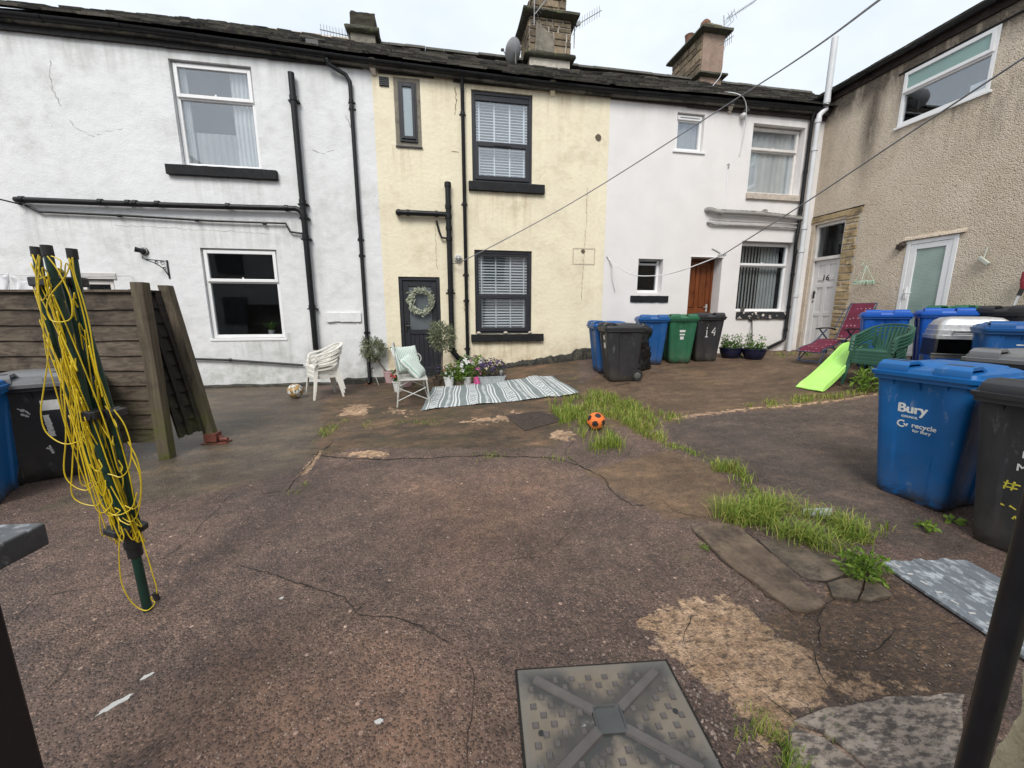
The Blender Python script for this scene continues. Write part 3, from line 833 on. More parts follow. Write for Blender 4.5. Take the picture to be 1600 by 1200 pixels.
def ground_mat():
    t = NT('old_concrete_yard')
    p = t.pos()
    A = t.sep(t.attr('zones_a')); a_w = t.attr('zones_a', 'Alpha')
    B = t.sep(t.attr('zones_b')); b_w = t.attr('zones_b', 'Alpha')
    n_big = t.noise(p, .9, 6, .6); n_mid = t.noise(p, 3.4, 8, .68); n_fine = t.noise(p, 30, 6, .7)
    warp = t.math('MULTIPLY', t.math('SUBTRACT', t.noise(p, 11, 7, .68), .5), 1.5)
    def msk(z, lo=.44, hi=.56, k=1.0):
        return t.rng(t.math('ADD', z, t.math('MULTIPLY', warp, k)), lo, hi)
    # exposed aggregate concrete
    base = t.ramp(n_mid, [(.28,(.050,.040,.037)),(.5,(.082,.063,.054)),(.72,(.128,.098,.080))])
    base = t.mix(t.rng(n_big, .40, .62, 0, .75), base, t.mix(.5, (.050,.043,.044), base))
    base = t.mix(t.math('MULTIPLY', B[2], t.rng(n_mid, .32, .6, .3, .9)), base, (.165,.108,.074))
    # stones of the aggregate
    v1c = t.sep(t.voro(p, 95, 'F1', 'Color')); v1d = t.voro(p, 95)
    stones = t.ramp(v1c[0], [(0,(.030,.025,.023)),(.45,(.085,.064,.054)),(.8,(.17,.125,.10)),(1,(.34,.27,.225))])
    agg = t.mix(t.rng(v1d, .62, .40, 0, .62), base, stones)
    v2c = t.sep(t.voro(p, 30, 'F1', 'Color')); v2d = t.voro(p, 30)
    big = t.math('MULTIPLY', t.math('GREATER_THAN', v2c[0], .945), t.rng(v2d, .30, .22))
    agg = t.mix(t.math('MULTIPLY', big, t.rng(v2c[1], 0, 1, .25, .9)), agg, t.mix(v2c[1], (.24,.18,.15), (.40,.33,.28)))
    # tarmac
    tar = t.ramp(t.noise(t.map(p, (1.2,3,1), (0,0,-.2)), 2.6, 9, .72), [(.3,(.032,.027,.025)),(.5,(.060,.050,.043)),(.7,(.11,.090,.072))])
    tar = t.mix(t.rng(v1d, .6, .35, 0, .6), tar, t.mix(v1c[1], (.022,.02,.02), (.21,.18,.155)))
    col = t.mix(msk(A[1], .42, .58, .6), agg, tar)
    # brown, mossy concrete by the back bins
    rear = t.ramp(t.noise(t.map(p, (1.3,3.2,1), (0,0,-.25)), 2.2, 8, .68), [(.3,(.044,.033,.022)),(.5,(.088,.064,.040)),(.72,(.145,.108,.068))])
    rear = t.mix(t.rng(v1d, .6, .35, 0, .5), rear, t.mix(v1c[1], (.035,.028,.02), (.25,.195,.135)))
    col = t.mix(msk(A[2], .4, .6, .5), col, rear)
    mid = t.ramp(t.noise(t.map(p, (1.6,3.6,1), (0,0,.2)), 1.5, 8, .7), [(.28,(.030,.026,.018)),(.46,(.060,.047,.030)),(.6,(.115,.080,.050)),(.75,(.22,.155,.10))])
    mid = t.mix(t.rng(n_big, .48, .62, 0, .6), mid, (.050,.050,.024))
    col = t.mix(t.math('MULTIPLY', msk(B[0], .38, .66, .6), .95), col, mid)
    wetc = t.ramp(t.noise(t.map(p, (1.2,2.4,1)), 1.6, 7, .66), [(.3,(.032,.030,.026)),(.5,(.066,.060,.045)),(.7,(.13,.108,.07))])
    wetc = t.mix(t.rng(v1d, .6, .35, 0, .55), wetc, t.mix(v1c[1], (.024,.022,.02), (.20,.17,.13)))
    col = t.mix(msk(a_w, .36, .64, .7), col, wetc)
    low = t.mix(t.rng(n_fine, .35, .65), t.ramp(n_mid, [(.3,(.052,.038,.026)),(.7,(.135,.095,.060))]), (.045,.036,.030))
    low = t.mix(t.rng(t.noise(t.map(p, (2,5,1), (0,0,.6)), 9, 6, .7), .54, .66, 0, .8), low, (.27,.19,.11))
    col = t.mix(t.math('MULTIPLY', msk(b_w, .44, .56, .3), .85), col, low)
    # bare tan mortar where the surface has come off
    tanc = t.ramp(t.noise(p, 7, 8, .7), [(.28,(.16,.11,.065)),(.46,(.29,.22,.145)),(.7,(.45,.365,.27))])
    tanc = t.mix(t.rng(t.noise(t.map(p, (3,7,1), (0,0,.35)), 6, 8, .74), .49, .60, 0, .85), tanc, (.060,.048,.038))
    tanc = t.mix(t.rng(n_fine, .5, .7, 0, .6), tanc, (.50,.39,.27))
    tm = msk(A[0], .47, .54, 1.15)
    col = t.mix(tm, col, tanc)
    # sandstone slab and the pale slab in the corner
    sl = t.ramp(t.noise(p, 4, 7, .62), [(.3,(.060,.043,.033)),(.5,(.105,.077,.056)),(.75,(.165,.125,.09))])
    sl = t.mix(t.rng(n_fine, .50, .66, 0, .7), sl, (.042,.033,.027))
    sm = t.rng(t.math('ADD', B[1], t.math('MULTIPLY', warp, .12)), .45, .55)
    slab_or_pale = sm
    col = t.mix(sm, col, sl)
    C = t.sep(t.attr('zones_c'))
    pa = t.mix(t.rng(t.noise(t.map(p, (3,8,1), (0,0,.5)), 4.5, 9, .76), .46, .56), (.26,.205,.165), (.055,.046,.044))
    pm = t.rng(t.math('ADD', C[0], t.math('MULTIPLY', warp, .12)), .45, .55)
    col = t.mix(pm, col, pa)
    # moss specks and dust
    col = t.mix(t.math('MULTIPLY', t.rng(t.noise(p, 2.3, 5, .6), .58, .7), t.rng(n_fine, .5, .64, 0, .5)), col, (.075,.085,.022))
    col = t.mix(1.0, col, (1.46, 1.25, 1.15), 'MULTIPLY')
    patchy = t.ramp(t.noise(t.map(p, (1,1.4,1), (0,0,.3), (7,3,0)), .75, 7, .66), [(.3, (.58,.56,.56)), (.5, (.92,.92,.92)), (.68, (1.28,1.24,1.2))])
    col = t.mix(1.0, col, patchy, 'MULTIPLY')
    grit = t.ramp(t.noise(t.map(p, (1,1,1), (0,0,0), (1,8,0)), 15, 9, .78), [(.32, (.62,.62,.62)), (.5, (1,1,1)), (.68, (1.38,1.36,1.33))])
    col = t.mix(1.0, col, grit, 'MULTIPLY')
    pos = t.sepv(p)
    h = t.math('ADD', t.math('MULTIPLY', n_fine, .5), t.math('MULTIPLY', t.rng(v1d, .1, .6, 1, 0), .6))
    h = t.math('ADD', h, t.math('MULTIPLY', n_mid, .8))
    nrm = t.bump(h, .85, .018)
    damp = t.rng(t.noise(p, 1.1, 6, .6), .40, .60)
    wet = t.math('MAXIMUM', t.math('MULTIPLY', a_w, .8), t.math('MULTIPLY', t.math('SUBTRACT', 1.0, tm), t.math('MULTIPLY', damp, .55)))
    ro = t.rng(wet, 0, 1, .8, .34)
    return t.set(color=col, rough=ro, normal=nrm, spec=.5)
me = bpy.data.meshes.new('ground')
me.from_pydata(vl, [], fl)
me.materials.append(ground_mat()); me.materials.append(MT['crack'])
mi = np.zeros(len(fl), dtype=np.int32); mi[nq:] = 1
me.polygons.foreach_set('material_index', mi)
me.polygons.foreach_set('use_smooth', np.ones(len(fl), dtype=bool))
def put_attr(name, *ch):
    a = me.color_attributes.new(name, 'FLOAT_COLOR', 'POINT')
    arr = np.zeros((len(vl), 4), dtype=np.float32)
    for k, c in enumerate(ch): arr[:nx*ny, k] = c.reshape(-1)
    a.data.foreach_set('color', arr.reshape(-1))
put_attr('zones_a', z_tan, z_tar, z_rear, z_wet)
put_attr('zones_b', z_mid, z_slab, z_red, z_low)
put_attr('zones_c', z_pale, z_pale, z_pale, z_pale)
me.update()
ground = bpy.data.objects.new('ground', me); COL.objects.link(ground)
kind(ground, 'structure', 'cracked brown concrete yard with patches of tan mortar and dark tarmac')

# flagstones and broken plates of concrete set into the yard
def flag(pts, mat, h, name='paving_slab', jit=.006, step=.05):
    P = [G(*q) for q in pts]; ring = []
    for a, b in zip(P, P[1:] + P[:1]):
        k = max(1, int((b-a).length/step))
        for j in range(k):
            p = a.lerp(b, j/k); ring.append((p.x + R.uniform(-jit,jit), p.y + R.uniform(-jit,jit)))
    mb = MB()
    cx_, cy_ = sum(p[0] for p in ring)/len(ring), sum(p[1] for p in ring)/len(ring)
    sh = lambda k, dz: [(cx_+(x-cx_)*k, cy_+(y-cy_)*k, g(x, y) + dz + (R.uniform(-.002,.002) if dz > 0 else 0)) for x, y in ring]
    mb.loft([sh(1.004,-.03), sh(1.0,h*.6), sh(.985,h)])
    return kind(mb.build(name, mat), 'structure')
flag([(1080,826),(1112,820),(1150,822),(1178,845),(1205,868),(1248,908),(1290,946),(1262,958),(1236,956),(1190,922),(1150,893),(1112,860)], MT['slab'], .016)
flag([(1238,1132),(1262,1122),(1290,1113),(1345,1102),(1400,1093),(1452,1090),(1505,1087),(1500,1290),(1370,1216),(1290,1150)], MT['slab_pale'], .016)
flag([(1234,1140),(1286,1153),(1366,1220),(1440,1290),(1222,1290)], MT['slab_pale'], .012)
flag([(1292,914),(1335,903),(1352,908),(1346,928),(1338,940),(1302,936)], MT['slab_grey'], .014)
flag([(1356,908),(1385,914),(1392,932),(1360,940),(1342,938),(1350,926)], MT['slab_grey'], .010)
flag([(1188,846),(1218,842),(1270,862),(1320,880),(1318,900),(1290,908),(1256,904),(1220,876)], MT['slab_grey'], .006)

# dabs of white paint dropped on the yard: thin irregular sheets
for (px, py, l, w, a) in ((182,1100,.10,.028,.75),(230,1057,.045,.016,.7),(440,935,.02,.014,.2),(592,1128,.03,.02,.1)):
    c = G(px, py); mb = MB(); k = 18
    ring = []
    for j in range(k):
        t_ = 2*PI*j/k; rr = 1 + R.uniform(-.25, .25)
        x, y = l/2*math.cos(t_)*rr, w/2*math.sin(t_)*rr
        ring.append((c.x + x*math.cos(a) - y*math.sin(a), c.y + x*math.sin(a) + y*math.cos(a)))
    mb.loft([[(x, y, g(x, y) - .001) for x, y in ring], [(x, y, g(x, y) + .0035) for x, y in ring]])
    o = mb.build('paint_mark', MT['pot_grey']); kind(o, 'structure')
# ------------------------------------------------------------------ houses
def wall_panel(mb, P, u0, u1, w0, w1, ops, m=0, mi=1, room=True, max_cell=None):
    """P(u, w, d) -> point; ops: (u0,u1,w0,w1,reveal,room depth)"""
    us = sorted({u0, u1} | {o[0] for o in ops} | {o[1] for o in ops})
    ws = sorted({w0, w1} | {o[2] for o in ops} | {o[3] for o in ops})
    us = [u for u in us if u0 <= u <= u1]; ws = [w for w in ws if w0 <= w <= w1]
    for a, b in zip(us, us[1:]):
        for c, d in zip(ws, ws[1:]):
            mu, mw = (a+b)/2, (c+d)/2
            if any(o[0] < mu < o[1] and o[2] < mw < o[3] for o in ops): continue
            mb.face([P(a,c,0), P(b,c,0), P(b,d,0), P(a,d,0)], m)
    for o in ops:
        a, b, c, d, rv, rd = o
        for q in (((a,c),(b,c)), ((b,c),(b,d)), ((b,d),(a,d)), ((a,d),(a,c))):
            (ua, wa), (ub, wb) = q
            mb.face([P(ua,wa,0), P(ub,wb,0), P(ub,wb,rv), P(ua,wa,rv)], m)
        if rd:
            e = .25
            A, B, Cc, D = a-e, b+e, c-e, d+e
            # ring just behind the reveal, then the room
            for (q0, q1, q2, q3) in (((a,c),(b,c),(B,Cc),(A,Cc)), ((b,c),(b,d),(B,D),(B,Cc)), ((b,d),(a,d),(A,D),(B,D)), ((a,d),(a,c),(A,Cc),(A,D))):
                mb.face([P(*q0, rv), P(*q1, rv), P(*q2, rv), P(*q3, rv)], mi)
            r2 = rv + rd
            for (ua, wa), (ub, wb) in (((A,Cc),(B,Cc)), ((B,Cc),(B,D)), ((B,D),(A,D)), ((A,D),(A,Cc))):
                mb.face([P(ua,wa,rv), P(ub,wb,rv), P(ub,wb,r2), P(ua,wa,r2)], mi)
            mb.face([P(A,Cc,r2), P(B,Cc,r2), P(B,D,r2), P(A,D,r2)], mi)
PF = lambda u, w, d: Vector((u, WY + d, w))            # terrace front: u = x
PS = lambda u, w, d: Vector((WX + d, u, w))            # side house: u = y
def rect(p0, p1, on=on_y):
    a, b = on(*p0), on(*p1)
    if on is on_x: return (min(a.y,b.y), max(a.y,b.y), min(a.z,b.z), max(a.z,b.z))
    return (min(a.x,b.x), max(a.x,b.x), min(a.z,b.z), max(a.z,b.z))
def pbox(mb, P, u0, u1, w0, w1, d0, d1, m=0):
    """box in wall coordinates, d positive into the wall"""
    mb.loft([[P(u0,w0,d0), P(u1,w0,d0), P(u1,w1,d0), P(u0,w1,d0)], [P(u0,w0,d1), P(u1,w0,d1), P(u1,w1,d1), P(u0,w1,d1)]], m)
def frame(mb, P, u0, u1, w0, w1, d0, d1, t, m=0, tb=None):
    tb = tb or t
    pbox(mb, P, u0, u0+t, w0, w1, d0, d1, m); pbox(mb, P, u1-t, u1, w0, w1, d0, d1, m)
    pbox(mb, P, u0+t, u1-t, w0, w0+tb, d0, d1, m); pbox(mb, P, u0+t, u1-t, w1-t, w1, d0, d1, m)
def pane(P, u0, u1, w0, w1, d, mat, parent, name='pane'):
    mb = MB(); pbox(mb, P, u0, u1, w0, w1, d, d+.012)
    return mb.build(name, mat, parent)
def sill(P, u0, u1, w0, w1, out, mat, parent, name='sill', jag=.006, dp=.10):
    mb = MB(); n = 14
    rings = []
    for i in range(n+1):
        u = u0 + (u1-u0)*i/n
        j = lambda: R.uniform(-jag, jag)
        rings.append([P(u, w0+j(), dp), P(u, w0+j(), -out+j()), P(u, w1+j()*.6, -out+j()), P(u, w1+j()*.5, dp)])
    mb.loft(rings)
    return mb.build(name, mat, parent, smooth=50, bevel=.008)

EAVE_Z, EAVE_Y, RIDGE_Y, RIDGE_Z = 5.93, WY - .16, 11.8, 8.22
def slates(mb, x0f, x1f, seed, z_off=lambda x: 0.0, ny=19):
    """stone slate courses on the front slope between x0f(t) and x1f(t), t = 0 eave .. 1 ridge"""
    rr = random.Random(seed)
    for c in range(ny):
        t0, t1 = c/ny - .004, (c+1.55)/ny
        h = .022
        xa, xb = x0f(c/ny), x1f(c/ny)
        x = xa - rr.uniform(0, .2)
        while x < xb:
            w = rr.uniform(.20, .46)*(1.15 - .4*c/ny)
            a, b = max(x, xa), min(x + w - .006, xb)
            if b - a > .03:
                k = rr.uniform(-.010, .010); hh = h + rr.uniform(-.006, .016); tt0 = t0 + rr.uniform(-.016, .010)
                def pt(xx, t, up):
                    y = EAVE_Y + (RIDGE_Y - EAVE_Y)*t; z = EAVE_Z + (RIDGE_Z - EAVE_Z)*t + z_off(xx)
                    return Vector((xx, y - up*.52, z + up*.85))
                lo, hi = .024 + k + .5*hh, .004
                tt1 = min(t1, 1.0)
                p = [pt(a,tt0,lo), pt(b,tt0,lo+rr.uniform(-.006,.006)), pt(b,tt1,hi), pt(a,tt1,hi)]
                q = [v + Vector((0,-.5,.85))*hh for v in p]
                mb.loft([p, q])
            x += w
def roof(parent, xa, xb, seed, hip=None, sag=None):
    mb = MB()
    x0f = (lambda t: xa + hip*t) if hip else (lambda t: xa)
    slates(mb, x0f, lambda t: xb, seed, sag or (lambda x: 0))
    zb = 2*RIDGE_Y - EAVE_Y
    xr = xa + (hip or 0)
    sg = sag or (lambda x: 0); n = 16
    for i in range(n):
        f0, f1 = i/n, (i+1)/n; a0, a1 = xa+(xb-xa)*f0, xa+(xb-xa)*f1; b0, b1 = xr+(xb-xr)*f0, xr+(xb-xr)*f1
        mb.face([(a0,EAVE_Y+.02,EAVE_Z-.015+sg(a0)), (a1,EAVE_Y+.02,EAVE_Z-.015+sg(a1)), (b1,RIDGE_Y,RIDGE_Z-.03+sg(b1)), (b0,RIDGE_Y,RIDGE_Z-.03+sg(b0))])
        mb.loft([[(a0,EAVE_Y+.02,EAVE_Z-.015+sg(a0)), (a1,EAVE_Y+.02,EAVE_Z-.015+sg(a1)), (a1,EAVE_Y+.05,EAVE_Z-.13+sg(a1)), (a0,EAVE_Y+.05,EAVE_Z-.13+sg(a0))], [(a0,EAVE_Y+.12,EAVE_Z+.03+sg(a0)), (a1,EAVE_Y+.12,EAVE_Z+.03+sg(a1)), (a1,EAVE_Y+.12,EAVE_Z-.13+sg(a1)), (a0,EAVE_Y+.12,EAVE_Z-.13+sg(a0))]])
    mb.face([(xa,zb,EAVE_Z), (xb,zb,EAVE_Z), (xb,RIDGE_Y,RIDGE_Z), (xr,RIDGE_Y,RIDGE_Z)])
    if hip:
        mb.face([(xa,EAVE_Y,EAVE_Z), (xa,zb,EAVE_Z), (xr,RIDGE_Y,RIDGE_Z)])
    return mb.build('roof', MT['slate'], parent, recalc=True)
def ridge_tiles(parent, xa, xb, mat, seed=1):
    mb = MB(); rr = random.Random(seed); x = xa
    while x < xb:
        w = min(rr.uniform(.42, .5), xb - x)
        k = rr.uniform(-.012, .012)
        prof = [(-.17,-.07), (-.12,.01), (-.03,.055), (.03,.055), (.12,.01), (.17,-.07)]
        A = [Vector((x+.004, RIDGE_Y + a, RIDGE_Z + .03 + b + k)) for a, b in prof]
        B = [Vector((x+w-.004, RIDGE_Y + a, RIDGE_Z + .03 + b + k)) for a, b in prof]
        mb.loft([A, B]); x += w
    return mb.build('ridge_tiles', mat, parent)
def gutter(parent, xa, xb, sag=None, y=WY-.13, r=.062, name='gutter', lift=0.0):
    mb = MB(); sag = sag or (lambda x: 0); n = max(2, int((xb-xa)/.5))
    rings = []
    for i in range(n+1):
        x = xa + (xb-xa)*i/n; z = EAVE_Z - .035 + sag(x) + lift
        ring = [Vector((x, y + r*math.cos(a), z + r*math.sin(a))) for a in [PI + PI*k/8 for k in range(9)]]
        ring += [Vector((x, y + (r-.008)*math.cos(a), z + (r-.008)*math.sin(a))) for a in [2*PI - PI*k/8 for k in range(9)]]
        rings.append(ring)
    mb.loft(rings)
    x = xa + .5
    while x < xb:
        z = EAVE_Z - .035 + sag(x) + lift
        A = [[Vector((x+e, y + q*math.cos(PI+PI*k/8), z + q*math.sin(PI+PI*k/8))) for k in range(9)] + [Vector((x+e, y + (q-.009)*math.cos(2*PI-PI*k/8), z + (q-.009)*math.sin(2*PI-PI*k/8))) for k in range(9)] for e, q in ((-.03, r+.008), (.03, r+.008))]
        mb.loft(A)
        x += 1.05
    return mb.build(name, MT['black_pipe'], parent, smooth=40)
def fascia(parent, xa, xb, z0, z1, mat=None):
    mb = MB(); n = max(1, int((xb-xa)/1.4)); x = xa
    for i in range(n):
        w = (xb-xa)/n; j = R.uniform(-.012, .012)
        mb.box(x, x+w-.002, WY-.055, WY-.012, z0 + j, z1)
        x += w
    # soffit over the wall top
    mb.box(xa, xb, WY-.012, WY+.30, z1-.03, z1)
    return mb.build('fascia', mat or MT['black_wood'], parent)
def collars(mb, P, d, w, rc, h, n=12):
    for p in P: mb.lathe([(rc, -h/2), (rc, h/2)], n, p, ax=d)
VZ = Matrix.Identity(3)
AXX = Matrix(((0,0,1),(0,1,0),(-1,0,0)))
def pipe(parent, pts, r, mat, name, collar_pts=(), rc=None, n=10, bend=None):
    mb = MB()
    mb.tube(pts, r, n)
    rc = rc or r*1.18
    for p, ax in collar_pts:
        p = Vector(p); ax = Vector(ax).normalized()
        mb.tube([p - ax*.035, p + ax*.035], rc, n)
    return mb.build(name, mat, parent, smooth=40)
def bracket(mb, x, z, r):
    mb.box(x-r*1.55, x+r*1.55, WY-.012, WY-.001, z-.014, z+.014)

bA = on_y(594, 350).x        # joint between the white and the cream house
bB = on_y(947.5, 310).x      # joint between the cream and the smooth white house
XL = -7.35
ZT = 5.86                    # top of the front walls
sagA = lambda x: .055 * max(0, (-1.0 - x)/6) 
sagB = lambda x: -.075 + .06*abs(x-2.0)/3.2 - .02 if x < 3.4 else -.07 + .05*(x-3.4)/4
sag = lambda x: float(np.interp(x, [-7,-4.6,-2.9,-1.4,0,2.1,3.6,5.5,7.8,9], [.07,.07,.02,-.03,-.06,-.10,-.10,-.07,-.04,-.03]))

def house_shell(mb, xa, xb, sides=(True, True), back=True, zlo=-.6, m=0):
    zb = 2*RIDGE_Y - WY
    if sides[0]:
        mb.face([(xa,WY,zlo), (xa,zb,zlo), (xa,zb,ZT), (xa,WY,ZT)], m)
    if sides[1]:
        mb.face([(xb,WY,zlo), (xb,zb,zlo), (xb,zb,ZT), (xb,WY,ZT)], m)
    mb.face([(xa,zb,zlo), (xb,zb,zlo), (xb,zb,ZT), (xa,zb,ZT)], m)

# ---------------------------------------------------- white house on the left
hA = thing('terraced_house', 'white rough rendered end house with black pipes and two large white windows', 'house', (XL, WY, g(-4, WY)), group='terraced houses along the yard')
o_up = rect((262,91), (409,266)); o_lo = rect((312,387), (446,528))
o_up = (o_up[0], o_up[1], o_up[2], o_up[3]); 
o_sm = (on_y(122,440).x, on_y(178,440).x, on_y(150,470).z-1.0, on_y(150,436).z)
mb = MB()
wall_panel(mb, PF, XL, bA, -.6, ZT, [(*o_up, .13, .5), (*o_lo, .11, 1.2), (*o_sm, .12, .8)])
house_shell(mb, XL, bA, (True, False))
mb.build('wall', [MT['wall_white'], MT['interior']], hA)
# black strip at the foot of the wall
mb = MB(); n = 40; rings = []
for i in range(n+1):
    x = XL + (bA-.02-XL)*i/n; zt = g(x, WY-.03) + .045 + R.uniform(-.012,.02) - (.02 if x < -2 else -.05)
    rings.append([(x, WY-.001, zt+.03), (x, WY-.028, zt), (x, WY-.035, -.3), (x, WY-.001, -.3)])
mb.loft(rings); mb.build('plinth', MT['plinth'], hA)
rA = roof(hA, XL-.1, bA-.004, 3, hip=2.45, sag=sag)
ridge_tiles(rA, XL+2.3, bA-.9, MT['ridge_pale'], 2)
for px, py in ((162,34),(490,72)):            # slate vents
    p = on_y(px, py, EAVE_Y+.25); mb = MB(); mb.box(p.x-.1, p.x+.1, p.y-.1, p.y+.15, p.z-.03, p.z+.05); mb.build('roof_vent', MT['black_plastic'], rA)
gutter(hA, XL-.1, bA-.003, sag)
fascia(hA, XL-.05, bA-.14, 5.77, 5.93)

def tilt_window(house, P, o, rv, mat, top_frac, curtain=None, glassm='glass', fw=.062, top_proud=.03, top_frame=.055, head=0.0):
    u0, u1, w0, w1 = o
    d0 = rv - .055; d1 = rv + .012
    if head:
        pass
    mb = MB(); frame(mb, P, u0+.006, u1-.006, w0+.006, w1-.006, d0, d1, fw)
    wt = w1 - (w1-w0)*top_frac
    pbox(mb, P, u0+.006+fw, u1-.006-fw, wt-fw*.45, wt+fw*.45, d0+.003, d1)
    win = mb.build('window', mat, house, bevel=.005)
    # top hung light, standing proud of the frame
    mb = MB(); frame(mb, P, u0+fw*.55, u1-fw*.55, wt-.002, w1-fw*.55, d0-top_proud, d0+.02, top_frame)
    sash = mb.build('top_sash', mat, win, bevel=.006)
    pane(P, u0+fw*.55+top_frame-.004, u1-fw*.55-top_frame+.004, wt+top_frame-.006, w1-fw*.55-top_frame+.004, d0-.004, MT[glassm], win)
    pane(P, u0+fw-.002, u1-fw+.002, w0+fw-.002, wt-fw*.4, rv-.025, MT[glassm], win)
    mb = MB(); hx = (u0+u1)/2; pbox(mb, P, hx-.012, hx+.012, wt+top_frame*.7, wt+top_frame*1.5, d0-top_proud+.012, d0-.006)
    mb.build('handle', mat, win)
    return win
def curtain(P, win, u0, u1, w0, w1, d, mat, folds=9, amp=.018, name='curtain'):
    mb = MB()
    mb.grid(lambda a, b: P(u0+(u1-u0)*a, w0+(w1-w0)*b, d + amp*math.sin(a*folds*2*PI + .7*math.sin(a*9)) ), folds*10, 2)
    return mb.build(name, mat, win, smooth=180, recalc=False)
wA1 = tilt_window(hA, PF, o_up, .13, MT['upvc'], .33)
u0,u1,w0,w1 = o_up
curtain(PF, wA1, u0+.03, u0+.16, w0+.03, w1-.04, .17, MT['curtain'], 3)
curtain(PF, wA1, u1-.42, u1-.03, w0+.03, w1-.04, .17, MT['curtain'], 6)
curtain(PF, wA1, u0+.03, u1-.03, w0+.02, w0+.62, .22, MT['curtain_grey'], 12, .01)
s0 = rect((262,265),(436,288)); sill(PF, s0[0], s0[1], o_up[2]-.165, o_up[2]-.004, .075, MT['black_stone'], wA1)
wA2 = tilt_window(hA, PF, o_lo, .11, MT['upvc'], .36, glassm='glass_dark')
mb = MB()   # inner white board of the window
pbox(mb, PF, o_lo[0]-.03, o_lo[1]+.03, o_lo[2]-.045, o_lo[2]-.002, -.015, .1); mb.build('sill', MT['upvc'], wA2, bevel=.004)
wA3 = tilt_window(hA, PF, o_sm, .12, MT['upvc_old'], .25, glassm='glass_dark')
mb = MB(); pbox(mb, PF, o_sm[0]-.02, o_sm[1]+.05, o_sm[3]-.0, o_sm[3]+.1, -.02, .1); mb.build('lintel', MT['pot_grey'], wA3)
# plant on the inner sill
def leaves(mb, c, rad3, n, size, asp, rr, m=0, flat=.5, shell=.35, up=0.0, mf=None, out=0.0):
    """leaf clumps: n small bent leaves spread through an ellipsoid"""
    c = Vector(c)
    for _ in range(n):
        while True:
            d = Vector((rr.uniform(-1,1), rr.uniform(-1,1), rr.uniform(-1,1)))
            if .05 < d.length < 1: break
        r = (shell + (1-shell)*rr.random()**.6)
        d2 = d.normalized()*r
        p = c + Vector((d2.x*rad3[0], d2.y*rad3[1], d2.z*rad3[2]))
        a = (Vector((rr.uniform(-1,1), rr.uniform(-1,1), rr.uniform(-.7,.9)+up)) + d.normalized()*out).normalized()
        b = a.cross(Vector((rr.uniform(-1,1), rr.uniform(-1,1), rr.uniform(-1,1)))).normalized()
        nn = a.cross(b)
        s = size*rr.uniform(.6, 1.35); w = s*asp
        mm = mf(rr) if mf else m
        tip = p + a*s - nn*s*.12
        i0, i1, i2, i3 = mb.pt(p), mb.pt(p + a*s*.5 + b*w/2 + nn*s*.06), mb.pt(tip), mb.pt(p + a*s*.5 - b*w/2 + nn*s*.06)
        mb.idx([i0,i1,i2], mm); mb.idx([i0,i2,i3], mm)
    return mb
def blades(mb, c, n, length, width, rr, spread=.5, m=0, base=.03, droop=.5, mf=None):
    c = Vector(c)
    for _ in range(n):
        a = rr.uniform(0, 2*PI); l = length*rr.uniform(.5, 1.15); tilt = rr.random()**.8*spread
        d = Vector((math.cos(a), math.sin(a), 0)); s = Vector((-math.sin(a), math.cos(a), 0))*width/2*rr.uniform(.7,1.2)
        p = c + d*rr.uniform(0, base)
        q1 = p + Vector((0,0,1))*l*.5 + d*l*.5*tilt
        q2 = q1 + Vector((0,0,1))*l*.4*(1-droop*tilt) + d*l*.5*tilt*(1+droop)
        i = [mb.pt(p-s), mb.pt(p+s), mb.pt(q1+s*.8), mb.pt(q1-s*.8), mb.pt(q2)]
        mm = mf(rr) if mf else m
        mb.idx([i[0],i[1],i[2],i[3]], mm); mb.idx([i[3],i[2],i[4]], mm)
    return mb
rr = random.Random(21)
p = on_y(425, 520, WY+.24); p.z = o_lo[2] + .055
pl = thing('house_plant', 'spiky green plant on the sill inside the lower white window', 'plant', p)
mb = MB(); mb.lathe([(.05,0),(.065,.09)], 12, p); mb.build('pot', MT['pot_grey'], pl, smooth=50)
mb = MB(); blades(mb, p + Vector((0,0,.09)), 60, .24, .014, rr, 1.1, droop=.9); mb.build('foliage', MT['leaf_green'], pl, recalc=False)

# pipes on the white house
def vpipe(parent, px0, px1, r, mat, off, name, cpix, extra=None, rc=None, brk=True):
    a, b = on_y(*px0), on_y(*px1)
    x = (a.x + b.x)/2; y = WY - off
    pts = [(x, y, a.z)] + (extra if extra else []) + [(x, y, b.z)] if not extra else extra
    mb = MB(); mb.tube(pts, r, 12)
    for q in cpix:
        z = on_y(*q).z
        mb.lathe([(r*1.2, -.04), (r*1.2, .04)], 12, (x, y, z))
        if brk: mb.box(x-r*1.7, x+r*1.7, y, WY-.001, z-.045, z-.02)
    return mb.build(name, mat, parent, smooth=40), x
_, xs = vpipe(hA, (456,118), (497,546), .052, MT['black_pipe'], .085, 'soil_pipe', [(463,158),(474,318),(482,340),(484,372),(490,480)], rc=None)
za, zb_ = on_y(30,314).z, on_y(470,328).z
xa = on_y(32, 314).x
mb = MB(); y = WY-.09
mb.tube([(xa-.02,y+.09,za-.01), (xa+.02,y+.005,za), (xa+.12,y,za)] + [(xa+.12+(xs-xa-.24)*k/6, y, za+(zb_-za)*k/6 - .01*math.sin(PI*k/6)) for k in range(1,7)] + [(xs-.05,y,zb_-.03),(xs,y,zb_-.12)], .047, 12)
for px in (45,165,207,218,252,360,450):
    x = on_y(px, 320).x; mb.lathe([(.057,-.03),(.057,.03)], 12, (x, y, za+(zb_-za)*(x-xa)/(xs-xa)), ax=AXX)
mb.build('soil_pipe', MT['black_pipe'], hA, smooth=40)
mb = MB(); q = [on_y(45,322), on_y(66,332), on_y(200,338), on_y(330,346), on_y(448,350), on_y(455,363), on_y(476,366)]
mb.tube([(v.x, WY-.05, v.z) for v in q], .019, 8)
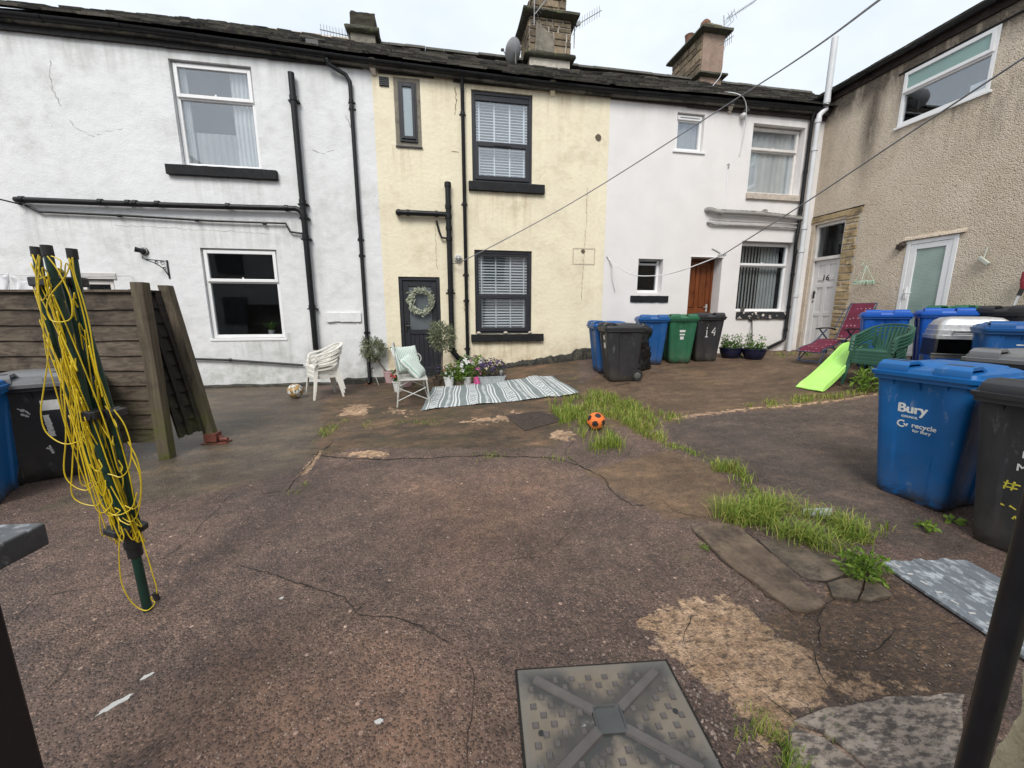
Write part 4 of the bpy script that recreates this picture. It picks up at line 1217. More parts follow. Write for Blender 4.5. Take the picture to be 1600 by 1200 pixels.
for px, py in ((190,338),(310,345),(415,350)): v = on_y(px, py); mb.lathe([(.027,-.03),(.027,.03)], 8, (v.x, WY-.05, v.z), ax=AXX)
mb.build('waste_pipe', MT['black_pipe'], hA, smooth=40)
q = [on_y(513,95), on_y(516,104), on_y(543,120), on_y(547,135)]
xd = on_y(563,360).x
mb = MB(); pts = [(xd-.34, WY-.13, EAVE_Z-.09+sag(-1.5)), (xd-.33, WY-.12, EAVE_Z-.17+sag(-1.5)), (xd-.06, WY-.06, 5.62), (xd, WY-.055, 5.52), (xd, WY-.055, 3.2), (xd+.006, WY-.055, 3.1), (xd, WY-.055, g(xd,WY)+.10), (xd-.02, WY-.10, g(xd,WY)+.03)]
mb.tube(pts, .036, 10)
for py in (162,172,375,400,520): 
    z = on_y(560, py).z; mb.lathe([(.043,-.03),(.043,.03)], 10, (xd, WY-.055, z)); bracket(mb, xd, z, .04)
mb.build('downpipe', MT['black_pipe'], hA, smooth=40)
mb = MB(); q = [on_y(298,560), on_y(360,562), on_y(475,570)]
mb.tube([(v.x, WY-.05, v.z) for v in q], .02, 8); v = on_y(362,562); mb.lathe([(.03,-.02),(.03,.02)], 8, (v.x, WY-.05, v.z), ax=AXX)
mb.build('waste_pipe', MT['black_pipe'], hA, smooth=40)
r_ = rect((510,488),(567,503)); sill(PF, r_[0], r_[1]-.02, r_[2], r_[3], .035, MT['white_stone'], hA, 'stone_block', .008)

def wall_crack(parent, pts, w, mat, d=.003):
    P = [on_y(*q) for q in pts]; path = []
    for a, b in zip(P, P[1:]):
        k = max(2, int((b-a).length/.04)); path += [a.lerp(b, j/k) + Vector((R.uniform(-.014,.014), 0, R.uniform(-.014,.014))) for j in range(k)]
    mb = MB(); prev = None
    for j, p in enumerate(path):
        ww = w*R.uniform(.2, 1.2); q = (Vector((p.x-ww/2, WY-d, p.z-ww*.4)), Vector((p.x+ww/2, WY-d, p.z+ww*.4)))
        if prev: mb.face([prev[0], prev[1], q[1], q[0]])
        prev = q
    return mb.build('hairline_crack', mat, parent)
MT['wall_crack'] = simple('wall_crack_shadow', (.44,.435,.42), .95, var=.3, scale=9, space='pos')
for pts, w in (([(80,92),(78,118),(82,140),(93,160),(100,172)], .014), ([(108,186),(116,198),(130,206),(148,213),(166,205),(196,200)], .012), ([(180,352),(230,354),(300,358),(370,362),(430,366)], .010), ([(488,235),(505,240),(530,232)], .012), ([(150,470),(146,500),(152,540)], .008), ([(540,180),(552,205),(556,220)], .02)):
    wall_crack(hA, pts, w, MT['wall_crack'])

# ---------------------------------------------------- cream house
hB = thing('terraced_house', 'cream roughcast middle house with dark grey windows and door', 'house', ((bA+bB)/2, WY, g(1, WY)), group='terraced houses along the yard')
o_slit = rect((617,124), (657,228)); o_bu = rect((736,139), (831,289)); o_bl = rect((741,390), (830,521)); o_bd = rect((622,432), (692,592))
o_bd = (o_bd[0], o_bd[1], -.2, o_bd[3])
zdoor = on_y(650, 588).z
mb = MB()
wall_panel(mb, PF, bA, bB, -.6, ZT, [(*o_slit, .03, .3), (*o_bu, .10, .5), (*o_bl, .10, .6), (*o_bd, .09, .3)])
house_shell(mb, bA, bB, (False, False))
mb.build('wall', [MT['wall_cream'], MT['interior']], hB)
# rough edge band by the smooth house
mb = MB(); n = 46; rings = []
for i in range(n+1):
    z = .5 + 5.2*i/n; w = .17 + .05*mnoise.noise(Vector((0,1,z*2.3))) + R.uniform(-.015,.015)
    rings.append([PF(bB-w, z, .004), PF(bB-w+.012, z, -.007), PF(bB-.006, z, -.010), PF(bB-.006, z, .004)])
mb.loft(rings); mb.build('edge_render', MT['wall_cream'], hB)
# broken dark plinth
mb = MB(); n = 70; rings = []
x0 = on_y(762,575).x; x1 = bB - .02
for i in range(n+1):
    x = x0 + (x1-x0)*i/n; gz = g(x, WY-.04)
    step = np.interp(x, [x0, x0+.5, x0+1.1, x1-.62, x1-.6, x1], [.02,.09,.12,.15,.24,.22])
    zt = gz + step + .03*mnoise.noise(Vector((x*5, 0, 2))) + R.uniform(-.012,.012)
    rings.append([(x, WY-.001, zt+.02), (x, WY-.025+R.uniform(-.008,.008), zt), (x, WY-.035+R.uniform(-.02,.01), (zt+gz)/2), (x, WY-.03, gz-.2), (x, WY-.001, gz-.2)])
mb.loft(rings); mb.build('plinth', [MT['plinth']], hB)
rB = roof(hB, bA-.002, bB+.002, 5, sag=sag)
ridge_tiles(rB, bA-.9, bB, MT['ridge_dark'], 4)
gutter(hB, bA, bB, sag)
fascia(hB, bA+.12, bA+1.1, 5.74, 5.86); fascia(hB, bA+1.45, bB, 5.70, 5.83)
def corbel(parent, px, py, mat, tilt=0):
    p = on_y(px, py); mb = MB()
    mb.loft([[PF(p.x-.07, p.z+.1, .02), PF(p.x+.05, p.z+.1, .02), PF(p.x+.05, p.z+.1, -.14), PF(p.x-.07, p.z+.1, -.14)],
             [PF(p.x-.06, p.z, .02), PF(p.x+.05, p.z, .02), PF(p.x+.05, p.z, -.12), PF(p.x-.06, p.z, -.12)],
             [PF(p.x-.02, p.z-.13, .02), PF(p.x+.05, p.z-.14, .02), PF(p.x+.05, p.z-.12, -.03), PF(p.x-.02, p.z-.11, -.03)]])
    return mb.build('corbel', mat, parent, bevel=.01)
corbel(hB, 583, 107, MT['pale_stone']); corbel(hB, 862, 140, MT['wall_cream'])
# wall vent
r_ = rect((592,120),(608,136)); mb = MB(); pbox(mb, PF, *r_, -.012, .002)
for k in range(5): z = r_[2] + (r_[3]-r_[2])*(k+.5)/5; pbox(mb, PF, r_[0]+.01, r_[1]-.01, z-.006, z+.012, -.03, -.012)
mb.build('wall_vent', MT['anthracite'], hB)
# slit window in a raw cement surround
u0,u1,w0,w1 = o_slit
mb = MB(); frame(mb, PF, u0-.03, u1+.03, w0-.03, w1+.04, -.004, .03, .075)
wB0 = mb.build('window', MT['chim_cement'], hB)
mb = MB(); frame(mb, PF, u0+.045, u1-.045, w0+.045, w1-.035, -.03, .02, .055); mb.build('frame', MT['anthracite'], wB0, bevel=.005)
mb = MB(); frame(mb, PF, u0+.075, u1-.075, w0+.09, w1-.07, -.05, -.01, .05); mb.build('sash', MT['anthracite'], wB0, bevel=.005)
pane(PF, u0+.12, u1-.12, w0+.13, w1-.115, -.025, MT['glass_frost'], wB0)
mb = MB(); pbox(mb, PF, u0-.04, u1+.04, w0-.05, w0-.0305, -.03, .02); mb.build('sill', MT['anthracite'], wB0)
def sash_window(house, o, rv, mat, mid, blind_rows, tapes, cat_pull=True, head=.09):
    u0,u1,w0,w1 = o
    d0 = rv-.07
    mb = MB(); frame(mb, PF, u0+.004, u1-.004, w0+.03, w1-.004, d0, rv+.012, .06)
    pbox(mb, PF, u0+.004, u1-.004, w0+.004, w0+.03, d0-.02, rv+.012)
    pbox(mb, PF, u0+.064, u1-.064, w1-.064-head, w1-.064, d0+.012, rv+.012)
    win = mb.build('window', mat, house, bevel=.005)
    wm_ = w0 + (w1-w0)*mid
    mb = MB(); frame(mb, PF, u0+.05, u1-.05, w0+.05, wm_+.03, d0-.028, d0+.02, .075)
    pbox(mb, PF, (u0+u1)/2-.17, (u0+u1)/2+.17, wm_-.028, wm_-.006, d0-.04, d0-.027)
    mb.build('lower_sash', mat, win, bevel=.006)
    mb = MB(); frame(mb, PF, u0+.058, u1-.058, wm_+.0305, w1-.058-head*.3, d0+.022, d0+.06, .028); mb.build('upper_sash', mat, win, bevel=.004)
    pane(PF, u0+.12, u1-.12, w0+.12, wm_-.04, d0+.004, MT['glass'], win)
    pane(PF, u0+.08, u1-.08, wm_+.03, w1-.10, d0+.04, MT['glass'], win)
    mb = MB(); z = w0 + .06; a = (w1-w0-.1)/blind_rows
    for k in range(blind_rows):
        z = w0 + .08 + a*(k+.5)
        th = rad(38)
        c = PF((u0+u1)/2, z, rv+.07)
        mb.obox(c, ((u1-u0)/2-.03, 0, 0), (0, .024*math.cos(th), .024*math.sin(th)), (0, -.0012*math.sin(th), .0012*math.cos(th)))
    bl = mb.build('blind', MT['blind_white'], win)
    mb = MB()
    for f in tapes:
        x = u0 + (u1-u0)*f; pbox(mb, PF, x-.014, x+.014, w0+.04, w1-.04, rv+.040, rv+.044)
    mb.build('blind_tape', MT['blind_white'], win)
    return win
wB1 = sash_window(hB, o_bu, .10, MT['anthracite'], .43, 30, (.13,.38,.64,.88))
s0 = rect((732,288),(850,306)); sill(PF, s0[0], s0[1], o_bu[2]-.17, o_bu[2]-.004, .07, MT['black_stone'], wB1)
wB2 = sash_window(hB, o_bl, .10, MT['anthracite'], .45, 28, (.13,.38,.64,.88), head=.05)
s0 = rect((736,522),(848,538)); sl_ = sill(PF, s0[0], s0[1], o_bl[2]-.16, o_bl[2]-.006, .08, MT['black_stone'], wB2)
rr = random.Random(4)
for px in (748,790,828):       # stones lying on the sill
    p = on_y(px, 519, WY-.045); mb = MB(); mb.sphere((p.x, p.y, o_bl[2]+.022), (.045,.035,.028), 9, 6)
    mb.v = [(x+rr.uniform(-.004,.004), y+rr.uniform(-.004,.004), z+rr.uniform(-.004,.004)) for x,y,z in mb.v]
    tag(mb.build('pebble', MT['pale_stone'], smooth=180), 'pale rounded stone on the black sill of the lower grey window, ' + {748:'left one',790:'middle one',828:'right one'}[px], 'stone', 'stones on the window sill')
# door
u0,u1,w0,w1 = o_bd; w0 = zdoor
mb = MB(); frame(mb, PF, u0+.004, u1-.004, w0, w1-.004, .02, .10, .065, tb=.05)
dr = mb.build('door', MT['anthracite'], hB, bevel=.005)
mb = MB(); a,b,c,d = u0+.072, u1-.072, w0+.055, w1-.075
frame(mb, PF, a, b, c, d, .045, .095, .11, tb=.13)
ms = c + (d-c)*.46
pbox(mb, PF, a+.11, b-.11, ms-.05, ms+.05, .045, .095)
k = 0; x = a+.11; nb = 5
for i in range(nb):
    w = (b-a-.22)/nb; pbox(mb, PF, x+.004, x+w-.004, c+.13, ms-.05, .058, .09); x += w
pbox(mb, PF, a+.10, b-.10, c+.12, ms-.04, .07, .095)
mb.build('leaf', MT['anthracite'], dr, bevel=.006)
pane(PF, a+.105, b-.105, ms+.045, d-.10, .065, MT['glass_door'], dr)
mb = MB(); pbox(mb, PF, u0-.05, u1+.05, w0-.14, w0-.002, -.10, .09); mb.build('step', MT['plinth'], dr, bevel=.01)
mb = MB(); mb.box(a+.02, a+.05, WY+.02, WY+.046, ms+.02, ms+.20); mb.tube([(a+.035, WY+.0, ms+.12), (a+.14, WY+.0, ms+.12)], .010, 8); mb.build('handle', MT['black_plastic'], dr)
# pipes of the cream house
x = on_y(726, 340).x; zt = EAVE_Z-.09+sag(x)
mb = MB(); mb.tube([(x, WY-.12, zt), (x, WY-.10, zt-.05), (x, WY-.06, zt-.14), (x, WY-.055, g(x,WY)+.06)], .036, 10)
for py in (180,320,430,470,545):
    z = on_y(726, py).z; mb.lathe([(.044,-.03),(.044,.03)], 10, (x, WY-.055, z)); bracket(mb, x, z, .04)
mb.build('downpipe', MT['black_pipe'], hB, smooth=40)
x = on_y(703, 420).x; y = WY-.085
zt = on_y(698, 290).z; zl = on_y(708, 545).z
mb = MB(); mb.tube([(x,y,zt), (x,y,zl+.02), (x+.01,y-.005,zl-.05), (x+.17,y-.02,zl-.24), (x+.21,y-.02,zl-.32), (x+.21,y-.02,g(x,WY)-.05)], .053, 12)
mb.lathe([(.065,-.05),(.065,.03),(.05,.04)], 12, (x,y,zt))
for py in (325,340,358,375,455,545): z = on_y(703, py).z; mb.lathe([(.064,-.035),(.064,.035)], 12, (x,y,z))
for py in (458,548): bracket(mb, x, on_y(703,py).z, .06)
zb = on_y(660, 335).z; x2 = on_y(622, 333).x
mb.build('soil_pipe', MT['black_pipe'], hB, smooth=40)
mb = MB(); mb.tube([(x2,WY+.0,zb+.01),(x2+.01,y+.03,zb+.01),(x2+.05,y,zb)] + [(x2+.05+(x-x2-.1)*k/3, y, zb) for k in (1,2,3)] + [(x,y,zb-.06)], .05, 12)
mb.sphere((x2+.02, y+.01, zb), .062, 12, 8)
for px in (638,682): v = on_y(px,336); mb.lathe([(.06,-.03),(.06,.03)], 12, (v.x,y,zb), ax=AXX)
mb.build('branch_pipe', MT['black_pipe'], hB, smooth=40)
mb = MB(); q = [on_y(682,346), on_y(686,362), on_y(690,372), on_y(702,374)]
mb.tube([(v.x, WY-.06, v.z) for v in q], .021, 8); mb.build('waste_pipe', MT['black_pipe'], hB, smooth=40)
# repaired patches on the wall
r_ = rect((895,387),(929,414)); mb = MB(); frame(mb, PF, r_[0], r_[1], r_[2], r_[3], -.006, .004, .022); mb.build('render_patch', MT['band'], hB)
for px, py, s in ((935,215,.065),(911,393,.045)):
    p = on_y(px, py); mb = MB()
    for sg in (0,):
        ring = [(p.x + s*math.cos(2*PI*j/14)*R.uniform(.8,1.15), p.z + s*math.sin(2*PI*j/14)*R.uniform(.8,1.15)) for j in range(14)]
    mb.loft([[PF(a_, b_, .003) for a_, b_ in ring], [PF(a_, b_, -.006) for a_, b_ in ring]])
    mb.build('bare_patch', MT['iron_cover'] if False else MT['pot_brown'], hB)

MT['cream_crack'] = simple('cream_crack_shadow', (.30,.23,.14), .95, var=.3, scale=9, space='pos')
for pts, w in (([(680,345),(681,380),(683,425)], .010), ([(711,135),(713,160),(711,182)], .022), ([(706,236),(716,237),(722,236)], .018), ([(918,295),(916,345),(912,400),(908,470)], .010), ([(725,470),(726,490)], .02), ([(899,452),(912,440)], .010)):
    wall_crack(hB, pts, w, MT['cream_crack'])

# ---------------------------------------------------- smooth white house
hC = thing('terraced_house', 'smooth pinkish white house with brown front door in a recess', 'house', ((bB+WX)/2, WY, g(6, WY)), group='terraced houses along the yard')
o_c1 = rect((1059,175),(1097,238)); o_c2 = rect((1178,192),(1246,306)); o_c3 = rect((998,404),(1033,458)); o_c4 = rect((1160,376),(1228,487)); o_cd = rect((1079,402),(1130,560))
o_cd = (on_y(1080,404).x, on_y(1129,404).x, -.2, on_y(1100,402).z)
mb = MB()
wall_panel(mb, PF, bB, WX+.4, -.6, ZT, [(*o_c1, .12, .4), (*o_c2, .20, .5), (*o_c3, .20, .6), (*o_c4, .20, 1.0), (*o_cd, .32, .3)])
house_shell(mb, bB, WX+3.2, (False, True))
mb.build('wall', [MT['wall_smooth'], MT['interior']], hC)
rC = roof(hC, bB-.0, WX+3.0, 8, sag=sag)
ridge_tiles(rC, bB, WX+3.0, MT['ridge_dark'], 6)
gutter(hC, bB, WX-.05, sag)
fascia(hC, bB+.003, WX-.02, 5.68, 5.83, MT['brown_wood_dark'])
corbel(hC, 1138, 168, MT['pale_stone'])
wC1 = tilt_window(hC, PF, o_c1, .12, MT['upvc'], .16)
mb = MB(); pbox(mb, PF, o_c1[0]-.06, o_c1[1]+.06, o_c1[2]-.04, o_c1[2]-.002, -.03, .1); mb.build('sill', MT['upvc'], wC1, bevel=.004)
curtain(PF, wC1, o_c1[0]+.03, o_c1[1]-.03, o_c1[2]+.02, o_c1[3]-.03, .17, MT['curtain_grey'], 4)
wC2 = tilt_window(hC, PF, o_c2, .20, MT['upvc_old'], .34)
curtain(PF, wC2, o_c2[0]+.03, o_c2[1]-.03, o_c2[2]+.02, o_c2[3]-.03, .208, MT['curtain'], 9, .008)
s0 = rect((1165,307),(1250,320)); sill(PF, s0[0], s0[1], o_c2[2]-.13, o_c2[2]-.003, .05, MT['pale_stone'], wC2)
wC3 = tilt_window(hC, PF, o_c3, .20, MT['upvc'], .12, glassm='glass_dark')
s0 = rect((985,460),(1043,474)); sill(PF, s0[0], s0[1], o_c3[2]-.20, o_c3[2]-.06, .03, MT['black_stone'], wC3)
wC4 = tilt_window(hC, PF, o_c4, .20, MT['upvc'], .33, glassm='glass_dark')
mb = MB(); k = 0; x = o_c4[0]+.05
while x < o_c4[1]-.05:
    a_ = rad(30 if x < o_c4[0] + .75 else 10)
    c = PF(x, (o_c4[2]+o_c4[3])/2, .30)
    mb.obox(c, (.044*math.cos(a_), .044*math.sin(a_), 0), (0,0,(o_c4[3]-o_c4[2])/2-.03), (.001*math.sin(a_), -.001*math.cos(a_), 0)); x += .085
mb.build('blind', MT['curtain'], wC4)
s0 = rect((1150,488),(1228,498)); sill(PF, s0[0], s0[1], o_c4[2]-.17, o_c4[2]-.004, .045, MT['flaked_stone'], wC4)
# brown door at the back of its recess
PFd = lambda u, w, d: PF(u, w, d - .10)
u0,u1,w0,w1 = o_cd; w0 = g((u0+u1)/2, WY) + .06
mb = MB(); frame(mb, PFd, u0+.003, u1-.003, w0, w1-.003, .36, .43, .05)
dC = mb.build('door', MT['door_wood'], hC)
a,b,c,d = u0+.055, u1-.055, w0+.03, w1-.06
mb = MB(); pbox(mb, PFd, a, b, c, d, .40, .43)
st = .10; mx = (a+b)/2; mz = c+(d-c)*.44
frame(mb, PFd, a, b, c, d, .375, .40, st); pbox(mb, PFd, mx-.045, mx+.045, c+st, d-st, .3755, .40); pbox(mb, PFd, a+st, b-st, mz-.07, mz+.07, .3745, .40)
for (p0,p1) in ((a+st+.025, mx-.07),(mx+.07, b-st-.025)):
    for (q0,q1) in ((c+st+.025, mz-.095),(mz+.095, d-st-.025)):
        pbox(mb, PFd, p0, p1, q0, q1, .383, .40)
mb.build('leaf', MT['door_wood'], dC, bevel=.008)
mb = MB(); pbox(mb, PFd, b-.075, b-.03, mz+.0, mz+.17, .365, .374); mb.tube([PFd(b-.05, mz+.1, .34), PFd(b-.15, mz+.1, .34)], .010, 8); mb.build('handle', MT['chrome'], dC)
mb = MB(); pbox(mb, PF, u0-.01, u1+.02, w1+.0, w1+.012, -.02, .02); mb.build('lintel_drip', MT['wall_smooth'], dC)
# pipes of the smooth house
x = on_y(1249, 380).x; zt = EAVE_Z-.09+sag(x)
xp = on_y(1263, 232, WY-.075).x
mb = MB(); zlo = on_y(1228, 528).z
mb.tube([(xp, WY-.12, zt), (xp, WY-.08, zt-.12), (xp, WY-.075, 3.42), (xp-.03, WY-.09, 3.30), (xp-.03, WY-.085, 3.0), (xp, WY-.07, 2.85), (xp, WY-.07, zlo), (xp-.04, WY-.07, zlo-.06), (xp-.42, WY-.08, zlo-.22), (xp-.5, WY-.1, zlo-.26)], .036, 10)
for py in (270,330,345,395,430,480,515):
    z = on_y(1250, py).z; mb.lathe([(.045,-.035),(.045,.035)], 10, (xp-(0 if z < 2.9 else .03 if z < 3.35 else 0), WY-.075, z))
mb.build('downpipe', MT['black_pipe'], hC, smooth=40)
mb = MB(); q = [on_y(1103,328), on_y(1116,332), on_y(1180,335), on_y(1250,343)]
mb.tube([(q[0].x, WY-.0, q[0].z), (q[0].x+.02, WY-.07, q[0].z)] + [(v.x, WY-.085, v.z) for v in q[1:]], .052, 12)
for px in (1122,1190): v = on_y(px, 333); mb.lathe([(.06,-.03),(.06,.03)], 12, (v.x, WY-.085, v.z), ax=AXX)
mb.build('soil_pipe', MT['mossy_pipe'], hC, smooth=40)
mb = MB(); q = [on_y(1105,348), on_y(1112,351), on_y(1170,353), on_y(1244,357), on_y(1246,366)]
mb.tube([(q[0].x, WY, q[0].z)] + [(v.x, WY-.05, v.z) for v in q], .024, 8)
q = [on_y(1105,346), on_y(1140,349), on_y(1200,351), on_y(1244,353)]
mb.tube([(v.x, WY-.06, v.z+.03) for v in q], .014, 8)
mb.build('waste_pipe', MT['rusty_pipe'], hC, smooth=40)
mb = MB(); a, b = on_y(1137,262), on_y(1133,328)
mb.tube([(a.x, WY-.012, a.z), (a.x, WY-.012, b.z)], .012, 6); mb.build('conduit', MT['upvc'], hC, smooth=40)
mb = MB(); mb.tube([(a.x-.01, WY, a.z+.06), (a.x-.01, WY-.05, a.z+.06), (a.x-.01, WY-.05, a.z+.0), (a.x, WY-.015, a.z-.03)], .008, 6); mb.build('hook', MT['black_plastic'], hC)

# ---------------------------------------------------- pebbledash house on the right
hD = thing('side_house', 'beige pebbledash house standing at right angles with white windows and two white doors', 'house', (WX, 5, g(WX-.1, 5)))
o_dw = rect((1409,108),(1566,192), on_x); o_dd = rect((1403,378),(1502,500), on_x); o_36 = rect((1240,350),(1321,540), on_x)
y0 = on_x(1409,150).y; y1 = on_x(1557,90).y
zt_ = on_x(1495,73).z; zb_ = on_x(1480,168).z
o_dw = (y1, y0, zb_, zt_)
yd0 = on_x(1409,430).y; yd1 = on_x(1488,430).y; ztd = on_x(1460,371).z; zfl = .70
o_dd = (yd1, yd0, zfl, ztd)
ya = on_x(1322,345).y; yb = on_x(1258,345).y
zlt = on_x(1300,346).z
o_36 = (ya, WY-.085, .0, zlt)
DT = on_x(1450,78).z + .02
DT = 6.12
mb = MB()
YN = -1.5
wall_panel(mb, PS, YN, WY+4.0, -.6, DT, [(*o_dw, .05, .6), (*o_dd, .10, .4), (*o_36, .16, .4)])
mb.face([(WX,YN,-.6),(WX+7,YN,-.6),(WX+7,YN,DT),(WX,YN,DT)]); mb.face([(WX+7,YN,-.6),(WX+7,WY+4,-.6),(WX+7,WY+4,DT),(WX+7,YN,DT)]); mb.face([(WX,WY+4,2),(WX+7,WY+4,2),(WX+7,WY+4,DT),(WX,WY+4,DT)])
mb.build('wall', [MT['pebble'], MT['interior']], hD)
mb = MB()   # roof: low slope of slates behind the gutter
rr = random.Random(12)
for c in range(14):
    y = YN
    while y < WY+4:
        w = rr.uniform(.22,.45); a_, b_ = y, min(y+w-.005, WY+4)
        x0_, x1_ = WX-.12+c*.25, WX-.12+c*.25+.36
        zf = lambda x: DT+.10+(x-WX)*.58
        k = rr.uniform(0,.02)
        p = [Vector((x0_,a_,zf(x0_)+.02+k)), Vector((x0_,b_,zf(x0_)+.02+k)), Vector((x1_,b_,zf(x1_))), Vector((x1_,a_,zf(x1_)))]
        mb.loft([p, [v+Vector((-.01,0,.022)) for v in p]]); y += w
mb.face([(WX-.1,YN,DT+.05),(WX+3.5,YN,DT+2.1),(WX+3.5,WY+4,DT+2.1),(WX-.1,WY+4,DT+.05)])
mb.face([(WX+7.1,YN,DT+.05),(WX+3.5,YN,DT+2.1),(WX+3.5,WY+4,DT+2.1),(WX+7.1,WY+4,DT+.05)])
mb.build('roof', MT['slate'], hD)
mb = MB(); mb.box(WX-.045, WX-.002, YN, WY+.05, DT-.10, DT+.07); mb.box(WX-.10, WX-.045, YN, WY+.05, DT+.03, DT+.055); mb.build('fascia', MT['brown_wood_dark'], hD)
mb = MB(); rings = []; r = .062
for i in range(24):
    y = YN + (WY+.55-YN)*i/23; z = DT+.07+.006*math.sin(i*1.7); x = WX-.115
    ring = [Vector((x + r*math.cos(a), y, z + r*math.sin(a))) for a in [PI + PI*k/8 for k in range(9)]] + [Vector((x + (r-.008)*math.cos(a), y, z + (r-.008)*math.sin(a))) for a in [2*PI - PI*k/8 for k in range(9)]]
    rings.append(ring)
mb.loft(rings)
for y in (7.3,6.4,5.4,4.3): mb.box(WX-.19, WX-.04, y-.03, y+.03, DT+.005, DT+.012)
mb.build('gutter', MT['black_pipe'], hD, smooth=40)
# upper window
u0,u1,w0,w1 = o_dw
mb = MB(); frame(mb, PS, u0+.004, u1-.004, w0+.004, w1-.004, -.012, .06, .055)
wt = w0 + (w1-w0)*.60
pbox(mb, PS, u0+.055, u1-.055, wt-.025, wt+.025, -.01, .055)
wD = mb.build('window', MT['upvc'], hD, bevel=.005)
mb = MB(); frame(mb, PS, u0+.03, u1-.03, wt+.002, w1-.03, -.045, .012, .055); mb.build('top_sash', MT['upvc'], wD, bevel=.006)
pane(PS, u0+.08, u1-.08, wt+.05, w1-.08, -.02, MT['green_blind'], wD)
pane(PS, u0+.05, u1-.05, w0+.05, wt-.02, .02, MT['glass'], wD)
mb = MB(); pbox(mb, PS, u0-.03, u1+.03, w0-.04, w0-.001, -.035, .04); mb.build('sill', MT['upvc'], wD, bevel=.004)
mb = MB(); pbox(mb, PS, u0-.25, u1+.10, w1+.005, w1+.03, -.02, .02); mb.build('drip_strip', MT['black_wood'], wD)
mb = MB(); pbox(mb, PS, u0+.10, u0+.34, w0+.06, w0+.24, .12, .135); tag(mb.build('card', MT['blind_white']), 'pale sheet of card standing inside the upper window of the pebbledash house', 'card')
# glazed white door
u0,u1,w0,w1 = o_dd
mb = MB(); frame(mb, PS, u0+.003, u1-.003, w0, w1-.003, -.01, .09, .065)
dD = mb.build('door', MT['upvc'], hD, bevel=.005)
a,b,c,d = u0+.07, u1-.07, w0+.06, w1-.07
mb = MB(); frame(mb, PS, a, b, c, d, .0, .06, .095, tb=.5); mb.build('leaf', MT['upvc'], dD, bevel=.006)
pane(PS, a+.09, b-.09, c+.49, d-.09, .025, MT['mesh_glass'], dD)
mb = MB(); hz = on_x(1412,458).z; pbox(mb, PS, b-.06, b-.03, hz-.1, hz+.1, -.02, .0); mb.tube([PS(b-.045, hz, -.05), PS(b-.16, hz, -.05)], .010, 8); mb.tube([PS(b-.045, hz, .0), PS(b-.045, hz, -.05)], .010, 8); mb.build('handle', MT['upvc'], dD)
mb = MB(); rings = []
for i in range(13):
    u = u0-.08 + (u1+.14-u0)*i/12; j = lambda: R.uniform(-.01,.01)
    rings.append([PS(u, w1+.012, .02), PS(u, w1+.012+j()*.3, -.045+j()), PS(u, w1+.06+j(), -.035+j()), PS(u, w1+.09+j(), .02)])
mb.loft(rings); mb.build('lintel', MT['pebble'], dD, smooth=60)
p = on_x(1409,385); mb = MB(); mb.sphere((WX-.03, p.y, p.z), (.05,.08,.07), 9, 6); mb.v = [(x+R.uniform(-.02,.02), y+R.uniform(-.02,.02), z+R.uniform(-.02,.02)) for x,y,z in mb.v]; mb.build('broken_lintel_end', MT['iron_cover'], dD)
# door 16 with its fanlight, stone lintel and quoins
u0,u1,w0,w1 = o_36; wf = .66
mb = MB(); frame(mb, PS, u0+.003, u1-.003, wf, w1-.003, .05, .15, .06)
ztr = on_x(1296, 402).z
pbox(mb, PS, u0+.06, u1-.06, ztr-.035, ztr+.035, .035, .15)
d16 = mb.build('door', MT['upvc_old'], hD, bevel=.006)
pane(PS, u0+.055, u1-.055, ztr+.03, w1-.055, .10, MT['glass_dark'], d16)
a,b,c,d = u0+.063, u1-.063, wf+.01, ztr-.038
mb = MB(); pbox(mb, PS, a, b, c, d, .115, .15)
mx = (a+b)/2; st = .10
frame(mb, PS, a, b, c, d, .095, .115, st); pbox(mb, PS, mx-.05, mx+.05, c+st, d-st, .0955, .115)
zz = [c+(d-c)*f for f in (.40,.72,.80)]
for z in zz: pbox(mb, PS, a+st, b-st, z-.045, z+.045, .0945, .115)
mb.build('leaf', MT['door_white'], d16, bevel=.008)
mb = MB(); hz = on_x(1266,458).z; pbox(mb, PS, b-.075, b-.04, hz-.12, hz+.05, .082, .094); mb.tube([PS(b-.055,hz,.06), PS(b-.13,hz,.06)], .010, 8); mb.tube([PS(b-.055,hz,.094), PS(b-.055,hz,.06)], .010, 8)
mb.lathe([(.016,0),(.016,.012)], 10, PS(b-.055, hz-.19, .094), ax=Matrix(((0,0,-1),(0,1,0),(1,0,0)))); mb.build('handle', MT['black_plastic'], d16)
MSIDE = lambda y, z, d: Matrix(((0,0,-1,WX+d),(-1,0,0,y),(0,1,0,z),(0,0,0,1)))
pn = on_x(1288, 434)
text('16', .17, MT['number_black'], d16, wm(d16).inverted() @ MSIDE(mx, pn.z, .091), 'number', offset=.004)
mb = MB(); rr = random.Random(31)
yq0, yq1 = u0-.30, u0-.002
z = .66
while z < w1+.02:
    h = rr.uniform(.06,.17); two = rr.random() < .35
    split = [yq0+rr.uniform(-.02,.03), (yq0+yq1)/2+rr.uniform(-.05,.05), yq1] if two else [yq0+rr.uniform(-.03,.03), yq1]
    for s0_, s1_ in zip(split, split[1:]):
        j = lambda: rr.uniform(-.012,.012)
        zt2 = min(z+h-.012, w1+.05)
        mb.loft([[PS(s0_+.008+j()*.4, z+j()*.5, .03), PS(s1_-.006, z+j()*.5, .03), PS(s1_-.006, zt2+j()*.5, .03), PS(s0_+.008, zt2+j()*.5, .03)],
                 [PS(s0_+.012+j()*.4, z+.008+j()*.5, -.022+j()), PS(s1_-.006, z+.008+j()*.5, -.022+j()), PS(s1_-.006, zt2-.008+j()*.5, -.022+j()), PS(s0_+.012, zt2-.008+j()*.5, -.022+j())]])
    z += h
mb.build('quoins', MT['quoin'], hD, bevel=.012)
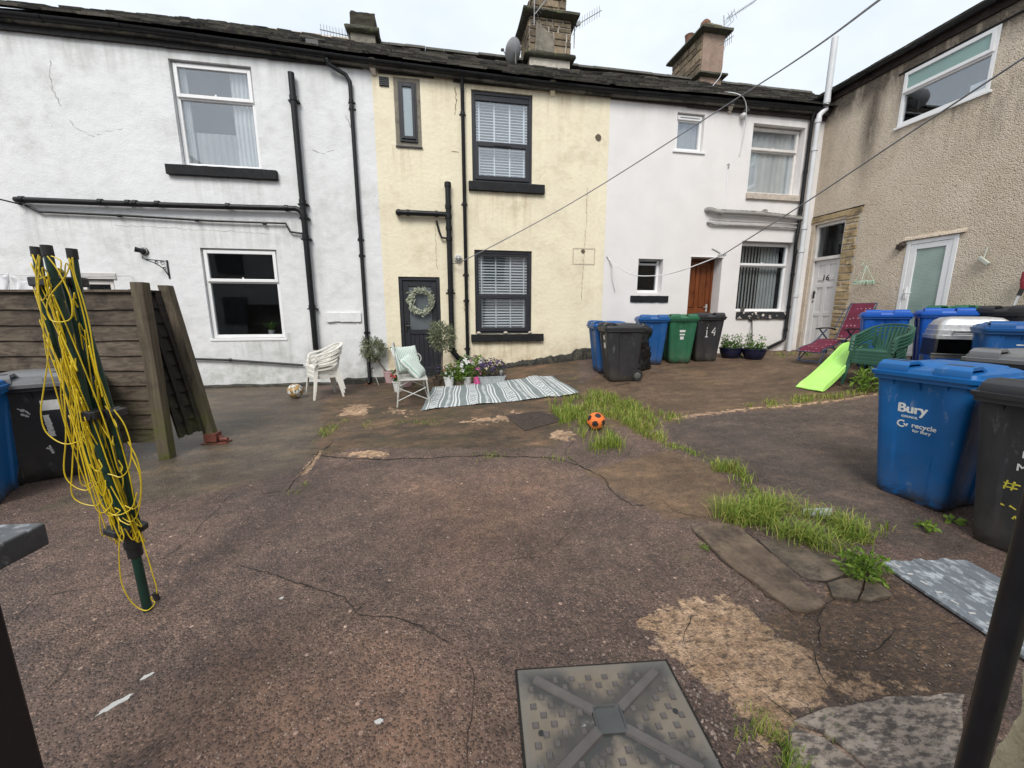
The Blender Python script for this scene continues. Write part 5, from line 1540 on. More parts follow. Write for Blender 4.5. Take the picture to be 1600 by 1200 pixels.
mb = MB(); mb.box(WX-.004, WX+.02, yq0-.02, yq1, .5, w1+.10); mb.build('mortar_bed', MT['mortar'], hD)
sill(PS, yq0-.02, WY-.012, w1+.052, w1+.16, .02, MT['quoin'], hD, 'stone_lintel', .008, .03)
mb = MB(); pbox(mb, PS, yq0-.04, WY-.02, w1+.165, w1+.185, -.02, .02); mb.build('drip_strip', MT['black_wood'], hD)
# tall pale soil pipe in the corner
yp = WY - .16; xpp = WX - .09
zt, zk = on_x(1295,68).z, on_x(1277,185).z
mb = MB(); xb = on_y(1273, 230, WY-.16).x
mb.tube([(xb+.16, yp, zt-.1), (xb+.16, yp, zk+.14)], .062, 12); mb.tube([(xb+.16, yp, zk+.16), (xb+.15, yp, zk), (xb+.02, yp, zk-.12), (xb, yp, zk-.26)], .055, 12)
mb.tube([(xb, yp, zk-.22), (xb, yp, .3)], .052, 12)
for z in (zk+.15, zk-.24, zk-.8, 3.4, 2.9, 1.9): mb.lathe([(.066,-.04),(.066,.04)], 12, (xb + (.16 if z > zk else 0), yp, z))
mb.build('soil_pipe', MT['grey_pipe'], hD, smooth=40)

# ---------------------------------------------------- chimneys (parts of the roofs)
def stone_stack(mb, x0, x1, y0, y1, z0, z1, rr, hmin=.10, hmax=.19, wmin=.14, wmax=.36, proud=.02):
    """coursed stones on the front and both sides"""
    def face(P, u0, u1):
        z = z0
        while z < z1-.03:
            h = min(rr.uniform(hmin,hmax), z1-z); u = u0
            while u < u1-.03:
                w = min(rr.uniform(wmin,wmax), u1-u)
                if u1-(u+w) < .07: w = u1-u
                j = lambda: rr.uniform(-.014,.014); q = rr.uniform(.3,1.2)*proud
                a,b,c,d = u+.008+abs(j())*.5, u+w-.008, z+.008, z+h-.008
                mb.loft([[P(a,c,.02),P(b,c,.02),P(b,d,.02),P(a,d,.02)], [P(a+.012+abs(j()),c+.008+abs(j()),-q),P(b-.012-abs(j()),c+.008,-q+j()*.3),P(b-.012,d-.008-abs(j()),-q),P(a+.012,d-.008,-q+j()*.3)]])
                u += w
            z += h
    face(lambda u,w,d: Vector((u, y0+d, w)), x0, x1)
    face(lambda u,w,d: Vector((x0+d, u, w)), y0, y1)
    face(lambda u,w,d: Vector((x1-d, u, w)), y0, y1)
def course(mb, x0, x1, y0, y1, z0, z1, out, rr, slope=.5, lift=0):
    """projecting stone course of irregular outline"""
    def ring(o, z, jit):
        pts = []
        for (ax, ay, bx, by) in ((x0-o,y0-o,x1+o,y0-o),(x1+o,y0-o,x1+o,y1+o),(x1+o,y1+o,x0-o,y1+o),(x0-o,y1+o,x0-o,y0-o)):
            for k in range(5):
                t = k/5; pts.append(Vector((ax+(bx-ax)*t+rr.uniform(-jit,jit), ay+(by-ay)*t+rr.uniform(-jit,jit), z+rr.uniform(-jit,jit)*.6)))
        return pts
    mb.loft([ring(out*slope, z0, .008), ring(out, z0+(z1-z0)*.35, .014), ring(out*.95, z1-(z1-z0)*.2, .014), ring(out*.5, z1, .012)])
rr = random.Random(5)
def CY(px, py, y): return on_y(px, py, y)
# 1: low dark stack on the white house
ch = MB(); yf = 11.35
a, b = CY(547,70,yf).x, CY(588,72,yf).x; z_m = CY(568,50,yf).z; z_t = CY(566,19,yf).z; zb = 7.7
ch.box(a+.02, b-.02, yf, yf+.75, zb, z_m)
c1 = ch.build('chimney', MT['chim_cement'], rA)
ch = MB(); course(ch, a+.0, b+.0, yf-.02, yf+.77, z_m-.04, z_m+.10, .09, rr); ch.build('coping', MT['cap_moss'], c1, smooth=60)
ch = MB(); n = 10
ch.grid(lambda u, v: Vector((a+.02+(b-a-.04)*u + .03*(v), yf+.0+.02*mnoise.noise(Vector((u*4,v*4,1))), z_m+.08+(z_t-z_m-.08)*v+.015*mnoise.noise(Vector((u*6,v*3,5))))), 12, 12)
ch.box(a+.03, b+.0, yf+.02, yf+.72, z_m+.06, z_t-.02); ch.build('stack', MT['chim_dark'], c1, smooth=60)
# 2: big stone stack on the cream house
yf = 11.3
a, b = CY(826,60,yf).x, CY(893,60,yf).x; zb = CY(860,100,yf).z-.25; z1 = CY(860,88,yf).z; z2 = CY(865,28,yf).z; z3 = CY(865,6,yf).z
yb = yf + 1.05
ch = MB(); ch.box(a+.03, b-.03, yf+.012, yb, zb, z1+.02); ch.box(a+.03, b-.03, yf+.012, yb, z1, z2); c2 = ch.build('chimney', MT['mortar'], rB)
ch = MB(); stone_stack(ch, a+.02, b-.02, yf, yb, z1+.06, z2-.02, rr); ch.build('stonework', MT['chim_stone'], c2)
ch = MB(); ch.loft([[(a+.16,yf-.014,z1+.08),(a+.68,yf-.014,z1+.05),(a+.66,yf-.014,z2-.42),(a+.2,yf-.014,z2-.14)], [(a+.19,yf-.032,z1+.1),(a+.65,yf-.032,z1+.08),(a+.63,yf-.032,z2-.44),(a+.22,yf-.032,z2-.18)]]); ch.build('cement_patch', MT['chim_cement'], c2)
ch = MB(); course(ch, a, b, yf, yb, z1-.06, z1+.06, .10, rr); ch.build('base_course', MT['cap_moss'], c2, smooth=60); ch = MB(); course(ch, a, b, yf, yb, z2-.02, z2+.11, .17, rr); ch.build('coping', MT['cap_moss'], c2, smooth=60)
ch = MB(); stone_stack(ch, a+.1, b-.14, yf+.08, yb-.05, z2+.09, z3+.30, rr, .12, .2); ch.box(a+.13, b-.17, yf+.1, yb-.06, z2, z3+.28); ch.build('upper_stonework', MT['chim_stone'], c2)
ch = MB()
for dx, dy in ((.3,.3),(.75,.3),(.3,.75),(.75,.75)):
    ch.lathe([(.10,0),(.12,.04),(.105,.10),(.115,.34),(.13,.38),(.10,.39)], 14, (a+.1+dx, yf+dy, z3+.28))
ch.build('chimney_pots', MT['terracotta'], c2, smooth=40)
# 3: rendered stack on the smooth house
yf = 11.3
a, b = CY(1097,90,yf).x, CY(1130,90,yf).x; zb = CY(1115,126,yf).z-.3; z1 = CY(1115,118,yf).z; z2 = CY(1118,52,yf).z; z3 = CY(1118,40,yf).z
xl = CY(1065, 95, yf+1.3).x
yb = yf+1.5
ch = MB(); ch.box(a, b, yf, yb, zb, z2); c3 = ch.build('chimney', MT['chim_render'], rC)
ch = MB(); stone_stack(ch, a-.02, a+.3, yf+.02, yb-.02, z1+.05, z2-.02, rr, .12, .26, .16, .36, .02); ch.v = [(x if x < a+.02 else a+.02, max(y, yf+.01), z) for x,y,z in ch.v]; ch.build('stonework', MT['chim_stone'], c3)
ch = MB(); course(ch, a, b, yf, yb, z1-.06, z1+.05, .12, rr); ch.build('base_course', MT['cap_moss'], c3, smooth=60); ch = MB(); course(ch, a, b, yf, yb, z2-.02, z2+.12, .16, rr); ch.build('coping', MT['cap_moss'], c3, smooth=60)
ch = MB(); stone_stack(ch, a+.06, b-.06, yf+.06, yb-.06, z2+.10, z2+.28, rr, .09, .1, .2, .3); ch.box(a+.08,b-.08,yf+.08,yb-.08,z2+.05,z2+.26); ch.build('upper_stonework', MT['chim_stone'], c3)
ch = MB()
ch.lathe([(.14,0),(.15,.10),(.13,.2),(.06,.27)], 14, (a+.26, yf+.35, z2+.26)); ch.lathe([(.11,0),(.13,.04),(.11,.08),(.125,.26),(.14,.30)], 14, (a+.22, yf+1.05, z2+.26))
ch.build('chimney_pots', MT['terracotta'], c3, smooth=40)
# ------------------------------------------------------------------ things in the yard
# ---- wheeled bins
def bin_ring(a, f, b, z, ins, n=5, rc=.055):
    """plan outline at height z: half width a, front y=-f, back y=b, centre panels inset"""
    P = []
    def corner(cx, cy, a0):
        for k in range(n):
            t = a0 + (PI/2)*k/(n-1); P.append(Vector((cx+rc*math.cos(t), cy+rc*math.sin(t), z)))
    i = ins; w = a*.52; w2 = a*.44
    corner(-a+rc, -f+rc, PI)
    P.extend(Vector((x, y, z)) for x, y in ((-w,-f),(-w2,-f+i),(w2,-f+i),(w,-f)))
    corner(a-rc, -f+rc, PI*1.5)
    d = (f+b); y0 = -f + d*.36; y1 = -f + d*.66; e = d*.03
    P.extend(Vector((x, y, z)) for x, y in ((a,y0-e),(a-i,y0),(a-i,y1),(a,y1+e)))
    corner(a-rc, b-rc, 0)
    corner(-a+rc, b-rc, PI/2)
    P.extend(Vector((x, y, z)) for x, y in ((-a,y1+e),(-a+i,y1),(-a+i,y0),(-a,y0-e)))
    return P
class BinDims: pass
def make_bin(name, label, loc, rz, body, lid, H=1.0, wt=.28, wb=.215, ft=.33, fb=.235, bt=.30, bb=.235, group='wheeled bins round the yard', wheels=True, tilt=0, sticker=None, grip=None):
    r = thing(name, label, 'wheelie bin', loc, rz, group, rx=tilt)
    mb = MB(); rings = []
    zs = [0, .03, .10, .35, .62, H-.13, H-.085]
    for z in zs:
        t = z/(H-.085)
        a = wb+(wt-wb)*t; f = fb+(ft-fb)*t; b = bb+(bt-bb)*t
        if z == 0: a -= .012; f -= .012; b -= .012
        rings.append(bin_ring(a, f, b, z, 0 if z > H-.12 else (.016 if z > .05 else .008)))
    mb.loft(rings, cap0=True, cap1=False)
    # rim under the lid
    R1 = bin_ring(wt+.002, ft+.002, bt+.002, H-.086, 0); R2 = bin_ring(wt+.022, ft+.022, bt+.022, H-.08, 0); R3 = bin_ring(wt+.022, ft+.022, bt+.022, H-.045, 0)
    mb.loft([R1, R2, R3])
    for sx in (-.55, .0, .55):     # gussets under the rim
        mb.loft([[(sx*wt-.012,-ft+.012,H-.086),(sx*wt+.012,-ft+.012,H-.086),(sx*wt,-ft-.018,H-.0855)], [(sx*wt-.002,-ft+.022,H-.145),(sx*wt+.002,-ft+.022,H-.145),(sx*wt,-ft+.016,H-.145)]])
    mb.build('body', body, r, smooth=38, world=False)
    mb = MB(); hz = H
    o = .030
    L0 = bin_ring(wt+o, ft+o+.012, bt+.02, hz-.048, 0); L1 = bin_ring(wt+o+.004, ft+o+.016, bt+.024, hz-.018, 0)
    L2 = bin_ring(wt+o-.014, ft+o-.004, bt+.012, hz-.014, 0); L3 = bin_ring(wt+o-.02, ft+o-.012, bt+.006, hz+.012, 0)
    L4 = bin_ring(wt-.03, ft-.05, bt-.03, hz+.020, 0, rc=.05)
    for q in L4: q.z += .012*(q.y+ft)/(ft+bt)
    mb.loft([L0, L1, L2, L3, L4])
    # raised crown
    C0 = bin_ring(wt-.035, ft-.19, bt-.035, hz+.014, 0, rc=.05); C1 = bin_ring(wt-.065, ft-.23, bt-.06, hz+.046, 0, rc=.05); C2 = bin_ring(wt-.14, ft-.3, bt-.13, hz+.058, 0, rc=.03)
    mb.loft([C0, C1, C2])
    ld = mb.build('lid', lid, r, smooth=38, world=False)
    for s in (-1, 1):          # two rounded grips along the front edge
        mb = MB()
        cx = s*wt*.60; hw = wt*.34
        rg = lambda yy, k, z: [Vector((cx-hw*k+.02*0, yy, z))]
        prof = [(1.0, -ft-.028, hz-.004), (.98, -ft-.024, hz+.038), (.9, -ft+.01, hz+.064), (.84, -ft+.13, hz+.066), (.86, -ft+.215, hz+.020)]
        A = []
        for k, yy, z in prof:
            A.append([Vector((cx-hw*k, yy, z)), Vector((cx+hw*k, yy, z)), Vector((cx+hw*k, yy+.004, z-.028)), Vector((cx-hw*k, yy+.004, z-.028))])
        mb.loft(A)
        mb.build('grip', lid, ld, smooth=50, bevel=.008, world=False)
    for s in (-1, 1):  # black blocks on the grips stand in for the shade of their hollows
        mb = MB()
        cx = s*wt*.60; hw = wt*.24
        mb.loft([[Vector((cx-hw, -ft+.03, hz+.0655)), Vector((cx+hw, -ft+.03, hz+.0655)), Vector((cx+hw*.9, -ft+.085, hz+.0665)), Vector((cx-hw*.9, -ft+.085, hz+.0665))], [Vector((cx-hw, -ft+.03, hz+.049)), Vector((cx+hw, -ft+.03, hz+.049)), Vector((cx+hw*.9, -ft+.085, hz+.049)), Vector((cx-hw*.9, -ft+.085, hz+.049))]])
        mb.build('grip_shade', MT['black_plastic'], ld, world=False)
    mb = MB()                   # hinge bar and handles at the back
    mb.tube([(-wt*.95, bt+.055, hz-.03), (wt*.95, bt+.055, hz-.03)], .014, 10)
    for s in (-.95, -.45, .45, .95): mb.box(s*wt-.016, s*wt+.016, bt+.012, bt+.06, hz-.055, hz-.015)
    mb.build('handle', body, r, smooth=40, bevel=.003, world=False)
    if wheels:
        for s in (-1, 1):
            c = (s*(wb-.01), bb+.005, .10)
            mb = MB(); mb.lathe([(.07,-.028),(.092,-.028),(.10,-.016),(.10,.016),(.092,.028),(.07,.028)], 22, c, ax=AXX, cap0=True, cap1=True)
            w = mb.build('wheel', MT['rubber'], r, smooth=35, world=False)
            mb = MB(); mb.lathe([(.055,-.031),(.05,-.034),(.02,-.033),(.018,-.04),(.0,-.04)][:4], 16, c, ax=AXX); mb.lathe([(.055,.031),(.05,.034),(.02,.033),(.018,.04)], 16, c, ax=AXX)
            mb.build('hub', MT['hub'], w, smooth=35, world=False)
        mb = MB(); mb.tube([(-wb+.02, bb+.005, .10), (wb-.02, bb+.005, .10)], .012, 8); mb.build('axle', MT['hub'], r, world=False)
    r['_H'] = H
    d = BinDims(); d.root = r; d.H = H; d.ft, d.fb, d.wt, d.wb, d.bt, d.bb = ft, fb, wt, wb, bt, bb
    return d
def front_M(d, x, z, inset=.016, off=.0015, roll=0.0):
    """matrix that lays flat work on the bin's front panel"""
    t = z/(d.H-.085); y = -(d.fb+(d.ft-d.fb)*t) + inset - off
    s = math.atan((d.ft-d.fb)/(d.H-.085))
    return Matrix.Translation((x, y, z)) @ Matrix.Rotation(PI/2 + s, 4, 'X') @ Matrix.Rotation(roll, 4, 'Z')
def side_M(d, y, z, side=-1, inset=.016, off=.0015):
    t = z/(d.H-.085); x = side*(d.wb+(d.wt-d.wb)*t - inset + off)
    s = math.atan((d.wt-d.wb)/(d.H-.085))
    return Matrix.Translation((x, y, z)) @ Matrix.Rotation(side*PI/2, 4, 'Z') @ Matrix.Rotation(PI/2 + s, 4, 'X')
def strokes(d, M, lines, w, mat, name, seed=1, rough=.25):
    """hand painted strokes: ragged ribbons with a little thickness"""
    rr = random.Random(seed); mb = MB()
    for ln in lines:
        P = [Vector((x, y, 0)) for x, y in ln]
        path = []
        for a, b in zip(P, P[1:]):
            k = max(3, int((b-a).length/.008))
            path += [a.lerp(b, i/k) for i in range(k)]
        path.append(P[-1])
        L_, R_ = [], []
        for i, p in enumerate(path):
            t = path[min(i+1, len(path)-1)] - path[max(i-1, 0)]; t.normalize(); n = Vector((-t.y, t.x, 0))
            ww = w*(1+rr.uniform(-rough, rough))/2
            L_.append(p + n*ww); R_.append(p - n*ww*(1+rr.uniform(-rough, rough)*.5))
        for i in range(len(path)-1):
            mb.loft([[M @ L_[i], M @ R_[i], M @ R_[i+1], M @ L_[i+1]], [M @ (v + Vector((0,0,.0012))) for v in (L_[i], R_[i], R_[i+1], L_[i+1])]])
    return mb.build(name, mat, d.root, world=False)
def sticker(d, M, w, h, mat, name='sticker'):
    mb = MB(); mb.loft([[M @ Vector((x, y, 0)) for x, y in ((-w,-h),(w,-h),(w,h),(-w,h))], [M @ Vector((x, y, .001)) for x, y in ((-w,-h),(w,-h),(w,h),(-w,h))]])
    return mb.build(name, mat, d.root, world=False)
def at(x, y): return (x, y, g(x, y) - .004)

# near blue bin
nb = make_bin('wheelie_bin', 'mid blue wheelie bin with white Bury lettering, nearest blue bin on the right', at(3.79, 2.30), rad(-82), MT['bin_blue'], MT['bin_blue'], H=1.03)
text('Bury', .098, MT['sticker'], nb.root, front_M(nb, -.035, .735), 'lettering', offset=.0032, spacing=.95)
text('COUNCIL', .022, MT['sticker'], nb.root, front_M(nb, -.045, .672), 'lettering', offset=.0006)
text('recycle', .05, MT['sticker'], nb.root, front_M(nb, .045, .612), 'lettering', offset=.0012)
text('for Bury', .032, MT['sticker'], nb.root, front_M(nb, .035, .572), 'lettering', offset=.0006)
M = front_M(nb, -.088, .612)
arc = [(.024*math.cos(a), .024*math.sin(a)) for a in [rad(50+i*24) for i in range(12)]]
strokes(nb, M, [arc, [(.028,-.014),(.014,.004)], [(.028,-.014),(.036,.006)]], .010, MT['sticker'], 'recycling_mark', rough=.05)
# near black bin
kb = make_bin('wheelie_bin', 'black wheelie bin with white and yellow lettering beside the near black gatepost', at(3.69, 1.62), rad(-84), MT['bin_black'], MT['bin_black'], H=1.03)
text('BURY', .062, MT['paint_white'], kb.root, front_M(kb, .03, .66, .016), 'lettering', offset=.001, spacing=1.25)
text('M. B. C.', .062, MT['paint_white'], kb.root, front_M(kb, .04, .575, .016), 'lettering', offset=.001, spacing=1.1)
M = front_M(kb, -.02, .43)
strokes(kb, M, [[(-.09,.03),(-.02,.035)],[(-.09,.005),(-.03,.01)],[(-.075,.05),(-.085,-.01)],[(-.045,.05),(-.055,-.01)]], .007, MT['paint_yellow'], 'scrawl', 3, .5)
strokes(kb, M, [[(.03,.07),(.075,.07),(.07,.035)],[(.05,.03),(.035,-.055),(.075,-.05),(.055,.02)],[(.05,0),(.05,-.05)]], .012, MT['paint_yellow'], 'scrawl', 4, .5)
strokes(kb, M, [[(-.1,-.11),(-.07,-.12)],[(-.05,-.11),(-.02,-.125)],[(0,-.115),(.04,-.12)],[(-.03,-.19),(-.02,-.165),(-.01,-.19)],[(.01,-.19),(.02,-.17),(.02,-.19)]], .007, MT['paint_yellow'], 'scrawl', 5, .6)
# left bins
b10 = make_bin('wheelie_bin', 'black wheelie bin with a white painted 10 and faded grey lid', at(-3.56, 4.18), rad(26), MT['bin_black'], MT['bin_grey_lid'], H=.90, wt=.32, wb=.26)
M = front_M(b10, .10, .50)
strokes(b10, M, [[(-.055,.10),(-.045,-.10)]], .036, MT['paint_white'], 'number', 6, .22)
strokes(b10, M, [[(.10+.05*math.cos(a), .0+.095*math.sin(a)) for a in [rad(100+i*22) for i in range(17)]]], .026, MT['paint_white'], 'number', 7, .22)
strokes(b10, M, [[(-.20,.18),(-.17,.15)],[(-.17,.17),(-.14,.12)],[(-.19,.13),(-.15,.10)],[(-.10,-.20),(-.07,-.23)],[(-.08,-.18),(-.07,-.26)],[(.13,-.16),(.16,-.19)],[(.11,-.2),(.15,-.22)]], .015, MT['paint_white'], 'paint_splash', 8, .7)
st = sticker(b10, front_M(b10, .10, .685, .016), .07, .045, MT['sticker'])
text('12', .03, MT['number_black'], b10.root, front_M(b10, .07, .70, .016, .004), 'lettering') if False else None
bl = make_bin('wheelie_bin', 'blue wheelie bin cut by the left picture edge beside the bin numbered 10', at(-3.73, 3.60), rad(26), MT['bin_blue'], MT['bin_blue'], H=.93)
# bins against the smooth house
b2 = make_bin('wheelie_bin', 'charcoal wheelie bin turned sideways with its wheel showing', at(3.10, 6.42), rad(-99), MT['bin_black'], MT['bin_black'], H=.93)
sticker(b2, front_M(b2, .0, .74, .016), .05, .035, MT['sticker']); sticker(b2, front_M(b2, .01, .60, .016), .055, .045, MT['sticker'])
bb1 = make_bin('wheelie_bin', 'blue wheelie bin half hidden behind the charcoal bin', at(3.14, 7.04), rad(-97), MT['bin_blue_deep'], MT['bin_blue_deep'], H=.90)
strokes(bb1, front_M(bb1, 0, .62), [[(-.05,.07),(.0,.09),(.03,.05),(-.04,-.07),(.05,-.07)]], .012, MT['hub'], 'number', 9, .5)
bb2 = make_bin('wheelie_bin', 'blue wheelie bin between the crumpled black sack and the green bin', at(4.32, 7.60), rad(-20), MT['bin_blue_deep'], MT['bin_blue_deep'], H=.94)
sticker(bb2, Matrix.Translation((.02, .02, bb2.H+.059)), .12, .05, MT['sticker'])
bg = make_bin('wheelie_bin', 'green wheelie bin with small white stickers in the row by the brown door', at(4.93, 7.56), rad(-17), MT['bin_green'], MT['bin_green'], H=.94)
for z, w, h in ((.66,.055,.022),(.59,.05,.014),(.52,.035,.03)): sticker(bg, front_M(bg, 0, z), w, h, MT['sticker'])
b14 = make_bin('wheelie_bin', 'black wheelie bin with a white painted 14, at the right end of the row', at(5.53, 7.57), rad(-14), MT['bin_black'], MT['bin_black'], H=.94)
M = front_M(b14, .02, .60)
strokes(b14, M, [[(-.07,.11),(-.07,.075)],[(-.07,.05),(-.065,-.09)],[(-.095,-.09),(-.035,-.09)]], .014, MT['paint_white'], 'number', 10, .2)
strokes(b14, M, [[(.09,.10),(.03,.0),(.13,.0)],[(.10,.05),(.085,-.06)]], .016, MT['paint_white'], 'number', 11, .2)
# bins by the pebbledash house
p1 = make_bin('wheelie_bin', 'bright blue wheelie bin behind the burgundy lounger, by the stone quoins', at(7.30, 5.42), rad(-48), MT['bin_blue_bright'], MT['bin_blue_bright'], H=.93)
p2 = make_bin('wheelie_bin', 'bright blue wheelie bin squeezed between its twin and the silver barbecue', at(7.75, 4.92), rad(-48), MT['bin_blue_bright'], MT['bin_blue_bright'], H=.92)
p3 = make_bin('wheelie_bin', 'blue wheelie bin right of the silver barbecue, cut by the right edge', at(6.66, 3.52), rad(-50), MT['bin_blue_deep'], MT['bin_blue_deep'], H=1.06)
sticker(p3, front_M(p3, .0, .86, .016), .03, .006, MT['sticker'])
p4 = make_bin('wheelie_bin', 'green lidded wheelie bin below the glazed white door', at(8.18, 4.95), rad(-90), MT['bin_green'], MT['bin_green'], H=.945)
p5 = make_bin('wheelie_bin', 'black wheelie bin against the pebbledash wall behind the barbecue', at(8.18, 4.32), rad(-90), MT['bin_black'], MT['bin_black'], H=.955)
p6 = make_bin('wheelie_bin', 'black wheelie bin with faded grey lid behind the nearest blue bin', at(5.05, 2.52), rad(-80), MT['bin_black'], MT['bin_grey_lid'], H=1.06)

# crumpled black sack
c = Vector((3.76, 7.02, g(3.76, 7.02)))
sk = MB(); rr = random.Random(3); n = 34
def sackp(u, v):
    a = u*2*PI
    rad_ = (.20 + .05*math.sin(a*2+.6) + .03*math.sin(v*9+a*3)) * (1.05 - .12*v) * (1 if v < .9 else 1-(v-.9)*6)
    if v < .06: rad_ *= .8
    rad_ += .055*mnoise.noise(Vector((math.cos(a)*2.2, math.sin(a)*2.2, v*7))) + .035*mnoise.noise(Vector((math.cos(a)*5, math.sin(a)*5, v*14+4)))
    return c + Vector((rad_*1.05*math.cos(a), rad_*math.sin(a), .90*v - .02 + .03*math.sin(a*3)*(v > .8)))
sk.grid(sackp, n, 30)
sack = tag(sk.build('refuse_sack', MT['bag'], smooth=60), 'crumpled shiny black plastic sack standing between black and blue bins', 'sack')

# ---- stacking plastic chairs
def strap(mb, path, width, thick, up=Vector((0,0,1)), m=0, taper=None):
    k = len(path); rings = []
    for i, p in enumerate(path):
        d = (path[min(i+1,k-1)] - path[max(i-1,0)]).normalized()
        s = d.cross(up)
        if s.length < .05: s = d.cross(Vector((0,1,0)))
        s.normalize(); n = s.cross(d).normalized()
        w = width*(taper[0]+(taper[1]-taper[0])*i/(k-1) if taper else 1)
        rings.append([p + s*w/2 + n*thick/2, p - s*w/2 + n*thick/2, p - s*w/2 - n*thick/2, p + s*w/2 - n*thick/2])
    mb.loft(rings); return mb
def make_chair(name, label, mat, group, fan=False):
    r = thing(name, label, 'plastic chair', (0,0,0), 0, group)
    mb = MB()
    def seat(u, v):
        x = (u-.5)*.46*(1+.06*(1-v)); y = -.24 + .46*v
        z = .425 - .022*math.sin(PI*u)*math.sin(PI*min(1, v*1.05)) + .012*(1-v)
        if v < .08: z -= (.08-v)*.55
        return Vector((x, y, z))
    mb.grid(seat, 10, 12); mb.build('seat', mat, r, smooth=60, world=False, solid=.014)
    mb = MB()     # apron under the seat edge
    mb.box(-.235,.235,-.245,-.228,.355,.415); mb.box(-.235,-.222,-.22,.2,.36,.415); mb.box(.222,.235,-.22,.2,.36,.415); mb.build('apron', mat, r, bevel=.006, world=False)
    mb = MB()
    rim = smooth_path([(-.275,-.215,.55),(-.285,-.17,.625),(-.295,-.02,.655),(-.30,.12,.70),(-.255,.26,.765),(-.14,.335,.805),(0,.355,.815),(.14,.335,.805),(.255,.26,.765),(.30,.12,.70),(.295,-.02,.655),(.285,-.17,.625),(.275,-.215,.55)], 5)
    ctr = Vector((0, .0, 0)); rings = []
    for i, p in enumerate(rim):
        d = (rim[min(i+1,len(rim)-1)] - rim[max(i-1,0)]).normalized()
        side = d.cross(Vector((0,0,1)))
        side = side.normalized() if side.length > .05 else Vector((1,0,0))
        n = side.cross(d).normalized()
        q = [(.028,.012),(.028,-.006),(.02,-.012),(-.02,-.012),(-.028,-.006),(-.028,.012),(-.015,.017),(.015,.017)]
        rings.append([p + side*a + n*b for a, b in q])
    mb.loft(rings)
    nsl = 9 if fan else 11
    for i in range(nsl):
        f = (i+.5)/nsl*2-1
        xt = .25*f*(1.0 if fan else 1); yt = .345 - .085*abs(f)**1.6; zt = .805 - .05*abs(f)**2
        xb = xt*(.62 if fan else .85); yb = .215 - .01*abs(f); zb = .42
        path = smooth_path([(xb,yb,zb),((xb*.6+xt*.4), yb+.045, (zb*.62+zt*.38)),(xt*.9+xb*.1, yt-.035, zt-.10),(xt,yt-.008,zt-.005)], 4)
        strap(mb, path, .031 if fan else .026, .010, up=Vector((1,0,0)).cross(Vector((0,.2,1))))
    if not fan:    # arm side bars
        for s in (-1,1):
            for k in (1,2):
                z = .655 - k*.062
                strap(mb, smooth_path([(s*.283,-.16,z-.015),(s*.293,0,z),(s*.285,.14,z+.03),(s*.235,.24,z+.075)], 4), .012, .028)
    else:
        for s in (-1,1):
            for k in (1,2,3):
                z = .655 - k*.045
                strap(mb, smooth_path([(s*.28,-.12,z-.05),(s*.29,0,z-.01),(s*.28,.14,z+.03),(s*.225,.25,z+.07)], 4), .010, .022)
    mb.build('backrest', mat, r, smooth=45, world=False)
    for s in (-1,1):
        for fr in (1,0):
            mb = MB(); rings = []
            pts = [(s*.275,-.215,.55),(s*.272,-.225,.40),(s*.285,-.255,.2),(s*.30,-.285,.0)] if fr else [(s*.225,.20,.42),(s*.245,.235,.30),(s*.265,.27,.15),(s*.278,.30,.0)]
            path = smooth_path(pts, 4); k = len(path)
            for i, p in enumerate(path):
                w = .050 - .022*i/(k-1)
                inx, iny = -s, (1 if fr else -1)
                rings.append([p + Vector((s*.006, -iny*.006, 0)), p + Vector((inx*w, -iny*.006, 0)), p + Vector((inx*w, iny*.008, 0)), p + Vector((inx*.010, iny*.010, 0)), p + Vector((inx*.010, iny*w, 0)), p + Vector((s*.006, iny*w, 0))])
            mb.loft(rings); mb.build('leg', mat, r, smooth=40, world=False)
    return r
names_w = ['white plastic armchair at the bottom of the white stack by the rough white wall','white plastic armchair in the middle of the white stack','white plastic armchair on top of the white stack near the striped football']
cw = make_chair('plastic_chair', names_w[0], MT['chair_white'], 'stacked white garden chairs')
cx, cy = -2.04, 7.15
for i in range(3):
    o = cw if i == 0 else copy_tree(cw)
    o.location = (cx + .012*i, cy + .008*i, g(cx, cy) + .068*i); o.rotation_euler = (0, 0, rad(-60)); o['label'] = names_w[i]
    o.scale = (.90, .84, .95)
names_g = ['dark green plastic armchair at the bottom of the green stack','dark green plastic armchair second from the ground in the green stack','dark green plastic armchair second from the top of the green stack','dark green fan backed plastic armchair on top of the green stack beside the lime slide']
cg = make_chair('plastic_chair', names_g[0], MT['chair_green'], 'stacked green garden chairs', True)
for i in range(4):
    o = cg if i == 0 else copy_tree(cg)
    o.location = (6.34 + .008*i, 4.70 + .005*i, g(6.34, 4.70) + .048*i); o.scale = (.92, .92, .94); o.rotation_euler = (0, 0, rad(-80)); o['label'] = names_g[i]

# ---- footballs
def football(name, label, c, r, base, spots, mats):
    bm = bmesh.new(); bmesh.ops.create_icosphere(bm, subdivisions=4, radius=r)
    ico = bmesh.new(); bmesh.ops.create_icosphere(ico, subdivisions=1, radius=1)
    dirs = [v.co.normalized() for v in ico.verts]; ico.free()
    rot = Matrix.Rotation(.6, 3, 'X') @ Matrix.Rotation(.4, 3, 'Z')
    dirs = [rot @ d for d in dirs]
    me = bpy.data.meshes.new(name)
    for f in bm.faces:
        n = f.calc_center_median().normalized()
        f.material_index = spots(n, dirs); f.smooth = True
    bm.to_mesh(me); bm.free()
    for m in mats: me.materials.append(m)
    o = bpy.data.objects.new(name, me); COL.objects.link(o); o.location = (c[0], c[1], g(c[0], c[1]) + r*.97)
    return tag(o, label, 'football')
football('football', 'orange football with black pentagons lying in the grass', (1.77, 4.22), .105, None, lambda n, D: 1 if max(n.dot(d) for d in D) > .935 else 0, [MT['orange'], MT['ball_black']])
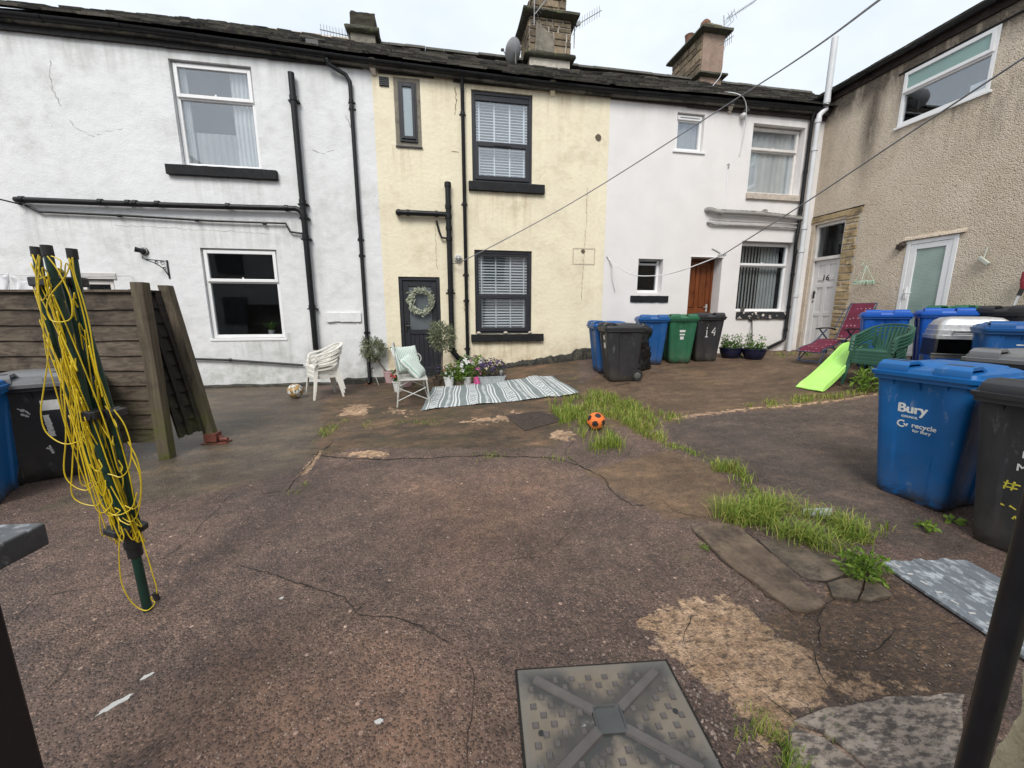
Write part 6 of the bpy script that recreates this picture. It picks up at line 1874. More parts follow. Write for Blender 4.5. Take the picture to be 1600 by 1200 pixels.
def starf(n, D):
    d = max(D, key=lambda q: n.dot(q)); c_ = n.dot(d)
    u = d.orthogonal().normalized(); v = d.cross(u)
    a = math.atan2(n.dot(v), n.dot(u)); rr_ = math.acos(min(1, c_))
    if rr_ < .34*(.72+.28*math.cos(5*a)): return 0
    if rr_ < .46*(.72+.28*math.cos(5*a)): return 2
    return 1 if mnoise.noise(n*2.2) > -.25 else 0
football('football', 'white and gold star patterned football by the foot of the white wall', (-2.49, 7.1), .125, None, starf, [MT['ball_white'], MT['ball_gold'], MT['ball_dark']])

# ---- bench with scroll arm
bx, by = -.50, 6.47
bz = g(bx, by)
bn = thing('garden_bench', 'weathered white metal bench with scroll arm and striped cushions by the dark door', 'bench', (bx, by, bz), rad(96))
LB, sz = .58, .40
mb = MB(); y = -.21
mb.tube([(-LB,-.21,sz),(LB,-.21,sz)], .013, 8); mb.tube([(-LB,.19,sz),(LB,.19,sz)], .013, 8); mb.tube([(-LB,-.21,sz),(-LB,.19,sz)], .013, 8); mb.tube([(LB,-.21,sz),(LB,.19,sz)], .013, 8)
for i in range(1, 20):
    x = -LB + 2*LB*i/20; mb.box(x-.014, x+.014, -.21, .19, sz+.004, sz+.012)
mb.build('seat', MT['bench'], bn, smooth=40, world=False)
mb = MB()
hoop = smooth_path([(-LB,.20,sz),(-LB,.235,sz+.30),(-LB*.86,.25,sz+.44),(-LB*.45,.26,sz+.50),(0,.262,sz+.515),(LB*.45,.26,sz+.50),(LB*.86,.25,sz+.44),(LB,.235,sz+.30),(LB,.20,sz)], 6)
mb.tube(hoop, .012, 8)
mb.tube([(-LB,.215,sz+.10),(LB,.215,sz+.10)], .009, 6)
for i in range(1, 12):
    x = -LB + 2*LB*i/12; zt = sz + .515 - .09*(abs(x)/LB)**3
    mb.tube([(x,.215,sz+.10),(x,.255,zt)], .006, 6)
mb.build('backrest', MT['bench'], bn, smooth=40, world=False)
mb = MB()   # far arm with scroll
sx = LB
sc_ = [(sx,.22,sz+.22),(sx,.10,sz+.26),(sx,-.06,sz+.27)] 
sp = [(sx, -.13 + .10*math.cos(t)*(1-t/11), sz+.19 + .10*math.sin(t)*(1-t/11)) for t in [rad(70) - i*.42 for i in range(0)]]
spir = []
for i in range(26):
    t = i/25; a = rad(100) - t*rad(560)*-1; rr_ = .095*(1-.72*t)
    spir.append((sx, -.11 - rr_*math.cos(a)*-1*0 - rr_*math.sin(a - PI/2)*1.0, sz+.185 + rr_*math.cos(a - PI/2)*1.0))
mb.tube(smooth_path(sc_ + spir, 3), .010, 7)
mb.tube([(sx,-.19,sz),(sx,-.17,sz+.10),(sx,-.15,sz+.11)], .010, 7)
mb.build('scroll_arm', MT['bench'], bn, smooth=40, world=False)
for sxx in (-1, 1):
    mb = MB(); x = sxx*LB
    mb.tube([(x,-.20,sz),(x,-.24,.0)], .012, 8); mb.tube([(x,.19,sz),(x,.24,.0)], .012, 8)
    mb.tube([(x,-.19,.28),(x,.23,.09)], .008, 6); mb.tube([(x,.20,.28),(x,-.225,.09)], .008, 6)
    mb.build('leg_frame', MT['bench'], bn, smooth=40, world=False)
mb = MB(); mb.tube([(-LB,.23,.09),(LB,.23,.09)], .009, 6); mb.tube([(-LB,-.225,.09),(LB,-.225,.09)], .009, 6); mb.build('stretcher', MT['bench'], bn, smooth=40, world=False)
def cushion(label, loc, rot, w=.42, h=.42, t=.13):
    mb = MB(); n = 14
    def half(s):
        def f(u, v):
            a, b = 2*u-1, 2*v-1
            e = max(0, (1-a**4))*max(0, (1-b**4))
            pin = 1 - .10*(1-abs(a*b))*0 - .07*(a*a*(1-b*b)+b*b*(1-a*a))*0
            k = 1 - .06*((1-b*b)*abs(a)**3 )
            k2 = 1 - .06*((1-a*a)*abs(b)**3)
            return Vector((a*w/2*k, b*h/2*k2, s*(t/2)*e**.55 + s*.002 + .006*mnoise.noise(Vector((a*3,b*3,s)))))
        return f
    mb.grid(half(1), n, n); mb.grid(half(-1), n, n)
    o = mb.build('cushion', MT['cushion'], smooth=180)
    bm = bmesh.new(); bm.from_mesh(o.data); bmesh.ops.remove_doubles(bm, verts=bm.verts, dist=.006); bmesh.ops.recalc_face_normals(bm, faces=bm.faces); bm.to_mesh(o.data); bm.free()
    o.location = loc; o.rotation_euler = rot
    return tag(o, label, 'cushion', 'cushions on the bench')
MB_ = wm(bn)
def bl_(x, y, z): return MB_ @ Vector((x, y, z))
p = bl_(.10, .06, sz+.235); cushion('larger mint striped cushion leaning on the bench back, farther from the camera', p, (rad(66), 0, rad(38)), .48, .46)
p = bl_(-.34, -.02, sz+.17); cushion('mint striped cushion lying against the other one at the near end of the bench', p, (rad(48), rad(-8), rad(78)), .42, .42)

# ---- outdoor rug
rug_c = [G(657,643), G(906,618), G(862,588), G(676,606)]   # front left, front right, back right, back left
mb = MB()
def rugp(u, v):
    a = rug_c[0].lerp(rug_c[1], u); b = rug_c[3].lerp(rug_c[2], u); p = a.lerp(b, v)
    fold = .012*math.sin(u*21+v*2)*(.4+.6*(1-v)) + .030*math.exp(-((u-.80-.05*v)/.05)**2) + .018*math.exp(-((u-.9+.1*v)/.03)**2)
    fold += .028*math.exp(-((1-u)/.05)**2)*(1-v) 
    z = g(p.x, p.y) + .010 + max(0, fold) + .010*mnoise.noise(Vector((u*5, v*3, 0)))**2
    return Vector((p.x + .01*math.sin(v*9+u*30), p.y + .03*math.sin(u*9)*(1-v), z))
seq = [(.0,.05,0),(.05,.10,1),(.10,.115,0),(.115,.16,2),(.16,.175,1),(.175,.19,0),(.19,.205,1),(.205,.25,0)]
def rugm(u, v):
    f = (u*4) % 1.0
    k = 0
    if f < .10: k = 0
    elif f < .13: k = 1
    elif f < .16: k = 0
    elif f < .19: k = 1
    elif f < .36: k = 1 if (abs(((v*26) % 1.0) - .5)*2 > abs((f-.275)/.085)) == (int(v*26) % 2 == 0) else 0
    elif f < .39: k = 1
    elif f < .43: k = 0
    elif f < .46: k = 1
    elif f < .56: k = 0
    elif f < .66: k = 1 if (int(v*60) % 3 == 0 or abs(f-.61) < .012) else 0
    elif f < .72: k = 0
    elif f < .75: k = 1
    elif f < .79: k = 0
    elif f < .84: k = 1
    elif f < .88: k = 0
    elif f < .91: k = 1
    return k
mb.grid(rugp, 240, 96, mf=rugm)
rug = tag(mb.build('outdoor_rug', [MT['rug_grey'], MT['rug_white']], smooth=180, recalc=False, solid=.006), 'long grey and white striped patterned rug laid out in front of the cream house', 'rug')

# ---- covers
cc = [on_z(808,1050,.0), on_z(1040,1035,.0)]
ang = math.atan2(cc[1].y-cc[0].y, cc[1].x-cc[0].x); S = (cc[1]-cc[0]).length/2
SY = .232
ctr = (cc[0]+cc[1])/2 + Vector((math.sin(ang), -math.cos(ang), 0))*SY
cv = thing('manhole_cover', 'square studded grey brown inspection cover with a raised cross, in the foreground', 'manhole cover', (ctr.x, ctr.y, .0), ang)
mb = MB(); mb.box(-S, S, -SY, SY, -.03, .012); mb.build('plate', MT['cover'], cv, bevel=.006, world=False)
mb = MB(); n = 10
for i in range(-n, n+1):
    for j in range(-n, n+1):
        if (i+j) % 2: continue
        x, y = i*.0345, j*.0345
        if abs(x) > S*.9 or abs(y) > SY*.88 or (x*x+y*y)**.5 < .072: continue
        if abs(abs(x)*SY-abs(y)*S)/math.hypot(S, SY) < .030: continue
        q = .0125; rt = rad(0)
        mb.loft([[(x-q*1.25,y,.0115),(x,y-q*1.25,.0115),(x+q*1.25,y,.0115),(x,y+q*1.25,.0115)] if False else [(x-q,y-q,.0115),(x+q,y-q,.0115),(x+q,y+q,.0115),(x-q,y+q,.0115)], [(x-q*.7,y-q*.7,.017),(x+q*.7,y-q*.7,.017),(x+q*.7,y+q*.7,.017),(x-q*.7,y+q*.7,.017)]])
st_ = mb.build('studs', MT['cover_bar'], cv, world=False); st_['kind'] = 'stuff'
for k in range(4):
    d = Vector(((1,-1,-1,1)[k]*S, (1,1,-1,-1)[k]*SY, 0)).normalized(); s = Vector((-d.y, d.x, 0))
    mb = MB(); A, B = d*.062, d*.315
    mb.loft([[A+s*.021+Vector((0,0,.0115)), A-s*.021+Vector((0,0,.0115)), B-s*.021+Vector((0,0,.0115)), B+s*.021+Vector((0,0,.0115))], [A+s*.016+Vector((0,0,.020)), A-s*.016+Vector((0,0,.020)), B-s*.016+Vector((0,0,.018)), B+s*.016+Vector((0,0,.018))]])
    mb.build('rib', MT['cover_bar'], cv, world=False)
mb = MB(); ring = lambda k, z: [(k*x*.86, k*y*.80, z) for x, y in ((-.058,-.042),(-.055,-.052),(-.042,-.058),(.042,-.058),(.055,-.052),(.058,-.042),(.058,.042),(.055,.052),(.042,.058),(-.042,.058),(-.055,.052),(-.058,.042))]
mb.loft([ring(1.15,.0115), ring(1.12,.020), ring(.98,.021), ring(.92,.0165), ring(.5,.0165)]); mb.build('hub', MT['cover_hub'], cv, world=False)
for x, y in ((-S*.80, -SY*.12), (S*.80, SY*.06)):
    mb = MB(); mb.lathe([(.011,.0115),(.011,.0135)], 12, (x, y, 0)); mb.build('key_hole', MT['black_plastic'], cv, world=False)
mb = MB(); mb.box(-S-.010, S+.010, -SY-.010, SY+.010, -.03, .0045); mb.build('edge_gap', MT['crack'], cv, world=False)
q = [G(790,650), G(846,643), G(882,657), G(820,674)]
mb = MB(); mb.loft([[v + Vector((0,0,-.02)) for v in q], [v + Vector((0,0,.012)) for v in q]])
c_ = sum(q, Vector())/4
dc = thing('drain_cover', 'rusty brown iron drain cover set in the yard in front of the rug', 'drain cover', c_)
mb.build('plate', MT['iron_cover'], dc, bevel=.004)
mb = MB(); mb.lathe([(.05,.012),(.045,.022),(.0,.022)][:2], 12, c_ + Vector((.0,.02,0))); mb.lathe([(.02,.01),(.02,.028)], 8, c_ + Vector((-.02,.02,0))); mb.build('lifting_eye', MT['iron_cover'], dc, smooth=40)
mb = MB(); 
for i in range(1, 12):
    a, b = q[0].lerp(q[1], i/12), q[3].lerp(q[2], i/12); mb.bar(a + Vector((0,0,.0135)), b + Vector((0,0,.0135)), .012, .004)
tr_ = mb.build('tread', MT['iron_cover'], dc); tr_['kind'] = 'stuff'

# ---- scuffed plastic ramp sheet
q0, q1, q3 = G(1374,882), G(1468,862), G(1532,990)
ux = (q3-q0); ux.z = 0; Lr = .84; ux.normalize()
uy = (q1-q0); uy.z = 0; uy = (uy - ux*uy.dot(ux)); Wr = .56; uy.normalize()
rp = thing('ramp_sheet', 'scuffed pale grey ribbed plastic kerb ramp lying flat by the right gatepost', 'ramp', q0, math.atan2(ux.y, ux.x))
flip = 1 if (Matrix.Rotation(-rp.rotation_euler.z, 3, 'Z') @ uy).y > 0 else -1
mb = MB()
ys = [0]; prof = [(0,.0),(0,.018),(.10,.030),(.105,.022),(.20,.022),(.205,.034),(.26,.034),(.265,.022),(.36,.022),(.365,.034),(.42,.034),(.425,.024),(.54,.018),(.56,.0)]
mb.loft([[Vector((0, flip*y*Wr/.56, z)) for y, z in prof], [Vector((Lr, flip*y*Wr/.56, z)) for y, z in prof]])
rr = random.Random(2)
for i in range(11):
    x = .05 + i*.074
    mb.obox((x, flip*.052, .0265), (.016*math.cos(i%2*1.3+.2), .016*math.sin(i%2*1.3+.2), 0), (-.006*math.sin(i%2*1.3+.2), .006*math.cos(i%2*1.3+.2), .0), (0,0,.003), 1)
mb.build('sheet', [MT['ramp'], MT['pot_grey']], rp, bevel=.003, world=False)
q = [(1255,797),(1300,796),(1300,808),(1255,808)]; P = [G(*v) for v in q]
mb = MB(); mb.loft([[v+Vector((0,0,.004)) for v in P], [v+Vector((0,0,.014)) for v in P]]); tag(mb.build('plastic_scrap', MT['trough']), 'pale scrap of plastic lying in the long grass', 'scrap')

# ---- rotary washing line, folded
def A_(px, py, y=2.06): return on_y(px, py, y)
ai_base = A_(231, 953, 2.05); ai_base.z = g(ai_base.x, 2.05)
ai = thing('rotary_airer', 'folded dark green rotary washing line leaning in the yard, tangled with yellow cord', 'washing line', ai_base)
mb = MB()
mb.tube([ai_base, A_(207,845,2.06)], .0195, 12); mb.tube([A_(207,845,2.06), A_(198,800,2.06), A_(88,420,2.09)], .0175, 12)
mb.build('pole', MT['airer_green'], ai, smooth=40)
mb = MB(); a, b = A_(212,868,2.06), A_(203,826,2.06)
for f0, f1, r in ((0,.35,.030),(.35,.55,.036),(.55,.75,.030),(.75,1.0,.038)): mb.tube([a.lerp(b,f0), a.lerp(b,f1)], r, 12)
mb.build('collar', MT['black_plastic'], ai, smooth=40)
h = A_(197, 826, 2.06)
mb = MB(); mb.loft([[h + Vector((x*1.0, y, -.014)) for x, y in ((-.085,-.02),(.0,-.07),(.085,-.02),(.085,.02),(0,.07),(-.085,.02))], [h + Vector((x, y, .018)) for x, y in ((-.085,-.02),(.0,-.07),(.085,-.02),(.085,.02),(0,.07),(-.085,.02))]]); mb.build('lower_hub', MT['black_plastic'], ai, bevel=.006)
h2 = A_(92, 440, 2.08)
mb = MB(); mb.loft([[h2 + Vector((x, y, -.022)) for x, y in ((-.10,-.02),(0,-.06),(.10,-.02),(.10,.02),(0,.06),(-.10,.02))], [h2 + Vector((x, y, .018)) for x, y in ((-.10,-.02),(0,-.06),(.10,-.02),(.10,.02),(0,.06),(-.10,.02))]]); mb.build('upper_hub', MT['black_plastic'], ai, bevel=.006)
arms = [([(57,394),(80,520),(130,680),(182,822)], 2.10), ([(74,392),(105,520),(152,690),(196,824)], 1.99), ([(113,397),(132,500),(172,640),(214,818)], 2.05), ([(92,430),(118,560),(160,700),(205,815)], 2.17)]
armpts = []
for pts, y in arms:
    P = smooth_path([A_(px, py, y + (.0)) for px, py in pts], 8); armpts.append(P)
    mb = MB(); mb.tube(P, .0155, 10)
    arm = mb.build('arm', MT['airer_green'], ai, smooth=40)
    mb = MB(); d = (P[0]-P[2]).normalized(); mb.tube([P[0]-d*.02, P[0]+d*.022], .019, 10); mb.build('end_cap', MT['black_plastic'], arm, smooth=40)
for pts, y in (([(100,440),(128,545),(150,645)], 2.03), ([(108,445),(140,560),(178,648)], 2.1)):
    mb = MB(); P = [A_(px, py, y) for px, py in pts]; mb.tube(P, .012, 8); mb.build('strut', MT['airer_green'], ai, smooth=40)
for px, py, y in ((143,648,1.995),(178,645,2.05)):
    c_ = A_(px, py, y); mb = MB(); mb.box(c_.x-.035, c_.x+.035, c_.y-.03, c_.y+.03, c_.z-.018, c_.z+.018); mb.lathe([(.024,-.034),(.024,.034)], 12, c_, ax=Matrix(((1,0,0),(0,0,1),(0,-1,0)))); mb.build('clamp', MT['black_plastic'], ai, bevel=.004)
rr = random.Random(17)
mb = MB()
def along(P, t):
    f = max(0, min(.999, t))*(len(P)-1); i = int(f); return P[i].lerp(P[min(i+1, len(P)-1)], f-i)
for i in range(50):
    k = rr.randrange(3); k2 = (k + rr.choice((0,1,2,2))) % 4
    s = .02 + .62*rr.random()**.75; L_ = rr.uniform(.35, .8); e = min(.985, s+L_)
    a, b = along(armpts[k], s), along(armpts[k2], e)
    side = rr.choice((-1, 1))*rr.uniform(.006, .030)
    off = Vector((side, rr.uniform(-.075, -.01), 0))
    sag_ = rr.uniform(.015, .10)
    m1 = a.lerp(b, .35) + off*.6; m2 = a.lerp(b, .75) + off; m3 = b + off*.9 + Vector((rr.uniform(-.02,.03), 0, -sag_)); m4 = b + Vector((off.x*.2 + rr.uniform(.0,.03), -.03, -sag_*.9))
    path = [a + Vector((0,-.018,.0)), a + Vector((side*.4,-.03,.012)), m1, m2, m3, m4, b + Vector((0,-.02,0))]
    mb.tube(smooth_path(path, 6), .0024, 5)
def yline(pxs, y=1.97, r=.0026, dy=0):
    mb.tube(smooth_path([A_(px, py, y + dy*i) for i, (px, py) in enumerate(pxs)], 6), r, 5)
yline([(76,520),(75,560),(68,610),(64,645),(72,675),(98,693),(122,690),(136,678)])
yline([(95,560),(100,610),(103,680),(100,735),(112,757),(135,766),(155,752)])
yline([(118,560),(117,650),(113,730),(112,770),(125,785),(150,790),(160,780)])
yline([(60,398),(56,430),(66,470),(90,430),(100,425),(78,430),(58,442),(62,480),(72,500)], 2.02)
yline([(74,400),(92,425),(110,465),(112,495),(98,503),(80,500),(73,480),(80,460),(102,432),(112,405)], 1.95)
yline([(62,400),(60,450),(66,500),(74,560),(90,620),(110,690),(140,770)], 2.0)
yline([(80,400),(95,408),(93,430)], 1.96)
yline([(113,402),(117,430),(130,470),(140,510),(148,560),(160,620)], 1.99)
yline([(178,640),(195,665),(205,700),(202,730),(190,745),(175,742),(150,735),(140,725)], 1.98)
yline([(200,690),(215,720),(221,760),(216,800),(205,815),(190,808),(170,790)], 1.98)
yline([(205,710),(219,745),(219,780),(210,795),(195,790)], 1.96)
yline([(150,760),(160,790),(180,805),(205,795),(214,770)], 1.95)
yline([(188,835),(186,865),(190,910),(205,940),(226,954),(240,946),(244,932)], 2.0)
yline([(217,830),(228,862),(238,895),(245,922),(242,940),(236,934),(243,930)], 2.0)
mb.build('cord', MT['line_yellow'], ai, smooth=60, recalc=False)
c_ = A_(244, 932, 2.0); mb = MB(); mb.obox(c_, (.010,0,.002), (0,.008,0), (-.006,0,.022)); mb.build('toggle', MT['black_plastic'], ai, bevel=.003)

# ---- fence
fr = Vector((math.cos(YAW), -math.sin(YAW), 0)); pr = G(262, 715); 
def fence_panel(name, label, right, left, ztop, zbot, boards, mat, lean=Vector((0,0,0)), post=None):
    d = (left-right); d.z = 0; Lp = d.length; d.normalize()
    nrm = Vector((d.y, -d.x, 0))
    if nrm.y > 0: nrm = -nrm
    th = thing('fence', label, 'fence', right)
    mb = MB(); rr = random.Random(int(boards*7))
    h = (ztop-zbot)/boards
    for i in range(boards):
        z0, z1 = zbot + i*h - .012, zbot + (i+1)*h + .012
        n = 16; rings = []
        for k in range(n+1):
            p = right + d*Lp*k/n
            w0, w1 = .010*mnoise.noise(Vector((k*.9, i*3.1, 1))), .008*mnoise.noise(Vector((k*.7, i*2.3, 5)))
            o0 = nrm*(.026+w1*.3); o1 = nrm*.004
            f0, f1 = lean*((z0-zbot)/(ztop-zbot)), lean*((z1-zbot)/(ztop-zbot))
            A = Vector((p.x, p.y, z0+w0)) + f0; B = Vector((p.x, p.y, z1+w1)) + f1
            rings.append([A+o0, B+o1, B+o1-nrm*.009, A+o0-nrm*.012])
        mb.loft(rings)
    pn = mb.build('board_panel', mat, th)
    mb = MB()
    for f in (.0, .36, .72, 1.0):
        p = right + d*Lp*f
        A = Vector((p.x, p.y, zbot-.02)) + nrm*.036; B = Vector((p.x, p.y, ztop+.01)) + lean + nrm*.03
        mb.bar(A, B, .045, .025, up=nrm)
    A = Vector((right.x, right.y, ztop+.015)) + lean + nrm*.012; mb.bar(A, A + d*Lp, .06, .022)
    mb.build('batten', mat, th)
    return th
rz_ = pr + Vector((-.05, .06, 0)); 
ztop = on_y(150, 458, rz_.y + .2).z
f1 = fence_panel('fence_panel', 'weathered brown overlap board fence panel behind the left bins', rz_, rz_ - fr*2.3, ztop, .20, 10, MT['fence'])
def post(label, foot, top, w, mat, brk=False):
    th = thing('fence_post', label, 'fence post', foot, group='fence posts')
    mb = MB(); d = top - foot
    ux_ = Vector((1,0,0)) * w/2; uy_ = Vector((0,1,0)) * w/2
    rings = []
    for k in range(9):
        p = foot + d*k/8; j = Vector((R.uniform(-.002,.002), R.uniform(-.002,.002), 0))
        rings.append([p-ux_-uy_+j, p+ux_-uy_+j, p+ux_+uy_+j, p-ux_+uy_+j])
    mb.loft(rings); mb.build('timber', mat, th, bevel=.006)
    if brk:
        mb = MB(); f = foot
        mb.box(f.x-w*.62, f.x+w*.62, f.y-w*.62, f.y+w*.62, f.z+.03, f.z+.12); mb.box(f.x-.10, f.x+.16, f.y-.06, f.y+.06, f.z+.0, f.z+.012)
        mb.obox(f + Vector((.10,0,.05)), (.03,0,-.03), (0,.03,0), (.006,0,.006)); mb.lathe([(.022,-.04),(.022,.04)], 10, f + Vector((.12,-.02,.045)), ax=AXX)
        mb.build('post_shoe', MT['rust_shoe'], th)
    return th
MT['rust_shoe'] = simple('red_oxide_shoe', (.16,.045,.03), .7, var=.3, scale=14, dirt=((.05,.04,.035),.5,.6))
pt = on_y(218, 441, pr.y)
post('weathered square fence post standing upright at the end of the fence panel', pr + Vector((0,0,-.02)), Vector((pt.x, pr.y, pt.z)), .105, MT['post'])
pf = G(334, 692); pt2 = on_y(258, 446, pf.y + .15)
post('leaning green stained fence post standing in a red metal shoe', pf, pt2, .10, MT['post'], True)
# panel leaning between the two posts, its underside shadow put into the board colour
ra, la = pf + Vector((-.06,.06,0)), pr + Vector((.05,.12,0))
f2 = fence_panel('fence_panel', 'dark fence panel, underside shade painted on, leaning between the two square posts', ra, la, on_y(240,458,pf.y+.1).z, .23, 10, MT['fence_shaded'], lean=(pt2-pf)*.93*Vector((1,1,0)).length/1.414 if False else Vector(((pt2-pf).x*.9, (pt2-pf).y*.9, 0)))

# ---- gateposts and stone pillar in the foreground
t = 1.02
def fwd(px, py, t): return Vector((0,0,EYE)) + ray(px, py)*t
a = fwd(72, 1190, t); cap = fwd(74, 815, t)
gp = thing('gatepost', 'black metal gatepost with flat square cap at the left edge of the picture', 'gatepost', (a.x-.105, a.y, 0), rad(-6))
mb = MB(); mb.box(-.05, .05, -.05, .05, -.05, cap.z-.10); mb.loft([[(-.05,-.05,cap.z-.10),(.05,-.05,cap.z-.10),(.05,.05,cap.z-.10),(-.05,.05,cap.z-.10)], [(-.085,-.085,cap.z-.062),(.085,-.085,cap.z-.062),(.085,.085,cap.z-.062),(-.085,.085,cap.z-.062)]]); mb.build('shaft', MT['gate_black'], gp, bevel=.006, world=False)
mb = MB(); mb.box(-.12, .115, -.12, .12, cap.z-.062, cap.z); mb.build('cap', MT['gate_cap'], gp, bevel=.005, world=False)
t = .92
a = fwd(1490, 1195, t); b = fwd(1546, 1195, t)
gr = thing('gatepost', 'plain black metal post in front of the yellow stone pillar at the right edge', 'gatepost', ((a.x+b.x)/2, (a.y+b.y)/2, 0), rad(-46))
mb = MB(); mb.tube([(0,0,-.05),(0,0,1.6)], .024, 20); mb.build('shaft', MT['gate_black'], gr, smooth=40, world=False)
mb = MB(); mb.lathe([(.027,1.6),(.031,1.62),(.02,1.65),(.008,1.66)], 20); mb.build('cap', MT['gate_black'], gr, smooth=40, world=False)
a = fwd(1556, 1195, .98); hd_ = Vector((a.x, a.y, 0)).normalized()
pm = thing('stone_pillar', 'rough yellow gritstone gate pillar at the bottom right corner', 'pillar', (a.x+.195*hd_.y, a.y-.195*hd_.x, 0), rad(-30))
mb = MB()
for (u, v) in ((0,0),):
    def pil(uu, vv):
        aa = uu*2*PI; c_, s_ = math.cos(aa), math.sin(aa); k = .15/max(abs(c_), abs(s_))**.85
        n_ = .025*mnoise.noise(Vector((c_*3, s_*3, vv*6))) + .014*mnoise.noise(Vector((c_*11, s_*11, vv*24)))
        return Vector(((k+n_)*c_, (k+n_)*s_, -.05 + 1.5*vv))
    mb.grid(pil, 60, 80); top = [pil(i/60, 1) for i in range(60)]; mb.face(top)
mb.build('masonry', MT['pillar'], pm, smooth=60, world=False)
# ---- garden lounger
ln = thing('reclining_chair', 'burgundy dotted folding garden recliner with navy frame by the white door', 'recliner', (7.52, 6.32, g(7.52, 6.32)), rad(-84))
W_ = .225
fab = smooth_path([(0,-.72,.20),(0,-.62,.27),(0,-.38,.33),(0,-.18,.42),(0,.10,.36),(0,.24,.40),(0,.36,.66),(0,.50,1.0),(0,.54,1.10)], 5)
mb = MB(); n = len(fab)
for (i0, i1) in ((0,14),(16,24),(26,n-1)):
    for i in range(i0, i1):
        p, q = fab[i], fab[i+1]
        nn = Vector((0, -(q.z-p.z), q.y-p.y)).normalized()*.012
        mb.loft([[p+Vector((-W_+.03,0,0))+nn, p+Vector((W_-.03,0,0))+nn, q+Vector((W_-.03,0,0))+nn, q+Vector((-W_+.03,0,0))+nn], [p+Vector((-W_+.03,0,0))-nn*.2, p+Vector((W_-.03,0,0))-nn*.2, q+Vector((W_-.03,0,0))-nn*.2, q+Vector((-W_+.03,0,0))-nn*.2]])
mb.build('fabric', MT['burgundy'], ln, world=False)
mb = MB()
for s in (-1, 1):
    mb.tube([f + Vector((s*W_, 0, 0)) for f in fab], .012, 8)
    mb.tube([(s*(W_+.025),-.62,.02),(s*(W_+.025),-.10,.50),(s*(W_+.025),.02,.60)], .013, 8)
    mb.tube([(s*(W_+.025),.52,.02),(s*(W_+.025),.05,.42),(s*(W_+.025),-.16,.60)], .013, 8)
    mb.tube([(s*(W_+.025),.22,.60),(s*(W_+.025),.40,.95),(s*(W_),.53,1.06)], .010, 8)
    mb.tube([(s*(W_-.02),-.70,.02),(s*W_,-.60,.27)], .012, 8)
for y, z in ((-.72,.20),(.54,1.10)): mb.tube([(-W_,y,z),(W_,y,z)], .012, 8)
mb.tube([(-W_-.025,-.62,.02),(W_+.025,-.62,.02)], .013, 8); mb.tube([(-W_-.025,.52,.02),(W_+.025,.52,.02)], .013, 8); mb.tube([(-W_,-.70,.02),(W_,-.70,.02)], .012, 8)
for z in (.5,): mb.tube([(-W_-.02,.10,.36),(W_+.02,.10,.36)], .010, 8)
mb.build('frame', MT['navy_tube'], ln, smooth=40, world=False)
for s in (-1, 1):
    mb = MB(); strap(mb, smooth_path([(s*(W_+.03),-.24,.615),(s*(W_+.03),-.05,.63),(s*(W_+.03),.15,.62),(s*(W_+.03),.26,.59)], 4), .055, .024); mb.build('armrest', MT['black_plastic'], ln, smooth=40, bevel=.006, world=False)

# ---- slide
sl0, sl1 = (G(1240,606)+G(1287,614))/2, Vector((6.52, 5.18, 0))
dd = sl1 - sl0; dd.z = 0; Ls = dd.length; 
sd = thing('toddler_slide', 'lime green plastic toddler slide chute propped beside the green chairs', 'slide', sl0, math.atan2(dd.y, dd.x))
mb = MB(); path = smooth_path([(0,0,.015),(.10,0,.03),(Ls*.35,0,.17),(Ls*.7,0,.42),(Ls*.93,0,.60),(Ls+.06,0,.635)], 6)
rings = []
for i, p in enumerate(path):
    f = i/(len(path)-1); w = .185 - .05*f; hgt = .075*min(1, .15 + f*4)
    nrm = Vector((-.5, 0, .86)) if 0 < i < len(path)-1 else Vector((-.2,0,.98))
    prof = [(-w-.012,0,.0),(-w-.006,0,hgt),(-w+.012,0,hgt),(-w+.05,0,.018),(0,0,.010),(w-.05,0,.018),(w-.012,0,hgt),(w+.006,0,hgt),(w+.012,0,.0),(0,0,-.006)]
    rings.append([p + Vector((0, a, 0)) + nrm*c for a, b, c in prof])
mb.loft(rings); mb.build('chute', MT['lime'], sd, smooth=35, bevel=.004, world=False)
mb = MB(); 
for s in (-1,1): mb.bar((Ls*.93, s*.14, .58), (Ls*1.05, s*.15, -.02), .04, .03, up=(1,0,0))
mb.build('support', MT['lime'], sd, bevel=.004, world=False)

# ---- barbecue
q = (7.12, 4.22); bq = thing('barbecue', 'silver domed barbecue with open black firebox between blue bins', 'barbecue', at(*q), rad(-42))
w, d = .36, .26; z0 = .66
mb = MB(); rings = []
for k, (f, z) in enumerate(((1.04,z0+.0),(1.05,z0+.05),(1.0,z0+.055),(1.0,z0+.12),(.97,z0+.125),(.95,z0+.19),(.92,z0+.195),(.84,z0+.25),(.70,z0+.285),(.4,z0+.30))):
    a_, b_ = w*f, d*f; rc = .07*f
    ring = []
    for cxx, cyy, a0 in ((a_-rc,b_-rc,0),(-a_+rc,b_-rc,PI/2),(-a_+rc,-b_+rc,PI),(a_-rc,-b_+rc,PI*1.5)):
        for j in range(5): t_ = a0 + PI/2*j/4; ring.append((cxx+rc*math.cos(t_), cyy+rc*math.sin(t_), z))
    rings.append(ring)
mb.loft(rings); hood = mb.build('hood', MT['chrome'], bq, smooth=30, world=False)
mb = MB(); mb.tube([(-.2,-d-.05,z0+.10),(.2,-d-.05,z0+.10)], .011, 8); mb.tube([(-.2,-d-.05,z0+.10),(-.2,-d+.0,z0+.10)], .008, 6); mb.tube([(.2,-d-.05,z0+.10),(.2,-d,z0+.10)], .008, 6); mb.build('handle', MT['black_plastic'], hood, smooth=40, world=False)
